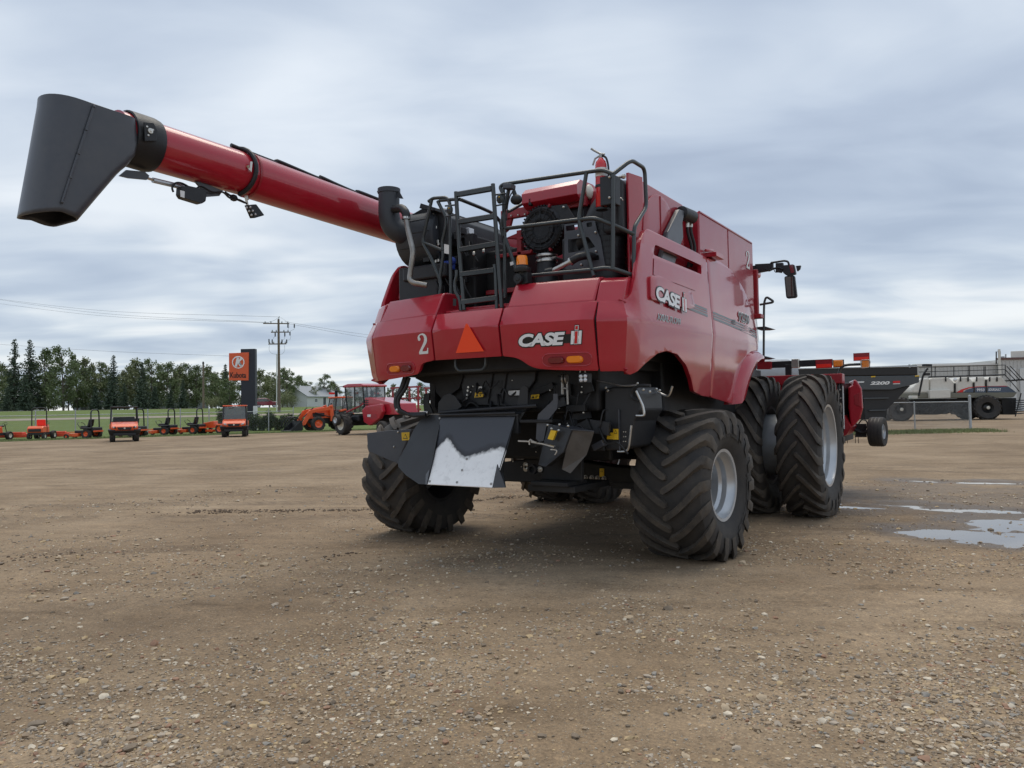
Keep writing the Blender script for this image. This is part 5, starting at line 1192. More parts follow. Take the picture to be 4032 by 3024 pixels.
# ================================================================== pickup header carried in front of the combine
HD = empty('pickup_header', (0, 6.6, .9)); tag(HD, 'red pickup header raised in front of the combine with a small gauge wheel', 'header')
HD.location = (0, 0, 0)
def J_(u, v, y=6.5): return pY(cJ(u, v), y)
m = MB(); m.bb((-2.2, 5.95, .95), (2.02, 6.05, 1.95)); m.build('back_sheet', MT['red_matte'], HD, None, .01)
m = MB(); m.bb((-2.3, 5.86, 1.84), (2.12, 6.08, 2.0)); m.build('top_beam', MT['red_matte'], HD, None, .012)
m = MB(); m.bb((-2.25, 6.0, .88), (2.05, 7.2, .98)); m.build('floor', MT['under'], HD, None)
m = MB(); m.cyl((-2.2, 6.5, 1.35), (2.05, 6.5, 1.35), .24, 20); m.build('cross_auger', MT['red_matte'], HD)
m = MB(); m.bb((2.03, 5.95, 1.05), (2.10, 7.3, 1.86)); m.build('end_plate', MT['under'], HD, None, .02)
m = MB()
for z in (1.2, 1.32, 1.46, 1.6, 1.74): m.ball((2.07, 5.94, z), .018, 6)
m.build_each('bolt', MT['zinc'], HD)
m = MB(); m.bb((2.105, 5.93, 1.10), (2.12, 5.95, 1.80)); m.build('edge_trim', MT['white'], HD, None)
ep = [J_(u, v, 6.1) for u, v in ((862, 440), (893, 425), (900, 378), (925, 385), (965, 450), (975, 600), (955, 680), (920, 720), (885, 752), (862, 600))]
m = MB(); m.prism([p for p in ep], (-.26, 1.2, 0)); sh_ = m.build('end_shield', MT['red'], HD, None, .03, seg=3)
m = MB(); m.prism([J_(u, v, 6.09) for u, v in ((903, 500), (945, 480), (952, 590), (912, 575))], (0, .02, 0)); m.build('shield_recess', MT['red_matte'], sh_, None, .008)
m = MB(); m.prism([J_(u, v, 6.0) for u, v in ((815, 640), (880, 745), (850, 800), (825, 815))], (0, .6, 0)); m.build('skid_plate', MT['red_matte'], HD, None)
# gauge wheel with arm
gc = J_(1085, 782, 6.6); m = MB(); R_g = .24
m.lathe([(.13, -.10), (.20, -.118), (.235, -.11), (.245, -.08), (.245, .08), (.235, .11), (.20, .118), (.13, .10)], gc, (1, -.1, 0), 32); gw = m.build('gauge_wheel', MT['rubber'], HD)
m = MB(); m.lathe([(.13, .09), (.12, .10), (.11, .05), (.04, .04), (.035, .09), (.0005, .09)], gc, (1, -.1, 0), 20); m.lathe([(.13, -.09), (.0005, -.06)], gc, (1, -.1, 0), 20); m.build('hub', MT['silver'], gw)
for k in range(3):
    m = MB(); m.lathe([(.247, -.055+k*.055-.004), (.247, -.055+k*.055+.004)], gc, (1, -.1, 0), 32); m.build('tread_groove', MT['black'], gw)
m = MB(); m.tube([gc, gc+Vector((-.16, 0, 0)), J_(960, 790, 6.6), J_(900, 760, 6.6)], .035, 8); m.bb(J_(940, 800, 6.6)+Vector((-.05, 0, -.05)), J_(1000, 720, 6.65)); m.build('gauge_wheel_arm', MT['dark'], HD, None)
m = MB(); m.tube(spline([J_(u, v, 6.6) for u, v in ((940, 720), (965, 690), (1000, 700), (1005, 740), (980, 770))], 4), .010, 6); m.build('hydraulic_hose', MT['plastic'], HD)
m = MB()
for u in (833, 850, 912, 935): a = J_(u, 800, 6.9); m.tube([a, a+Vector((0, .02, -.16))], .006, 5)
m.build_each('pickup_tine', MT['wood'], HD)
# transport lights and reflector boards
m = MB(); a = J_(430, 262, 6.0); m.bb((-1.6, 6.0, a.z-.05), (1.95, 6.06, a.z+.06)); m.bb((1.2, 5.98, 1.9), (1.3, 6.05, a.z)); m.build('light_bar', MT['dark'], HD, None, .006)
m = MB(); p = J_(455, 262, 5.95); m.bb(p+Vector((-.07, 0, -.06)), p+Vector((.05, .12, .09))); m.build('bar_clamp', MT['zinc'], HD, None, .01)
def board(u0, v0, u1, v1, y):
    a, b = J_(u0, v0, y), J_(u1, v1, y); m = MB(); m.bb(a, b+Vector((0, .02, 0))); o = m.build('reflector_board', MT['red_matte'], HD, None)
    zm = b.z+(a.z-b.z)*.48; m = MB(); m.bb(Vector((a.x+.01, y-.004, b.z+.01)), Vector((b.x-.01, y-.001, zm))); m.build('reflector', MT['reflector'], o, None)
board(608, 228, 736, 290, 5.97); board(898, 178, 1024, 232, 6.0)
for u0, v0, u1, v1 in ((742, 233, 818, 279), (962, 236, 1018, 288)):
    a, b = J_(u0, v0, 5.98), J_(u1, v1, 5.98); m = MB(); m.bb(a, b+Vector((0, .05, 0))); o = m.build('marker_lamp', MT['amber'], HD, None, .015)
    m = MB(); m.bb(a+Vector((-.01, .05, .01)), b+Vector((.01, .07, -.01))); m.build('lamp_base', MT['plastic'], o, None)
m = MB(); m.tube(rnd_path([J_(790, 470, 5.95), J_(788, 320, 6.0), J_(815, 275, 6.0), J_(860, 266, 6.0), J_(960, 262, 6.0)], .06), .022, 10); m.bb(J_(775, 470, 5.95), J_(805, 430, 6.0)); m.build('lamp_arm', MT['rail'], HD, 50)
m = MB(); m.tube(rnd_path([J_(955, 240, 5.97), J_(962, 230, 5.97), J_(1020, 228, 5.97), J_(1028, 240, 5.97), J_(1022, 285, 5.97), J_(960, 292, 5.97), J_(955, 240, 5.97)], .02), .008, 6); m.tube([J_(960, 240, 6.03), J_(960, 215, 6.03)], .012, 6); m.build('lamp_guard', MT['zinc'], HD)
m = MB(); m.prism([J_(0, 240, 6.0)+Vector((-.3, 0, 0)), J_(262, 240, 5.9), J_(262, 300, 5.9), J_(0, 300, 6.0)+Vector((-.3, 0, 0))], (0, .1, 0)); m.build('mount_bracket', MT['red_matte'], HD, None)
# ================================================================== other machines in the yard
def heading_rz(h): return math.atan2(-h.x, h.y)
CL = -_r; AW = Vector((FW.x, FW.y, 0)).normalized()             # camera-left and away, on the ground
def simple_wheel(parent, loc, r, w, rim_r, rim_mat, lugs=0, n=24, name='wheel'):
    m = MB(); m.lathe([(rim_r, -.42*w), (r*.88, -.5*w), (r*.97, -.42*w), (r, -.25*w), (r, .25*w), (r*.97, .42*w), (r*.88, .5*w), (rim_r, .42*w)], (0, 0, 0), (1, 0, 0), n)
    for k in range(lugs):
        for s in (-1, 1):
            a = 2*pi*(k+(.5 if s > 0 else 0))/lugs; rings = []
            for t in (0, .5, 1.0):
                th = a+t*.30; rr = r*1.045-(.03*r if t == 1 else 0); x = s*t*w*.5; h = .045
                rings.append([(x, q*sin(th+e), q*cos(th+e)) for q, e in ((r*.94, -h*1.4), (rr, -h), (rr, h), (r*.94, h*1.4))])
            m.loft(rings)
    o = m.build(name, MT['rubber'], parent); o.location = loc
    m = MB(); m.lathe([(rim_r*1.02, -.40*w), (rim_r*.9, -.3*w), (rim_r*.55, -.16*w), (rim_r*.3, -.2*w), (.0005, -.22*w)], (0, 0, 0), (1, 0, 0), n); m.lathe([(rim_r*1.02, .40*w), (rim_r*.9, .3*w), (rim_r*.55, .16*w), (rim_r*.3, .2*w), (.0005, .22*w)], (0, 0, 0), (1, 0, 0), n)
    m.build('rim', rim_mat, o); return o
# ---- zero-turn mowers
def zero_turn():
    r = empty('zero_turn_mower')
    for s in (-1, 1):
        simple_wheel(r, (s*.52, 0, .30), .30, .28, .15, MT['kub'], 9); simple_wheel(r, (s*.42, 1.42, .15), .15, .12, .07, MT['kub'])
        m = MB(); m.tube(rnd_path([(s*.28, .55, .62), (s*.34, .75, .95), (s*.12, .80, 1.02)], .08), .018, 6); m.build('lever', MT['plastic'], r)
        m = MB(); m.tube([(s*.42, 1.42, .3), (s*.42, 1.40, .42), (s*.3, .9, .42)], .025, 6); m.build('caster_fork', MT['kub'], r)
    m = MB(); m.prism([(-.76, .42, .14), (.76, .42, .14), (.80, .75, .14), (.60, 1.12, .14), (-.60, 1.12, .14), (-.80, .75, .14)], (0, 0, .20)); m.build('mower_deck', MT['kub'], r, None, .03)
    m = MB(); m.bb((-.34, -.30, .34), (.34, .95, .52)); m.bb((-.46, -.42, .42), (.46, .30, .70)); m.build('body', MT['plastic'], r, None, .05)
    m = MB(); m.bb((-.48, -.46, .40), (.48, -.40, .50)); m.build('rear_bumper', MT['kub'], r, None, .01)
    m = MB(); m.bb((-.66, -.28, .60), (.66, .36, .70)); m.build('fender', MT['plastic'], r, None, .04)
    m = MB(); m.bb((-.25, .12, .68), (.25, .62, .80)); m.prism([(-.25, .05, .76), (-.25, .17, .76), (-.22, .06, 1.22), (-.22, -.02, 1.22)], (.48, 0, 0)); m.build('seat', MT['black'], r, None, .05)
    m = MB(); m.tube(rnd_path([(-.42, -.22, .60), (-.40, -.20, 1.66), (-.26, -.20, 1.80), (.26, -.20, 1.80), (.40, -.20, 1.66), (.42, -.22, .60)], .14), .042, 8); m.build('roll_bar', MT['plastic'], r)
    return r
def local_heading(p, away, left):
    a = Vector((p.x-CAM.x, p.y-CAM.y, 0)).normalized(); return heading_rz(a*away+Vector((-a.y, a.x, 0))*left)
zt = zero_turn()
for i, (px, py, lb) in enumerate(((362, 1726, 'orange zero turn mower beside the old front mower with the red seat'), (540, 1721, 'orange zero turn mower half hidden behind the open utility vehicle'), (664, 1713, 'orange zero turn mower between the half hidden mower and one by the tractor mower'), (776, 1709, 'orange zero turn mower parked beside the small orange tractor mower'))):
    o = zt if i == 0 else copy_tree(zt)
    p = pZ((px, py)); o.location = p; o.rotation_euler = (0, 0, local_heading(p, .52, .86)+(i-1.5)*.03); tag(o, lb, 'mower', 'zero turn mowers along the grass edge')
# ---- utility vehicles
def utility(cab):
    r = empty('utility_vehicle')
    for s in (-1, 1):
        for y in (0, 1.95): simple_wheel(r, (s*.58, y, .315), .315, .27, .16, MT['plastic'], 10)
    m = MB(); m.bb((-.45, -.3, .34), (.45, 2.1, .52)); m.build('chassis', MT['under'], r, None, .02)
    m = MB(); m.bb((-.72, -.62, .60), (.72, .62, .95)); m.build('cargo_bed', MT['kub'], r, None, .03)
    m = MB(); m.prism([(-.66, 1.42, .62), (-.66, 2.34, .58), (-.66, 2.40, .80), (-.66, 2.22, .96), (-.66, 1.42, 1.10)], (1.32, 0, 0)); m.build('hood', MT['kub'], r, None, .06, seg=3)
    m = MB(); m.prism([(-.30, 2.385, .66), (.30, 2.385, .66), (.36, 2.385, .80), (-.36, 2.385, .80)], (0, .035, 0)); g = m.build('grille', MT['plastic'], r, None, .01)
    m = MB(); m.lathe([(.05, .0), (.05, .012), (.0005, .012)], (0, 2.42, .745), (0, 1, 0), 12); m.build('emblem', MT['chrome'], g)
    for s in (-1, 1):
        m = MB(); m.prism([(s*.40, 2.36, .72), (s*.62, 2.32, .74), (s*.64, 2.30, .84), (s*.44, 2.36, .84)], (0, .045, 0)); h_ = m.build('headlight', MT['plastic'] if not cab else MT['lamp'], r, None, .01)
        m = MB(); m.ball((s*.53, 2.39, .79), .05, 10); m.build('lens', MT['lamp'], h_)
        m = MB(); m.prism([(s*.45, 1.55, .62), (s*.80, 1.55, .66), (s*.80, 2.4, .62), (s*.45, 2.4, .60)], (0, 0, .06)); m.build('mudguard', MT['plastic'], r, None, .02)
    m = MB(); m.prism([(-.74, 2.30, .40), (.74, 2.30, .40), (.80, 2.42, .62), (-.80, 2.42, .62)], (0, .05, 0)); m.bb((-.55, 2.35, .34), (.55, 2.46, .48)); m.build('bumper', MT['plastic'], r, None, .03)
    m = MB(); m.bb((-.6, .62, .55), (.6, 1.45, .70)); m.bb((-.55, .72, .70), (.55, 1.15, .88)); m.prism([(-.55, .66, .85), (-.55, .80, .85), (-.55, .70, 1.35), (-.55, .62, 1.35)], (1.1, 0, 0)); m.build('seat', MT['black'], r, None, .04)
    m = MB(); c = Vector((.28, 1.32, 1.12)); m.tube([c+Vector((cos(2*pi*k/16)*.17, sin(2*pi*k/16)*.06, sin(2*pi*k/16)*.15)) for k in range(16)], .014, 5, True); m.tube([c, (.28, 1.5, .95)], .02, 6); m.build('steering_wheel', MT['plastic'], r)
    m = MB(); m.bb((-.62, 1.42, .95), (.62, 1.52, 1.12)); m.build('dashboard', MT['plastic'], r, None, .02)
    for s in (-1, 1):
        m = MB(); m.tube(rnd_path([(s*.68, 1.55, .95), (s*.64, 1.40, 1.85), (s*.62, .55, 1.87), (s*.66, .50, .9)], .12), .032 if not cab else .05, 8); m.build('roll_bar', MT['plastic'], r)
    m = MB(); m.bb((-.70, .42, 1.86), (.70, 1.50, 1.93)); rf = m.build('roof', MT['plastic'] if not cab else MT['kub'], r, None, .03)
    if cab:
        m = MB(); m.prism([(-.64, 1.53, 1.02), (.64, 1.53, 1.02), (.60, 1.42, 1.84), (-.60, 1.42, 1.84)], (0, .012, 0)); m.build('windscreen', MT['glass'], r, None)
        m = MB(); m.tube([(.35, 1.50, 1.72), (0.02, 1.50, 1.80)], .012, 5); m.build('wiper', MT['black'], r)
        m = MB(); m.bb((-.66, .48, 1.0), (.66, .50, 1.84)); m.build('rear_window', MT['glass'], r, None)
        for s in (-1, 1):
            m = MB(); m.bb((s*.68, .55, .45), (s*.71, 1.5, 1.0)); m.build('door', MT['plastic'], r, None, .01)
            m = MB(); m.bb((s*.67, .55, 1.0), (s*.68, 1.45, 1.82)); m.build('door_glass', MT['glass'], r, None)
    else:
        m = MB()
        for s in (-1, 1): m.bb((s*.5, 1.0, 1.925), (s*.25, 1.4, 1.95))
        m.build('roof_ridge', MT['plastic'], rf, None, .01)
    return r
for px, py, cab, tw, lb in ((487, 1739, False, .02, 'orange utility vehicle with open sides and black roof facing the yard'), (931, 1720, True, -.06, 'orange utility vehicle with closed cab and orange roof below the dealer sign')):
    p = pZ((px, py)); u = utility(cab); h = (Vector((CAM.x, CAM.y, 0))-p).normalized(); u.rotation_euler = (0, 0, heading_rz(h)+tw); u.location = p + h*-2.0; tag(u, lb, 'utility vehicle')
# ---- old front mower and the mower at the edge
def front_mower(rops):
    r = empty('front_mower')
    for s in (-1, 1):
        simple_wheel(r, (s*.48, .95, .27), .27, .22, .13, MT['wrim']); simple_wheel(r, (s*.42, -.25, .22), .22, .18, .10, MT['wrim'])
    m = MB(); m.bb((-.42, -.5, .30), (.42, 1.1, .48)); m.build('chassis', MT['dark'], r, None, .02)
    m = MB(); m.prism([(-.45, -.55, .45), (-.45, .5, .45), (-.45, .45, .85), (-.45, -.35, .85), (-.45, -.55, .72)], (.90, 0, 0)); bd = m.build('engine_cover', MT['kub'], r, None, .05)
    m = MB(); m.bb((-.36, -.57, .50), (.36, -.545, .68)); m.build('grille', MT['black'], bd, None)
    m = MB(); m.bb((-.25, .42, .82), (.25, .85, .92)); m.prism([(-.25, .34, .86), (-.25, .46, .86), (-.25, .40, 1.25), (-.25, .32, 1.25)], (.5, 0, 0)); m.build('seat', MT['reflector'] if rops else MT['black'], r, None, .04)
    m = MB(); c = Vector((0, 1.15, 1.0)); m.tube([c+Vector((cos(2*pi*k/14)*.16, sin(2*pi*k/14)*.10, sin(2*pi*k/14)*.10)) for k in range(14)], .014, 5, True); m.tube([c, (0, 1.3, .5)], .025, 6); m.build('steering_column', MT['plastic'], r)
    m = MB(); m.prism([(-.70, 1.35, .12), (1.05, 1.35, .12), (1.05, 2.05, .12), (-.70, 2.05, .12)], (0, 0, .24)); m.prism([(-.6, 1.4, .36), (1.0, 1.4, .36), (.9, 1.9, .36), (-.5, 1.9, .36)], (0, 0, .10)); m.build('mower_deck', mat('faded_orange', (.75, .08, .03), .5, noise_amt=.15), r, None, .04)
    m = MB(); m.bb((-.06, .9, .32), (.06, 1.5, .40)); m.build('lift_arm', MT['dark'], r, None)
    if rops:
        m = MB(); m.tube(rnd_path([(-.44, .1, .5), (-.42, .08, 1.85), (-.3, .08, 1.98), (.3, .08, 1.98), (.42, .08, 1.85), (.44, .1, .5)], .16), .035, 8); m.build('roll_bar', MT['plastic'], r)
    return r
p = pZ((152, 1731)); f1 = front_mower(True); f1.location = p; f1.rotation_euler = (0, 0, local_heading(p, .92, -.38)); tag(f1, 'old orange front mower with tall black roll bar and red seat', 'mower')
p = pZ((-38, 1735)); f2 = front_mower(False); f2.location = p; f2.rotation_euler = (0, 0, local_heading(p, .75, -.65)); tag(f2, 'orange front mower without roll bar at the end of the row', 'mower')
# ---- small tractor mower
r = empty('tractor_mower')
for s in (-1, 1): simple_wheel(r, (s*.42, 0, .33), .33, .24, .2, MT['kub'], 9); simple_wheel(r, (s*.38, 1.25, .2), .2, .16, .1, MT['kub'])
m = MB(); m.prism([(-.25, .5, .4), (-.25, 1.5, .4), (-.25, 1.55, .75), (-.25, .6, .9)], (.5, 0, 0)); m.build('hood', MT['kub'], r, None, .05)
m = MB(); m.bb((-.55, -.35, .55), (.55, .3, .68)); m.build('fender', MT['kub'], r, None, .05)
m = MB(); m.bb((-.22, -.05, .68), (.22, .3, .8)); m.bb((-.22, -.12, .75), (.22, -.02, 1.1)); m.build('seat', MT['black'], r, None, .04)
m = MB(); m.bb((-.7, .5, .12), (.7, 1.0, .28)); m.build('mower_deck', MT['kub'], r, None, .03)
m = MB(); m.bb((-.5, 1.7, .12), (.5, 2.2, .2)); m.tube([(-.5, 1.6, .45), (-.5, 2.2, .4), (-.5, 2.25, .2)], .03, 6); m.tube([(.5, 1.6, .45), (.5, 2.2, .4), (.5, 2.25, .2)], .03, 6); m.build('front_frame', MT['kub'], r, None)
r.location = pZ((880, 1706)); r.rotation_euler = (0, 0, heading_rz(CL*.95+AW*.2)); tag(r, 'small orange tractor mower half hidden behind the cab utility vehicle', 'mower')
# ---- orange loader tractor
T = empty('loader_tractor'); tag(T, 'orange tractor with glass cab, front loader and black grapple bucket', 'tractor')
for s in (-1, 1): simple_wheel(T, (s*.78, 0, .76), .73, .46, .42, MT['kub'], 14, 36); simple_wheel(T, (s*.72, 2.15, .54), .52, .36, .29, MT['kub'], 12, 32)
m = MB(); m.bb((-.28, -.3, .55), (.28, 2.5, .95)); m.build('chassis', MT['under'], T, None, .03)
m = MB(); m.prism([(-.36, .95, .95), (-.36, 2.70, .90), (-.36, 2.78, 1.15), (-.36, 2.55, 1.42), (-.36, .95, 1.55)], (.72, 0, 0)); hd_ = m.build('hood', MT['kub'], T, None, .06, seg=3)
m = MB(); m.bb((.355, 1.5, 1.05), (.372, 2.4, 1.32)); m.bb((-.372, 1.5, 1.05), (-.355, 2.4, 1.32)); m.build('side_grille', MT['black'], hd_, None)
for s in (-1, 1):
    m = MB(); m.prism([(s*.58, -.72, .95), (s*.58, -.5, 1.45), (s*.58, .1, 1.60), (s*.58, .5, 1.50), (s*.58, .45, 1.38), (s*.58, .1, 1.48), (s*.58, -.45, 1.35)], (s*.42, 0, 0)); m.build('rear_fender', MT['kub'], T, None, .03)
cabp = [(-.70, .80, 1.05), (.70, .80, 1.05), (.70, -.5, 1.35), (-.70, -.5, 1.35)]
m = MB(); m.loft([[Vector(p) for p in ((-.68, .85, 1.0), (.68, .85, 1.0), (.68, -.50, 1.2), (-.68, -.50, 1.2))], [Vector(p) for p in ((-.60, .62, 2.40), (.60, .62, 2.40), (.60, -.62, 2.40), (-.60, -.62, 2.40))]]); cg = m.build('cab_glass', MT['glass'], T, None)
m = MB()
for x in (-1, 1):
    for (y0, z0), (y1, z1) in (((.85, 1.0), (.62, 2.42)), ((-.5, 1.2), (-.62, 2.42)), ((.2, 1.1), (.12, 2.42))): m.tube([(x*.69, y0, z0), (x*.61, y1, z1)], .04, 6)
m.build('cab_frame', MT['black'], T)
m = MB(); m.prism([(-.66, .78, 2.40), (.66, .78, 2.40), (.66, -.72, 2.40), (-.66, -.72, 2.40)], (0, 0, .12)); m.build('cab_roof', MT['kub'], T, None, .05)
m = MB(); m.bb((-.3, -.35, 1.2), (.3, .15, 1.4)); m.bb((-.28, -.42, 1.35), (.28, -.3, 1.95)); m.build('seat', mat('grey_seat_cover', (.45, .47, .5), .6), T, None, .06)
m = MB(); m.bb((-.66, .15, .50), (-.5, .9, 1.05)); m.bb((.5, .15, .5), (.66, .9, 1.05)); m.build('step_box', MT['plastic'], T, None, .02)
m = MB(); m.tube([(-.45, 1.0, 1.5), (-.45, 1.0, 2.05)], .05, 8); m.build('exhaust', MT['black'], T)
for s in (-1, 1):
    m = MB(); m.prism([(s*.55, .95, 1.75), (s*.55, 1.15, 1.80), (s*.55, 2.55, 1.58), (s*.55, 2.80, 1.50), (s*.55, 3.35, .55), (s*.55, 3.25, .42), (s*.55, 3.05, .50), (s*.55, 2.50, 1.36), (s*.55, 1.1, 1.52)], (s*.11, 0, 0)); m.build('loader_arm', MT['kub'], T, None, .02)
    m = MB(); m.prism([(s*.48, .82, .7), (s*.48, 1.10, .7), (s*.48, 1.18, 1.85), (s*.48, .95, 1.92)], (s*.18, 0, 0)); m.build('loader_tower', MT['kub'], T, None, .02)
    m = MB(); m.tube([(s*.60, 2.45, 1.72), (s*.60, 3.30, .95)], .035, 8); m.tube([(s*.6, 1.1, 1.0), (s*.6, 2.3, 1.35)], .035, 8); m.build('loader_cylinder', MT['dark'], T)
m = MB(); m.prism([(-.85, 3.32, .15), (-.85, 3.40, .80), (-.85, 3.50, .80), (-.85, 3.55, .30), (-.85, 3.75, .12), (-.85, 4.35, .08), (-.85, 4.35, .03), (-.85, 3.5, .03)], (1.7, 0, 0)); bk_ = m.build('bucket', MT['plastic'], T, None)
for x in (-.84, .80): m = MB(); m.prism([(x, 3.4, .05), (x, 3.42, .78), (x, 3.75, .55), (x, 4.3, .06)], (.04, 0, 0)); m.build('bucket_side', MT['plastic'], bk_, None)
for x in (-.55, .0, .55): m = MB(); m.tube(spline([(x, 3.45, .82), (x, 3.75, 1.08), (x, 4.15, .95), (x, 4.38, .5), (x, 4.3, .25)], 5), .035, 6); m.build('grapple_tine', MT['plastic'], bk_)
m = MB(); m.tube([(-.7, 3.75, 1.05), (.7, 3.75, 1.05)], .04, 6); m.tube([(0, 3.4, .7), (0, 3.8, 1.0)], .04, 6); m.build('grapple_bar', MT['plastic'], bk_)
fp = pZ(cD(560, 802)); hv = (CL*.80-AW*.60).normalized(); T.rotation_euler = (0, 0, heading_rz(hv)); right = Vector((hv.y, -hv.x, 0)); T.location = fp - hv*2.15 + right*.70*(1 if right.dot(AW) > 0 else -1)
# ---- windrower
Wd = empty('windrower'); tag(Wd, 'red self-propelled windrower with a tall cab and cream drive wheel rims', 'windrower')
for s in (-1, 1): simple_wheel(Wd, (s*1.75, 0, .66), .63, .52, .36, MT['wrim'], 14, 36); simple_wheel(Wd, (s*1.3, -3.3, .42), .42, .3, .22, MT['wrim'])
m = MB(); m.bb((-1.75, -.25, .55), (1.75, .25, .85)); m.bb((-.5, -3.4, .8), (.5, .6, 1.25)); m.bb((-1.3, -3.4, .6), (1.3, -3.2, .75)); m.build('chassis', MT['under'], Wd, None, .03)
m = MB(); m.loft([[Vector(p) for p in ((-.78, .95, 1.35), (.78, .95, 1.35), (.80, -.85, 1.35), (-.80, -.85, 1.35))], [Vector(p) for p in ((-.82, 1.15, 2.95), (.82, 1.15, 2.95), (.82, -.75, 2.95), (-.82, -.75, 2.95))]]); m.build('cab_glass', MT['glass'], Wd, None)
m = MB()
for x in (-1, 1):
    for (y0, y1) in ((.95, 1.15), (-.85, -.75), (.15, .12)): m.tube([(x*.79, y0, 1.35), (x*.82, y1, 2.97)], .05, 6)
m.build('cab_frame', MT['black'], Wd)
m = MB(); m.prism([(-.9, 1.35, 2.92), (-.9, 1.30, 3.05), (-.9, .8, 3.14), (-.9, -.6, 3.12), (-.9, -.95, 3.0), (-.9, -.9, 2.92)], (1.8, 0, 0)); m.build('cab_roof', MT['red'], Wd, None, .05)
m = MB(); m.bb((-.3, -.4, 1.4), (.3, .1, 1.75)); m.bb((-.28, -.5, 1.6), (.28, -.36, 2.3)); m.build('seat', MT['black'], Wd, None, .05)
m = MB(); m.prism([(-.85, -.95, 1.15), (-.85, -.95, 2.25), (-.85, -1.5, 2.25), (-.85, -3.8, 1.85), (-.85, -4.0, 1.2)], (1.7, 0, 0)); wh = m.build('engine_hood', MT['red'], Wd, None, .06)
for s in (-1, 1):
    for k in range(5): m = MB(); m.bb((s*.845, -1.35, 1.55+k*.12), (s*.865, -1.0, 1.61+k*.12)); m.build('grille_bar', MT['black'], wh, None)
    m = MB(); m.prism([(s*.92, -1.3, .78), (s*.92, -1.12, 1.5), (s*.92, -1.5, 1.72), (s*.92, -3.0, 1.85), (s*.92, -3.2, 1.4), (s*.92, -2.9, 1.0), (s*.92, -1.9, .55)], (s*.28, 0, 0)); sd_ = m.build('side_shield', MT['red'], Wd, None, .06, seg=3)
    m = MB(); m.prism([(s*1.195, -1.7, 1.05), (s*1.195, -1.6, 1.22), (s*1.195, -2.6, 1.25), (s*1.195, -2.7, 1.0), (s*1.195, -2.0, .95)], (s*.012, 0, 0)); m.build('shield_recess', MT['red_matte'], sd_, None)
    m = MB(); m.bb((s*.85, -.85, .80), (s*1.25, .15-1.15+.9, 1.18)); m.build('fuel_tank', MT['plastic'], Wd, None, .08)
    m = MB(); m.tube(rnd_path([(s*.9, .85, 1.3), (s*1.1, .85, 1.35), (s*1.1, -.8, 1.35), (s*1.1, -.8, 2.3)], .1), .022, 6); m.tube([(s*1.1, .2, 1.35), (s*1.1, .2, 2.0), (s*1.1, -.8, 2.0)], .018, 6); m.build('platform_rail', MT['rail'], Wd)
    m = MB(); m.tube(rnd_path([(s*.85, 1.2, 3.0), (s*1.25, 1.35, 2.95), (s*1.35, 1.35, 2.75)], .1), .025, 6); mr = m.build('mirror_arm', MT['plastic'], Wd)
    m = MB(); m.bb((s*1.25, 1.30, 2.35), (s*1.45, 1.38, 2.75)); m.build('mirror_housing', MT['plastic'], mr, None, .03)
    m = MB(); m.bb((s*1.5, 1.28, 2.50), (s*1.9, 1.30, 2.62)); m.build('reflector', MT['reflector'], mr, None)
vs_, fs_ = text_mesh('CASE', .16, .02, .2); m = MB(); m.add([(-1.212, -1.72-v.x*.85, 1.10+v.y) for v in vs_], fs_); m.build('lettering', MT['lettergrey'], Wd, None, fixn=False)
m = MB(); m.bb((-.55, .9, .75), (.55, 1.3, 1.25)); m.tube([(-.9, .7, 1.0), (-.9, 1.9, .6)], .05, 6); m.tube([(.9, .7, 1.0), (.9, 1.9, .6)], .05, 6); m.build('lift_frame', MT['under'], Wd, None)
gw2 = simple_wheel(Wd, (-2.15, .1, .92), .33, .28, .19, MT['silver'], 0, 28, 'gauge_wheel'); m = MB(); m.tube([(-2.0, .1, .92), (-1.2, .15, 1.0)], .05, 6); m.build('gauge_wheel_arm', MT['dark'], Wd)
m = MB(); m.tube([(-1.55, -.05, 1.38), (-1.0, -.7, 1.75), (-.9, -.9, 1.9)], .05, 8); m.build('lift_strut', MT['red_matte'], Wd)
hv = (CL*.72+AW*.69).normalized(); left = Vector((-hv.y, hv.x, 0)); Wd.rotation_euler = (0, 0, heading_rz(hv)); p = pZ(cD(930, 858)); Wd.location = p - left*1.75
# ---- folded tillage implement behind the windrower
Ti = empty('tillage_implement'); tag(Ti, 'red and yellow folded tillage implement behind the windrower', 'implement')
m = MB()
for y in (-1.6, 0, 1.6): m.bb((-1.8, y-.07, .7), (1.8, y+.07, .84))
for x in (-1.7, 1.7): m.bb((x-.07, -1.8, .7), (x+.07, 1.8, .84))
m.build('main_frame', MT['red_matte'], Ti, None)
for s in (-1, 1):
    m = MB()
    for y in (-1.5, -.5, .5, 1.5): m.bb((s*1.5, y-.05, .8), (s*1.62, y+.05, 3.1))
    for z in (1.4, 2.2, 3.0): m.bb((s*1.48, -1.7, z), (s*1.64, 1.7, z+.12))
    w_ = m.build('folded_wing', MT['red_matte'], Ti, None)
    for y in (-1.2, -.2, .8): m = MB(); m.tube([(s*1.45, y, 1.0), (s*1.45, y+.2, 1.9)], .06, 8); m.build('cylinder', MT['yellow'], w_)
    for y in (-1.4, -.7, 0, .7, 1.4): m = MB(); m.tube(spline([(s*1.6, y, 2.9), (s*1.9, y, 2.7), (s*1.95, y, 2.3), (s*1.75, y, 2.1)], 4), .035, 6); m.build('shank', MT['dark'], w_)
    simple_wheel(Ti, (s*.9, -.6, .45), .45, .35, .24, MT['wrim'])
p = pZ((1665, 1690)); Ti.location = p; Ti.rotation_euler = (0, 0, heading_rz(CL*.7+AW*.7))
# ---- grain cart
G = empty('grain_cart'); tag(G, 'dark grey grain cart marked 2200 with a black tarp roof', 'grain cart')
GD = 36.0
def Gp(u, v, dd=0.0): return pD(cE(u, v), GD+dd)
gn = AW*3.2
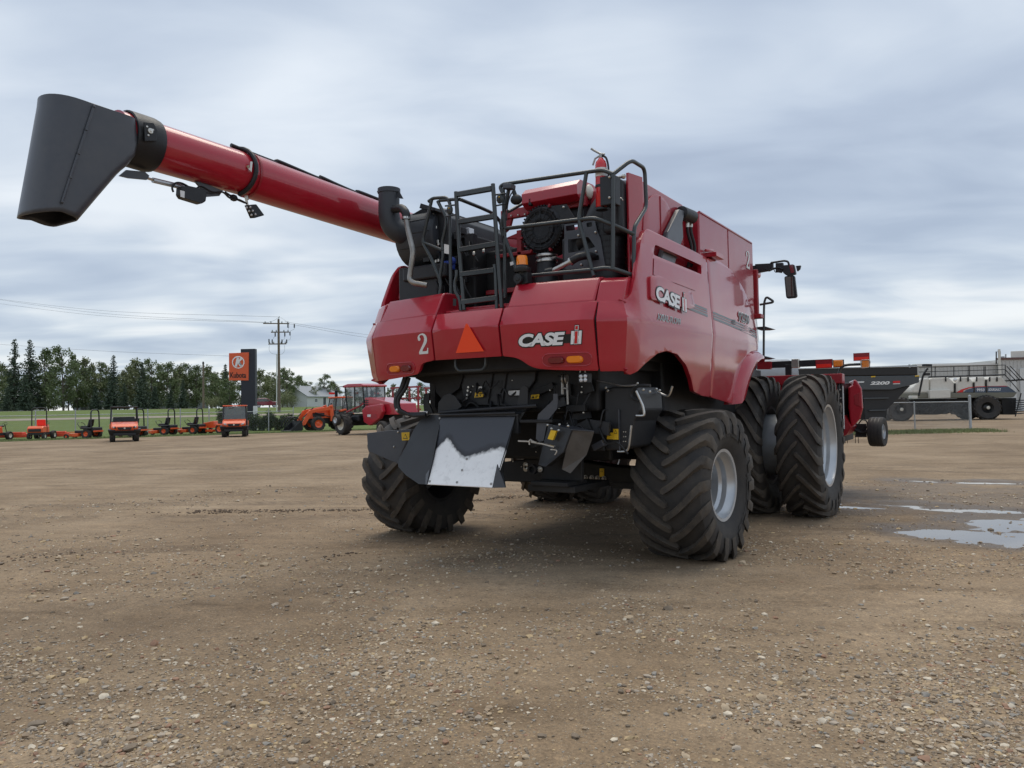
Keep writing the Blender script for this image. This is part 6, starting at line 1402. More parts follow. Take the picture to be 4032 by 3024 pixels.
# three-tier body: side outline pulled back across the cart
def cart_tier(name, outline, mt, back, lean=0.0):
    fr = [Gp(u, v) for u, v in outline]; m = MB(); m.loft([fr, [p+back for p in fr]]); return m.build(name, mt, G, None, .02)
cart_tier('body', ((-330, 380), (1048, 362), (1045, 440), (955, 470), (740, 522), (-330, 524)), MT['slate'], gn)
m = MB(); a = [Gp(u, v) for u, v in ((-330, 378), (1030, 360), (1028, 246), (-330, 290))]; b = [p+gn for p in a]; m.loft([a, b]); m.build('tarp', MT['tarp'], G, None, .04)
m = MB(); a = [Gp(u, v, .15) for u, v in ((-330, 524), (740, 522), (950, 474), (690, 740), (675, 850), (440, 855), (425, 620), (-200, 620))]; b = [p+gn*.9 for p in a]; m.loft([a, b]); hp_ = m.build('hopper', MT['dark'], G, None, .02)
m = MB(); m.prism([Gp(u, v, .05) for u, v in ((425, 612), (705, 607), (705, 620), (425, 626))], AW*.1); m.prism([Gp(u, v, .05) for u, v in ((490, 748), (680, 742), (680, 754), (490, 760))], AW*.1); m.build('hopper_ledge', MT['slate'], hp_, None)
def lay(box, depth_off=-.02):
    (u0, v0, u1, v1) = box
    return lambda a, b: pD(cE(u0+(u1-u0)*a, v1+(v0-v1)*b-(a*3)), GD+depth_off)
decal_text('lettering', '2200', (0, 0, 1, 1), lay((497, 430, 718, 468)), MT['white'], G, .05, .25)
decal_poly('stripe', [[(0, 0), (.55, 0), (.6, .35), (.05, .35)], [(.05, .55), (.95, .55), (1, .95), (.1, .95)]], lay((290, 430, 435, 465)), MT['white'], G)
decal_poly('badge', [[(0, .4), (1, .4), (1, 1), (0, 1)]], lay((752, 425, 832, 465)), MT['extred'], G); decal_poly('badge_strip', [[(0, .1), (1, .1), (1, .3), (0, .3)]], lay((752, 425, 832, 465)), MT['white'], G)
decal_poly('reflector', [[(0, 0), (1, 0), (1, 1), (0, 1)]], lay((508, 372, 556, 384)), MT['yellow'], G)
decal_poly('reflector', [[(0, 0), (1, 0), (1, 1), (0, 1)]], lay((998, 364, 1046, 376)), MT['yellow'], G)
m = MB(); m.tube([Gp(-330, 288, -.05), Gp(1030, 262, -.05)], .03, 8); m.tube([Gp(936, 240, -.05), Gp(936, 275, -.05)], .045, 6); m.build('tarp_rail', MT['galv'], G)
m = MB(); m.tube(rnd_path([Gp(1040, 590, .3), Gp(1090, 350, .3), Gp(1140, 285, .3)], .3), .045, 8); m.prism([Gp(u, v, .2) for u, v in ((1112, 235), (1190, 238), (1188, 262), (1114, 260))], AW*.3); m.prism([Gp(u, v, .2) for u, v in ((1110, 335), (1168, 335), (1168, 362), (1110, 362))], AW*.2); m.build('auger_jack', MT['dark'], G, None)
gc_ = Gp(100, 700); gc_.z = .78
for k in (0, 1): simple_wheel(G, (Gp(60, 700)+AW*(.3+k*2.2)).xy.to_3d()+Vector((0, 0, .80)), .80, .7, .4, MT['silver'], 14, 32).rotation_euler = (0, 0, math.atan2(AW.y, AW.x))
# hitch stand that carries the hopper end
m = MB(); q = Gp(560, 850, .8); m.bb(Vector((q.x-.12, q.y-.12, -.01)), Vector((q.x+.12, q.y+.12, q.z+.15))); q = Gp(560, 850, 2.4); m.bb(Vector((q.x-.12, q.y-.12, -.01)), Vector((q.x+.12, q.y+.12, q.z+.15))); m.build('stand', MT['dark'], G, None)
# ---- air seeder cart
Ac = empty('air_seeder_cart'); tag(Ac, 'long cream air seeder cart with black walkway rails and giant tyres', 'air seeder')
AD = 56.0
def Ap(u, v, dd=0.0): return pD(cE(u, v), AD+dd)
def slab(name, outline, mt, dd, th, bev=.04, par=None):
    fr = [Ap(u, v, dd) for u, v in outline]; m = MB(); m.loft([fr, [p+AW*th for p in fr]]); return m.build(name, mt, par or Ac, None, bev)
for seg in (((965, 560), (965, 500), (1060, 395), (1160, 388), (1160, 560)), ((1172, 560), (1172, 392), (1380, 384), (1438, 440), (1440, 556)), ((1450, 556), (1452, 445), (1500, 384), (1600, 380), (1645, 430), (1648, 554)), ((1662, 554), (1662, 430), (1690, 380), (1780, 378), (1788, 552)), ((1800, 552), (1800, 400), (1840, 376), (1970, 372), (2040, 460), (2140, 550))):
    slab('tank', seg, MT['aircart'], 0, 3.0, .12)
slab('tank_hopper', ((965, 560), (2140, 550), (2100, 605), (1990, 610), (970, 618)), MT['olive'], -.06, 2.9)
slab('chassis', ((990, 625), (2130, 612), (2120, 800), (1980, 800), (1960, 640), (1650, 650), (1500, 690), (1480, 770), (1240, 800), (1020, 800)), MT['under'], .4, 2.4)
slab('tool_box', ((1162, 527), (1395, 520), (1395, 612), (1165, 618)), MT['aircart'], -.3, .5, .03)
slab('tool_box', ((963, 588), (1030, 588), (1030, 620), (963, 620)), MT['aircart'], -.3, .5, .03)
def lay2(box, off=-.03):
    (u0, v0, u1, v1) = box
    return lambda a, b: pD(cE(u0+(u1-u0)*a, v1+(v0-v1)*b), AD+off)
decal_poly('stripe_red', [[(0, .1), (.08, .5), (.2, .8), (.35, .92), (.8, 1), (.85, .93), (.36, .84), (.22, .7), (.12, .4), (.10, .1)]], lay2((1460, 478, 2140, 560)), MT['extred'], Ac)
navy = mat('navy_stripe', (.07, .10, .15), .4)
decal_poly('stripe_blue', [[(.12, .12), (.16, .45), (.28, .72), (.275, .12)]], lay2((1460, 478, 2140, 560)), navy, Ac)
decal_poly('stripe_blue', [[(0, 0), (1, 0), (1, 1), (0, .93)]], lay2((1668, 490, 1784, 552)), navy, Ac)
decal_poly('stripe_blue', [[(0, 0), (1, 0), (.72, .95), (0, 1)]], lay2((1806, 482, 2125, 550)), navy, Ac)
decal_text('lettering', '9950', (0, 0, 1, 1), lay2((1686, 508, 1772, 540), -.05), MT['lettergrey'], Ac, .02, .1)
decal_text('lettering', 'BOURGAULT', (0, 0, 1, 1), lay2((1818, 506, 1955, 534), -.05), MT['lettergrey'], Ac, .02, .0)
m = MB()
for u in (1180, 1222, 1430, 1590, 1606, 1765, 1780, 2003): m.tube([Ap(u, 375, -.05), Ap(u, 262 if u < 1990 else 245, -.05)], .03, 6)
for v0, v1 in ((275, 250), (325, 300)): m.tube([Ap(1040, v0, -.05), Ap(2005, v1-4, -.05)], .028, 6)
m.tube([Ap(1150, 380, -.05), Ap(2000, 355, -.05)], .055, 6)
for u in (1340, 1505, 1590, 1685, 1830, 1912): m.tube([Ap(u, 380, -.05), Ap(u, 430, -.05)], .05, 6)
m.build('walkway_rail', MT['black'], Ac)
m = MB()
for a, b in (((2005, 360), (2160, 540)), ((2020, 260), (2160, 410)), ((2060, 260), (2210, 420)), ((2005, 300), (2130, 430))): m.tube([Ap(*a, -.3), Ap(*b, -.3)], .035, 6)
for k in range(7): m.prism([Ap(u, v+k*24, -.4) for u, v in ((2140+k*2, 640), (2230, 632), (2230, 642), (2140+k*2, 650))], AW*.4)
m.tube([Ap(2180, 560, -.3), Ap(2115, 820, -.3)], .04, 6); m.prism([Ap(u, v, -.2) for u, v in ((2070, 410), (2212, 400), (2212, 418), (2075, 428))], AW*.8); m.build('stairs', MT['black'], Ac, None)
m = MB()
for u0, u1, v in ((1440, 1452, 450), (1650, 1662, 440), (1788, 1800, 410)): m.prism([Ap(u, w, -.04) for u, w in ((u0, v), (u1, v), (u1+4, 610), (u0, 610))], AW*.1)
m.build('tank_strap', MT['black'], Ac, None)
m = MB(); p = Ap(1447, 412, -.1); m.ball(p, .14, 10); m.build('camera_dome', MT['white'], Ac)
random.seed(3)
m = MB()
for k in range(40):
    p = Ap(random.uniform(1000, 1480), random.uniform(650, 790), random.uniform(-.2, .3)); m.box(p, (random.uniform(.05, .3), .1, random.uniform(.05, .25)))
for k in range(12): a = Ap(random.uniform(1000, 1400), random.uniform(640, 760), -.2); m.tube(spline([a, a+Vector((.1, 0, -.2)), a+Vector((.3, 0, .1))], 4), .03, 5)
m.build_each('metering_gear', MT['dark'], Ac, None)
for u, v, rr in ((1790, 735, .87), (830, 745, .85)):
    p = Ap(u, v, -.2); w = simple_wheel(Ac, Vector((p.x, p.y, rr+.0)), rr, 1.0, .40, MT['black'], 18, 40); w.rotation_euler = (0, 0, math.atan2(AW.y, AW.x)-.3)
    q = p+AW*2.4; w = simple_wheel(Ac, Vector((q.x, q.y, rr)), rr, 1.0, .40, MT['black'], 18, 40); w.rotation_euler = (0, 0, math.atan2(AW.y, AW.x)-.3)
    m = MB(); m.lathe([(.12, 0), (.12, .08), (.07, .1), (.0005, .1)], Vector((p.x, p.y, rr))-AW*.22, -AW, 20); m.build('hub', MT['wrim'], Ac)
# ---- a bowl-shaped tank trailer glimpsed left of the cart
Tk = empty('tank_trailer'); tag(Tk, 'pale grey tank behind the dual wheels beside the grain cart', 'tank')
m = MB(); a = pD((2968, 1452), 30), pD((3110, 1450), 30); m.lathe([(.0005, 0), (.5, .05), (.62, .3), (.62, 1.4), (.5, 1.65), (.0005, 1.7)], pD((2960, 1480), 30), _r, 24); m.build('tank', MT['roof_grey'], Tk)
c0 = pD((2960, 1480), 30)
for k in (.4, 1.3): m = MB(); q = c0+_r*k; m.bb(Vector((q.x-.3, q.y-.3, 0)), Vector((q.x+.3, q.y+.3, q.z))); m.build('stand', MT['dark'], Tk, None)
# ================================================================== fences, signs, poles, buildings
def chain(name, a, b, h, mt, spacing=.075, r=.0022):
    """woven wire between two posts: two families of slanting wires"""
    L = (b-a).length; d = (b-a).normalized(); mb = MB(); n = int(L/spacing)
    def seg(p, q):
        t = (q-p).normalized(); nrm = Vector((-d.y, d.x, 0)); up = t.cross(nrm)
        mb.add([p-up*r, p+up*r, q+up*r, q-up*r], [(0, 1, 2, 3)])
    for k in range(-int(h/spacing), n):
        s0 = k*spacing
        for sg in (1, -1):
            x0, x1 = s0, s0+h; z0, z1 = 0, h
            if x0 < 0: z0 = -x0; x0 = 0
            if x1 > L: z1 = h-(x1-L); x1 = L
            if x1 <= x0: continue
            za, zb = (z0, z1) if sg > 0 else (h-z0, h-z1)
            seg(a+d*x0+Vector((0, 0, za+.04)), a+d*x1+Vector((0, 0, zb+.04)))
    return mb, mt
def fence(label, posts, h, rail_z, thick=None, mesh_r=.0022, spacing=.075):
    f = empty('chain_link_fence', posts[0]); f.location = (0, 0, 0); tag(f, label, 'fence')
    for i, p in enumerate(posts):
        r = (thick or {}).get(i, .035); hh = h+(.25 if r > .05 else 0)
        m = MB(); m.cyl(Vector((p.x, p.y, -.05)), Vector((p.x, p.y, hh)), r, 10); m.ball((p.x, p.y, hh), r*1.1, 8); m.build('post', MT['galv'], f)
    for a, b in zip(posts, posts[1:]):
        m = MB(); m.cyl(a+Vector((0, 0, rail_z)), b+Vector((0, 0, rail_z)), .022, 8); m.build('top_rail', MT['galv'], f)
        mb, mt = chain('mesh', a, b, rail_z-.05, MT['galv'], spacing, mesh_r); o = mb.build('wire_mesh', mt, f, None, fixn=False); o['kind'] = 'stuff'
FW0 = 52.0
def fpx(px):      # where a pixel column meets the fence line
    d = ray(px, 1650); d = Vector((d.x, d.y, 0)); c = CAM.x*NS.x+CAM.y*NS.y; t = (FW0-c)/(d.x*NS.x+d.y*NS.y); return Vector((CAM.x+d.x*t, CAM.y+d.y*t, 0))
fence('galvanized chain link fence along the grass on the mower side', [fpx(x) for x in (-60, 140, 297, 440, 582, 710, 823, 925, 1058, 1155)], 1.78, 1.50, mesh_r=.0015, spacing=.12)
pa, pb, pc = at_g(3270, 1699), at_g(3603, 1692), at_g(3822, 1694)
dd_ = (pc-pb).normalized(); pa = pb-dd_*(pc-pb).length*1.55
fence('short chain link fence in front of the air seeder with a thick end post', [pa, pb, pc], 1.42, 1.40, {2: .062}, mesh_r=.0032, spacing=.062)
# ---- dealer sign
SG = empty('dealer_sign'); tag(SG, 'tall black pylon sign with an orange lettered panel', 'sign')
SD = 61.5
def Sp(u, v, dd=0.0): return pD(cG(u, v), SD+dd)
a, b = Sp(362, 428), Sp(500, 425); bz = .0
m = MB(); fr = [Vector((a.x, a.y, -.1)), Vector((b.x, b.y, -.1)), b, a]; m.loft([fr, [p+AW*.5 for p in fr]]); m.build('pylon', mat('charcoal_panel', (.018, .022, .034), .5, noise_amt=.08), SG, None, .02)
pn = [Sp(248, 468, -.12), Sp(440, 461, -.12), Sp(438, 733, -.12), Sp(248, 733, -.12)]
m = MB(); m.loft([pn, [p+AW*.35 for p in pn]]); pn_ = m.build('sign_panel', MT['kubdark'], SG, None, .03)
def sl(a, b, off=-.14): return pD(cG(248+192*a, 735-272*b), SD+off)
ring = [(.475+.315*cos(2*pi*k/40), .655+.222*sin(2*pi*k/40)) for k in range(40)]; inner = [(.475+.265*cos(2*pi*k/40), .655+.187*sin(2*pi*k/40)) for k in range(40)]
m = MB(); m.add([sl(*p) for p in ring]+[sl(*p) for p in inner], [(k, (k+1) % 40, 40+(k+1) % 40, 40+k) for k in range(40)]); m.build('emblem_ring', MT['chrome'], pn_, None, fixn=False)
decal_poly('emblem_letter', [[(.30, .50), (.40, .83), (.52, .83), (.49, .73), (.60, .83), (.74, .80), (.55, .68), (.69, .53), (.56, .50), (.46, .62), (.41, .50)]], lambda a, b: sl(a, b, -.145), MT['lettergrey'], pn_)
decal_poly('emblem_shadow', [[(.50, .62), (.56, .66), (.68, .56), (.60, .53)]], lambda a, b: sl(a, b, -.15), mat('emblem_grey', (.35, .36, .38), .4), pn_)
decal_text('lettering', 'Kubota', (.07, .10, .87, .30), lambda a, b: sl(a, b, -.145), MT['black'], pn_, .02)
m = MB(); q = Sp(505, 1040, -.3); m.bb(Vector((q.x-.12, q.y-.12, -.02)), Vector((q.x+.12, q.y+.12, q.z+.5))); m.build('meter_box', MT['white'], SG, None, .01)
# ---- utility pole with crossarms
def ground_at(p): s_, w_ = sw(p); return rise(w_)
PD_ = 104.0
UPo = empty('utility_pole'); tag(UPo, 'tall wooden utility pole with three crossarms, insulators and a white riser pipe', 'utility pole')
def Pp(u, v, dd=0.0): return pD(cG(u, v), PD_+dd)
top = Pp(729, 140); gz = ground_at(top); m = MB(); base = Vector((top.x, top.y, gz-.2))
m.tube([base, top], [.20, .14], 12); m.build('pole', MT['wood'], UPo)
m = MB(); m.tube([Pp(712, 1045, -.3), Pp(712, 475, -.3)], .075, 8); m.build('riser_pipe', MT['white'], UPo)
for (u0, v0, u1, v1) in ((580, 180, 832, 182), (655, 265, 830, 264), (630, 380, 803, 378)):
    a, b = Pp(u0, v0, -.15), Pp(u1, v1, -.15); m = MB(); m.prism([a+Vector((0, 0, .07)), a+Vector((0, 0, -.07)), b+Vector((0, 0, -.07)), b+Vector((0, 0, .07))], AW*.12); ca = m.build('crossarm', MT['wood'], UPo, None)
    for t in (.08, .3, .72, .95): q = a.lerp(b, t); m = MB(); m.lathe([(.05, 0), (.09, .05), (.06, .12), (.09, .17), (.05, .24), (.0005, .28)], q+Vector((0, 0, .06)), (0, 0, 1), 8); m.build('insulator', MT['galv'], ca)
for u, v in ((637, 350), (668, 355), (763, 355), (808, 355), (840, 280), (790, 290), (697, 290), (882, 205), (820, 205)):
    q = Pp(u, v, -.2); m = MB(); m.lathe([(.05, -.25), (.10, -.18), (.06, -.1), (.1, 0), (.06, .1), (.1, .18), (.04, .28)], q, (0, 0, 1), 8, True); m.build('cutout', MT['dark'], UPo)
m = MB()
for path in (((640, 390), (640, 440), (665, 470), (712, 480)), ((787, 390), (787, 445), (765, 475), (735, 480)), ((738, 115), (690, 150), (637, 165)), ((738, 115), (790, 150), (830, 200), (820, 245)), ((882, 215), (880, 235), (850, 250), (840, 270)), ((848, 300), (840, 335), (808, 345)), ((697, 300), (675, 330), (668, 345)), ((790, 300), (785, 330), (765, 345))): m.tube(spline([Pp(u, v, -.2) for u, v in path], 5), .018, 5)
m.build('jumper_wire', MT['galv'], UPo)
m = MB(); m.tube([top, Pp(738, 112)], .05, 6); m.build('pole_top_pin', MT['galv'], UPo)
# power lines
def wire(pts, r, label):
    m = MB(); m.tube(spline(pts, 8), r, 5); o = m.build('power_line', MT['dark'], None); tag(o, label, 'power line', 'power lines strung from the utility pole')
for k, (u, v, y0) in enumerate(((637, 172, 1172), (690, 178, 1184), (738, 118, 1163))):
    a = Pp(u, v); b = pD((-60, y0+(k*4)), 150); mid = a.lerp(b, .5)+Vector((0, 0, -.9)); wire([a, mid, b], .016, 'thin overhead power line running from the utility pole across the sky')
for k, (u, v, py) in enumerate(((790, 165, 1330), (830, 185, 1345))):
    a = Pp(u, v); b = pD((1640, py), 170); mid = a.lerp(b, .5)+Vector((0, 0, -.5)); wire([a, mid, b], .016, 'thin overhead power line running from the utility pole towards the combine')
a = pD((-60, 1352), 150); b = pD((905, 1402), 150); wire([a, a.lerp(b, .5)+Vector((0, 0, -.3)), b], .02, 'low overhead power line crossing in front of the dark trees')
a = pD((-60, 1462), 138); b = pD((800, 1447), 130); wire([a, a.lerp(b, .5)+Vector((0, 0, -.3)), b], .025, 'lowest overhead wire running to the short wooden pole')
WP = empty('wooden_pole'); tag(WP, 'plain wooden pole standing in front of the trees left of the dealer sign', 'utility pole')
t_ = pD(cF(1770, 300), 130); m = MB(); m.tube([Vector((t_.x, t_.y, ground_at(t_)-.2)), t_], [.2, .15], 10); m.build('pole', MT['wood'], WP)
m = MB(); m.ball(t_+Vector((0, 0, .25)), .3, 8, (.6, .6, 1)); m.build('transformer', MT['dark'], WP)
# ---- houses beyond the highway
def house(p0, wx, dy, hw, hr, rz, label, roofm, wallm):
    h = empty('house', (p0.x, p0.y, ground_at(p0)), rz); tag(h, label, 'house')
    m = MB(); m.bb((-wx/2, -dy/2, -.3), (wx/2, dy/2, hw)); m.prism([(-wx/2, -dy/2, hw), (-wx/2, dy/2, hw), (-wx/2, 0, hw+hr)], (wx, 0, 0)); m.build('wall', wallm, h, None)
    for s in (-1, 1):
        m = MB(); m.prism([(-wx/2-.3, s*(dy/2+.4), hw-.15), (wx/2+.3, s*(dy/2+.4), hw-.15), (wx/2+.3, 0, hw+hr+.1), (-wx/2-.3, 0, hw+hr+.1)], (0, 0, .12)); m.build('roof', roofm, h, None)
    for x in (-.25, .22):
        m = MB(); m.bb((x*wx-.5, -dy/2-.03, hw*.4), (x*wx+.5, -dy/2+.02, hw*.8)); w_ = m.build('window', MT['white'], h, None); m = MB(); m.bb((x*wx-.42, -dy/2-.05, hw*.44), (x*wx+.42, -dy/2-.03, hw*.76)); m.build('pane', MT['glass'], w_, None)
    m = MB(); m.bb((-.45, -dy/2-.04, 0), (.45, -dy/2+.02, 2.05)); m.build('door', MT['grey'], h, None)
    return h
vz = math.atan2(-AW.x, AW.y)
house(pD((1222, 1600), 175), 12, 8, 2.3, 2.2, vz+1.15, 'white house with grey metal roof behind the loader tractor', MT['roof_grey'], MT['wall_white'])
house(pD((40, 1605), 185), 13, 8, 2.8, 2.0, vz+.1, 'white house half hidden by tall spruces', MT['wall_white'], MT['wall_white'])
house(pD((345, 1606), 178), 4.5, 4, 1.9, 1.3, vz+.9, 'small grey shed under the trees', MT['roof_grey'], MT['roof_grey'])
house(pD((720, 1602), 195), 12, 7, 2.6, 2.2, vz+.4, 'white roofed house showing between the trees by the wooden pole', MT['wall_white'], MT['roof_grey'])
house(pD((625, 1604), 200), 8, 7, 2.6, 2.4, vz-.2, 'grey roofed house showing deep between the spruces', MT['wall_white'], MT['wall_white'])
# ---- long metal building on the right
Bd = empty('metal_building'); tag(Bd, 'long pale metal clad building behind the air seeder', 'building')
BDp = 92.0
def Bq(u, v, dd=0.0): return pD(cE(u, v), BDp+dd)
ribm = mat('ribbed_cladding', (.50, .50, .48), .55, noise_amt=.05)
for (u0, v0, u1, v1, dd, nm) in ((1000, 262, 1945, 240, 0, 'low_wing'), (1945, 196, 2600, 170, -.6, 'high_wing')):
    a, b = Bq(u0, v0, dd), Bq(u1, v1, dd); ga, gb = Vector((a.x, a.y, -.1)), Vector((b.x, b.y, -.1)); zt_ = (a.z+b.z)/2
    fr = [ga, gb, Vector((b.x, b.y, zt_)), Vector((a.x, a.y, zt_))]; m = MB(); m.loft([fr, [p+AW*14 for p in fr]]); w_ = m.build(nm, ribm, Bd, None)
    d = (gb-ga).normalized(); L = (gb-ga).length; m = MB(); n_ = int(L/.45)
    for k in range(n_): q = ga+d*(k+.5)*.45; m.prism([q, q+d*.06, q+d*.06+Vector((0, 0, zt_)), q+Vector((0, 0, zt_))], AW*-.05)
    o = m.build('cladding_rib', ribm, w_, None); o['kind'] = 'stuff'
    m = MB(); m.prism([Vector((a.x, a.y, zt_))-AW*.15, Vector((b.x, b.y, zt_))-AW*.15, Vector((b.x, b.y, zt_+.25))-AW*.15, Vector((a.x, a.y, zt_+.25))-AW*.15], AW*1.0); m.build('eave_trim', MT['white'] if nm == 'low_wing' else mat('brown_trim', (.13, .07, .06), .6), w_, None)
m = MB(); q = Bq(1940, 240, -.8); m.bb(Vector((q.x-.14, q.y-.14, 0)), Vector((q.x+.14, q.y+.14, q.z+1.8))); m.build('chimney', MT['aircart'], Bd, None)
m = MB(); q0, q1 = Bq(1903, 235, -.8), Bq(1946, 235, -.8); t0_, t1_ = Bq(1903, 98, -.8), Bq(1946, 98, -.8); m.tube([q0, t0_, t1_, q1], .07, 6); m.build('roof_hoist', MT['dark'], Bd)
for u, v0, v1, r_ in ((1973, 150, 185, .2), (2008, 125, 190, .08), (2052, 168, 190, .25)): m = MB(); m.cyl(Bq(u, v1+10, 0), Bq(u, v0, 0), r_, 10); m.build('roof_vent', MT['galv'], Bd)
m = MB(); q = Bq(2185, 162, 1); m.box(q, (2.2, 2.2, 1.5)); m.build('rooftop_unit', MT['aircart'], Bd, None, .05)
for u0, u1 in ((2060, 2120), (2165, 2300)): m = MB(); a, b = Bq(u0, 285, -.75), Bq(u1, 285, -.75); m.prism([Vector((a.x, a.y, 0)), Vector((b.x, b.y, 0)), Vector((b.x, b.y, a.z)), Vector((a.x, a.y, a.z))], AW*.1); m.build('overhead_door', MT['wall_white'], Bd, None, .03)
# ---- the car on the highway
Cr = empty('parked_suv'); tag(Cr, 'dark red suv on the highway seen between sign and pole', 'car')
m = MB(); side_o = [(-2.35, .45), (-2.38, .85), (-2.2, 1.0), (-1.95, 1.55), (-1.5, 1.68), (.1, 1.70), (.85, 1.25), (1.05, 1.08), (2.1, .98), (2.35, .75), (2.38, .45), (1.95, .36), (-1.9, .36)]
m.loft([[Vector((x, y, z)) for y, z in side_o] for x in (-.92, .92)]); m.build('body', MT['stackm'], Cr, None, .08, seg=3)
for s in (-1, 1):
    m = MB(); m.prism([(s*.925, y, z) for y, z in ((-1.9, 1.08), (-1.75, 1.5), (-1.4, 1.58), (.05, 1.6), (.72, 1.22), (.8, 1.12))], (s*.01, 0, 0)); m.build('window', MT['glass'], Cr, None)
    for y in (-1.42, 1.45): simple_wheel(Cr, (s*.82, y, .37), .37, .24, .25, MT['silver'])
    m = MB(); m.tube([(s*.7, -1.5, 1.75), (s*.7, .0, 1.76)], .03, 6); m.build('roof_rack', MT['galv'], Cr)
m = MB(); m.bb((-.85, -2.42, .85), (-.5, -2.36, 1.05)); m.bb((.5, -2.42, .85), (.85, -2.36, 1.05)); m.build('tail_light', MT['reflector'], Cr, None)
p = pD(cG(612, 1012), 148); Cr.location = (p.x, p.y, ground_at(p)+.04); Cr.rotation_euler = (0, 0, heading_rz(-CL*.93+AW*.35))
# ================================================================== trees
def leaf_mat(name, c0, c1):
    m = bpy.data.materials.new(name); m.use_nodes = True; t = m.node_tree; b = t.nodes['Principled BSDF']
    oi = nd(t, 'ShaderNodeObjectInfo'); gi = nd(t, 'ShaderNodeNewGeometry')
    v = maths(t, 'ADD', maths(t, 'MULTIPLY', gi.outputs['Random Per Island'], .7), maths(t, 'MULTIPLY', oi.outputs['Random'], .3))
    t.links.new(ramp(t, v, [(0, c0), (1, c1)]), b.inputs['Base Color']); b.inputs['Roughness'].default_value = .75; b.inputs['Specular IOR Level'].default_value = .2
    return m
LM = {'spruce': leaf_mat('spruce_needles', (.050, .074, .052), (.110, .145, .098)), 'broad': leaf_mat('aspen_leaves', (.092, .126, .058), (.20, .24, .115)), 'pale': leaf_mat('birch_leaves', (.13, .155, .075), (.26, .28, .145)), 'shrub': leaf_mat('shrub_leaves', (.035, .055, .022), (.085, .115, .045))}
bark = mat('grey_bark', (.13, .11, .09), .9, noise_amt=.3); birch = mat('pale_bark', (.42, .40, .36), .8, noise_amt=.25)
def quad(mb, c, sz, up=.5):
    n = Vector((random.gauss(0, 1), random.gauss(0, 1), random.gauss(0, 1)+up)).normalized()
    a = n.orthogonal().normalized(); a.rotate(Matrix.Rotation(random.uniform(0, 6.28), 3, n)); b = n.cross(a)
    a *= sz*random.uniform(.6, 1.2); b *= sz*random.uniform(.4, .8)
    mb.add([c-a, c-b*.9, c+a, c+b], [(0, 1, 2, 3)])
def spruce_proto(h, seed, wid):
    random.seed(seed); t = empty('spruce_tree'); m = MB(); m.tube([(0, 0, -.3), (0, 0, h*.5), (0, 0, h*.98)], [h*.018, h*.012, h*.002], 8); m.build('trunk', bark, t)
    mb = MB(); z = h*.06
    while z < h*.985:
        f = 1-z/h; R = wid*(f**.82)*random.uniform(.8, 1.12)+.12; nb = int(5+7*f)
        for k in range(nb):
            a = random.uniform(0, 2*pi); rl = R*random.uniform(.6, 1.1)
            n = max(3, int(rl/.22))
            for i in range(n):
                q = (i+.6)/n*rl; dr = -.18*q + .10*max(0, q-rl*.75)
                c = Vector((cos(a)*q, sin(a)*q, z+dr+random.gauss(0, .07)))
                for _ in range(2): quad(mb, c+Vector((random.gauss(0, .14), random.gauss(0, .14), random.gauss(0, .07)-.06)), .17+.11*f, 1.2)
        z += h*.021+.08*f
    mb.build('crown', LM['spruce'], t, None, fixn=False); return t
def broad_proto(h, seed, wid, lm, base=.10, bk=None, thin=0.0):
    random.seed(seed); t = empty('broadleaf_tree'); m = MB()
    lean = Vector((random.uniform(-.4, .4), random.uniform(-.4, .4), 0))
    m.tube(spline([(0, 0, -.3), lean*.4+Vector((0, 0, h*.35)), lean+Vector((0, 0, h*.85))], 4), [h*.017-(h*.013)*k/8 for k in range(9)], 7)
    mb = MB(); n = 30 if thin else 46
    for k in range(n):
        zf = base+(.97-base)*((k+random.random())/n); pr = (sin(pi*min(1, (zf-base)/(1-base)*.86+.14)))**.6
        a = random.uniform(0, 2*pi); R = wid*pr*random.uniform(.25, 1.0); c = lean*zf+Vector((cos(a)*R, sin(a)*R, zf*h)); r = wid*random.uniform(.20, .40)*(.75+.25*pr)
        if k % 2 == 0 and zf > .2: st = lean*(zf*.7)+Vector((0, 0, (zf-.12)*h)); m.tube([st, st.lerp(c, .6)+Vector((0, 0, .15)), c], [h*.006, h*.004, .015], 5)
        for _ in range(int((34 if thin else 62)*(r/.8)**1.5)+10):
            d = Vector((random.gauss(0, 1), random.gauss(0, 1), random.gauss(0, .75))).normalized()*r*(random.random()**.45)
            quad(mb, c+d, .15+.10*random.random(), .3)
    m.build('trunk', bk or bark, t); mb.build('crown', lm, t, None, fixn=False); return t
protos = {'s1': spruce_proto(14, 11, 3.1), 's2': spruce_proto(11, 12, 2.7), 's3': spruce_proto(6, 13, 2.0), 'b1': broad_proto(12, 21, 3.0, LM['broad']), 'b2': broad_proto(10, 22, 2.8, LM['pale'], .12, birch), 'b3': broad_proto(11, 23, 3.2, LM['broad'], .06), 'b4': broad_proto(9, 24, 2.2, LM['pale'], .2, birch, 1.0)}
HT = {'s1': 14, 's2': 11, 's3': 6, 'b1': 12, 'b2': 10, 'b3': 11, 'b4': 9}
used = set()
NAMES = {'s1': 'spruce_tree', 's2': 'spruce_tree', 's3': 'spruce_tree', 'b1': 'broadleaf_tree', 'b2': 'birch_tree', 'b3': 'broadleaf_tree', 'b4': 'birch_tree'}
def tree(kind, px, py_top, depth, label, group='trees beyond the highway', wf=1.0):
    t_ = pD((px, py_top), depth); gz = ground_at(t_); h = t_.z-gz; s = h/HT[kind]
    o = protos[kind] if kind not in used else copy_tree(protos[kind]); used.add(kind)
    o.name = NAMES[kind]; o.location = (t_.x, t_.y, gz); o.scale = (s*wf, s*wf, s); o.rotation_euler = (0, 0, random.uniform(0, 6.28)); tag(o, label, 'tree', group)
random.seed(99)
front = 'young spruce standing in front of the dark treeline'
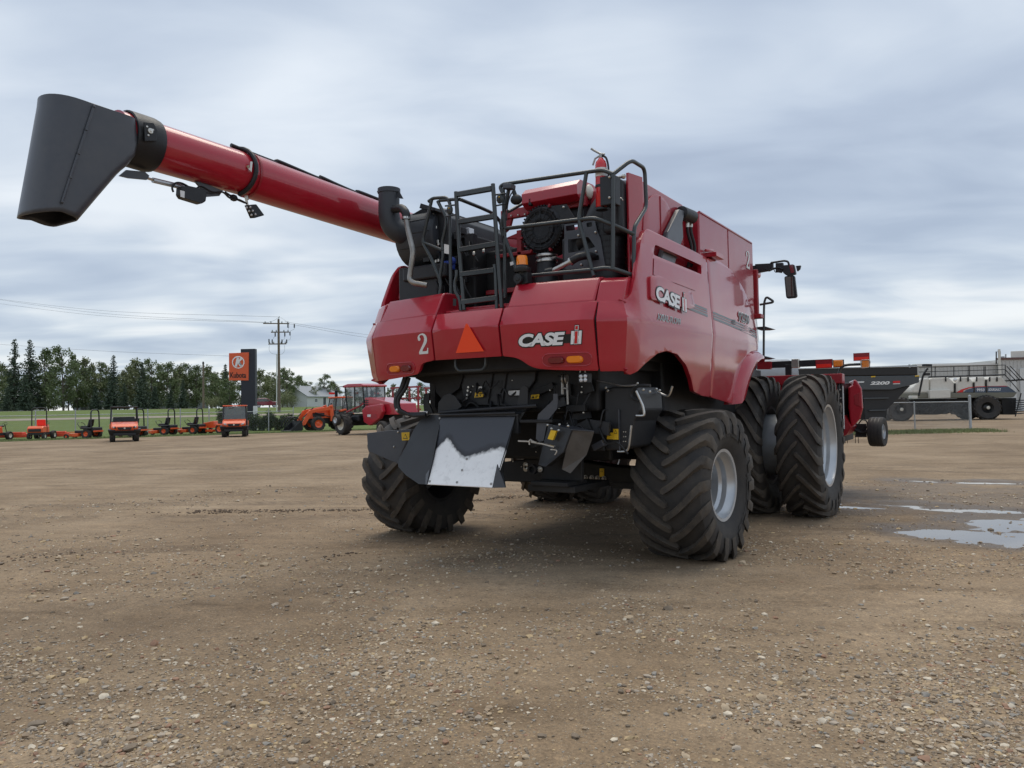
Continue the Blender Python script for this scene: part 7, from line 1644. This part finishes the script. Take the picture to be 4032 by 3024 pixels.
tree('s1', 57, 1335, 160, 'very tall dark spruce beside the white house, one of a pair'); tree('s1', 118, 1337, 162, 'very tall dark spruce beside the white house, one of a pair')
tree('s2', 100, 1470, 150, 'bushy spruce in front of the very tall pair of spruces'); tree('s2', 28, 1520, 150, 'low spruce hiding part of the white house by the tall spruces')
tree('b3', 178, 1372, 165, 'tall dense dark green tree next to the pair of very tall spruces'); tree('b1', 250, 1362, 160, 'tall dark tree with leaning bushy top left of the treeline')
tree('b3', 305, 1412, 172, 'dark rounded tree beside the tall leaning one')
tree('s1', 447, 1398, 168, 'dark spruce rising above its neighbours in mid treeline'); tree('s2', 560, 1422, 172, 'dark spruce standing among pale birches')
for px, top, k, d in ((345, 1410, 'b2', 176), (395, 1425, 'b1', 180), (500, 1440, 'b2', 178), (535, 1412, 'b2', 182), (600, 1412, 'b1', 178), (655, 1425, 'b3', 176), (700, 1438, 'b2', 180), (735, 1430, 'b1', 184), (775, 1438, 'b3', 182), (815, 1440, 'b2', 186), (-20, 1440, 'b1', 170), (15, 1430, 'b2', 178), (420, 1440, 'b4', 182), (625, 1428, 'b4', 186)):
    tree(k, px, top, d, {345: 'pale birch rising behind the small grey shed', 500: 'pale birch between the two dark mid treeline spruces', 535: 'pale birch touching the dark spruce among birches', 700: 'pale birch above the white roofed house', 815: 'pale birch just beyond the wooden pole', 15: 'pale birch beside the pair of very tall spruces', 655: 'dense dark tree above the grey roofed house', 775: 'dense dark tree beside the wooden pole', -20: 'full green tree beyond the white house', 395: 'full green tree left of the dark mid treeline spruce', 600: 'full green tree right of the dark spruce among birches', 735: 'full green tree between white roofed house and wooden pole'}.get(px) or {'b1': 'full green tree in the treeline behind the highway', 'b2': 'pale green birch in the treeline behind the highway', 'b3': 'dense dark tree in the treeline behind the highway', 'b4': 'thin pale birch in the treeline behind the highway'}[k])
for px, top, k, lb in ((375, 1520, 's3', 'young spruce right beside the small grey shed'), (440, 1500, 's3', 'young spruce below the dark spruce that tops mid treeline'), (490, 1505, 's2', front), (555, 1500, 's3', front), (670, 1510, 's2', 'young spruce between the two white roofed houses'), (720, 1490, 's2', 'young spruce in front of the house near the wooden pole'), (610, 1520, 's3', 'young spruce in front of the grey roofed house')): tree(k, px, top, 152, lb)
for i, px in enumerate((-40, 40, 110, 190, 270, 340, 410, 470, 530, 590, 650, 710, 770, 830, 880, 960, 1010, 1060, 1110, 1165)): tree(('b3', 'b1', 'b2')[i % 3], px, 1470+random.uniform(-12, 22), 200, 'background tree filling the gaps at the back of the treeline', wf=1.35)
tree('s2', 888, 1430, 175, 'narrow dark spruce beside the dealer sign', wf=.8); tree('b3', 850, 1470, 158, 'broad leafy green tree directly left of the dealer sign', wf=1.3); tree('b1', 905, 1490, 150, 'low leafy tree behind the sign pylon', wf=1.4)
for px, top, k, d, wf, lb in ((1020, 1455, 'b2', 165, 1.2, 'pale bushy tree between sign and utility pole'), (1060, 1462, 'b4', 175, 1.2, 'bare stemmed birch between sign and utility pole'), (1130, 1447, 'b1', 168, 1.1, 'tall green tree right of the utility pole'), (1175, 1480, 'b3', 175, 1.2, 'dark tree behind the white house'), (1210, 1500, 'b4', 182, 1.3, 'thin birch behind the white house'), (1275, 1473, 'b1', 178, 1.25, 'rounded green tree behind the windrower cab'), (1315, 1500, 'b2', 182, 1.2, 'pale tree right behind the windrower cab'), (1235, 1520, 'b4', 172, 1.2, 'thin birch beside the rounded green tree')): tree(k, px, top, d, lb, wf=wf)
for px, top, k, d in ((1365, 1530, 'b4', 180), (1420, 1520, 'b2', 185), (1480, 1525, 'b3', 190), (1545, 1512, 'b2', 185), (1600, 1510, 'b1', 185), (1660, 1505, 'b3', 188), (1720, 1500, 'b1', 190)): tree(k, px, top, d, {'b1': 'green tree behind the red windrower and implement', 'b2': 'pale birch behind the red windrower and implement', 'b3': 'dark tree behind the red windrower and implement', 'b4': 'thin birch behind the red windrower and implement'}[k], wf=1.3)
for k_, pr in protos.items():
    if k_ not in used:
        for c in kids(pr): bpy.data.objects.remove(c)
        bpy.data.objects.remove(pr)
# ---- shrubs at the foot of the sign
def shrub(px, py, h, w, seed, lm, label, depth=None):
    random.seed(seed); p = pD((px, py), depth) if depth else pZ((px, py)); gz = ground_at(p); s = empty('shrub', (p.x, p.y, gz)); tag(s, label, 'shrub', 'shrubs around the sign')
    m = MB(); mb = MB()
    for k in range(9):
        a = random.uniform(0, 6.28); e = Vector((cos(a)*w*.35, sin(a)*w*.35, h*random.uniform(.6, 1))); m.tube([(0, 0, -.05), e*.5, e], [.03, .02, .008], 5)
        for _ in range(170):
            t = random.random()**.6; c = e*t+Vector((random.gauss(0, w*.13), random.gauss(0, w*.13), random.gauss(0, h*.06))); c.z = max(.03, c.z); quad(mb, c, .055+.03*random.random(), .6)
    m.build('stem', bark, s); mb.build('foliage', lm, s, None, fixn=False)
for i, (px, h, w) in enumerate(((1000, 1.35, 1.0), (1030, 1.2, 1.0), (1062, 1.5, .9), (1098, 1.15, 1.1), (1132, 1.3, 1.0), (875, 1.9, .8), (1165, 1.0, 1.0))): shrub(px, 1694, h, w, 40+i, LM['shrub'], 'dark green shrub growing in a row at the foot of the dealer sign' if i != 5 else 'tall slender shrub behind the cab utility vehicle', 59.5)
for i, (px, h, w) in enumerate(((1110, 3.4, 3.4), (1150, 2.6, 3.0), (835, 2.2, 3.0))): shrub(px, 1600, h, w, 60+i, LM['pale'], ('light green bush beside the utility pole', 'light green bush in front of the white house', 'low green bush below the wooden pole')[i], 128)
# ================================================================== loose gravel, nearest the camera the densest
def pebble_mats():
    out = []
    for i, c in enumerate(((.43, .335, .225), (.32, .24, .16), (.41, .345, .27), (.20, .155, .11), (.62, .54, .42), (.31, .18, .115), (.27, .25, .22), (.48, .355, .20))): out.append(mat('pebble', c, .75, noise_amt=.22, noise_scale=30))
    return out
PM = pebble_mats()
random.seed(5)
def pebble_shape(seed, rough):
    random.seed(seed); bm = bmesh.new(); bmesh.ops.create_icosphere(bm, subdivisions=1, radius=1)
    off = Vector((seed*3.1, seed*1.7, 0))
    for v in bm.verts: v.co *= 1+rough*noise.noise(v.co*1.3+off)
    vs = [v.co.copy() for v in bm.verts]; fs = [tuple(v.index for v in f.verts) for f in bm.faces]; bm.free(); return vs, fs
SH = [pebble_shape(s, .55) for s in range(8)]
mb = MB(); random.seed(17)
def drop(x, y, r, sink=.35):
    vs, fs = random.choice(SH); mb.cur = random.choices(range(8), (5, 6, 4, 4, 2, 1, 2, 2))[0]
    sx, sy, sz = r*random.uniform(.8, 1.4), r*random.uniform(.7, 1.1), r*random.uniform(.4, .75)
    a = random.uniform(0, 6.28); ca, sa = cos(a), sin(a); z0 = ground_z(x, y)+sz*(1-2*sink)*.9
    mb.add([(x+(v.x*sx*ca-v.y*sy*sa), y+(v.x*sx*sa+v.y*sy*ca), z0+v.z*sz) for v in vs], fs)
cnt = 0; tries = 0
while cnt < 34000 and tries < 200000:
    tries += 1
    # uniform over the picture below the horizon, so that stones thin out with distance as seen pixels do
    px = random.uniform(-150, 4180); py = 3100-1400*random.random()**1.15
    p = pZ((px, py)); d = math.hypot(p.x-CAM.x, p.y-CAM.y)
    if d > 17 or p.y < -8.2: continue
    dens = .45+1.3*noise.noise(Vector((p.x*.55, p.y*.55, 2)))+.6*noise.noise(Vector((p.x*2.1, p.y*2.1, 5)))
    if random.random() > max(.06, dens): continue
    if (abs(p.x-1.68) < .45 and abs(p.y) < .3): continue
    r = .0048+.0070*random.random()**2+(.013*random.random() if random.random() < .10 else 0)+(.016 if random.random() < .010 else 0)
    r *= .75+.05*d
    drop(p.x, p.y, r); cnt += 1
gr = mb.build('loose_gravel', PM, None, 40, fixn=False); tag(gr, 'loose rounded pebbles strewn over the gravel yard', 'gravel', kind='stuff')
# lumps of mud along the ruts
mb = MB(); random.seed(23)
for ri, (ax, ay, bx, by, hw) in enumerate(RUTS):
    for k in range((420, 340, 90, 60, 40)[ri]):
        t = random.random(); x = ax+(bx-ax)*t+random.gauss(0, .05); y = ay+(by-ay)*t+random.choice((-hw, hw))+random.gauss(0, .10)
        if noise.noise(Vector((t*9, hw*70, 3))) < (-.35 if ri < 2 else .0): continue
        r = random.uniform(.006, .020); vs, fs = random.choice(SH); z0 = ground_z(x, y)+r*.2; a = random.uniform(0, 6.28); ca, sa = cos(a), sin(a)
        mb.add([(x+(v.x*ca-v.y*sa*.7)*r*1.3, y+(v.x*sa+v.y*ca*.7)*r*1.3, z0+v.z*r*.7) for v in vs], fs)
mud = mb.build('mud_clods', mat('damp_mud', (.125, .090, .062), .85, noise_amt=.3, noise_scale=20), None, 50, fixn=False); tag(mud, 'crumbled clods of mud along the wheel ruts', 'mud', kind='stuff')
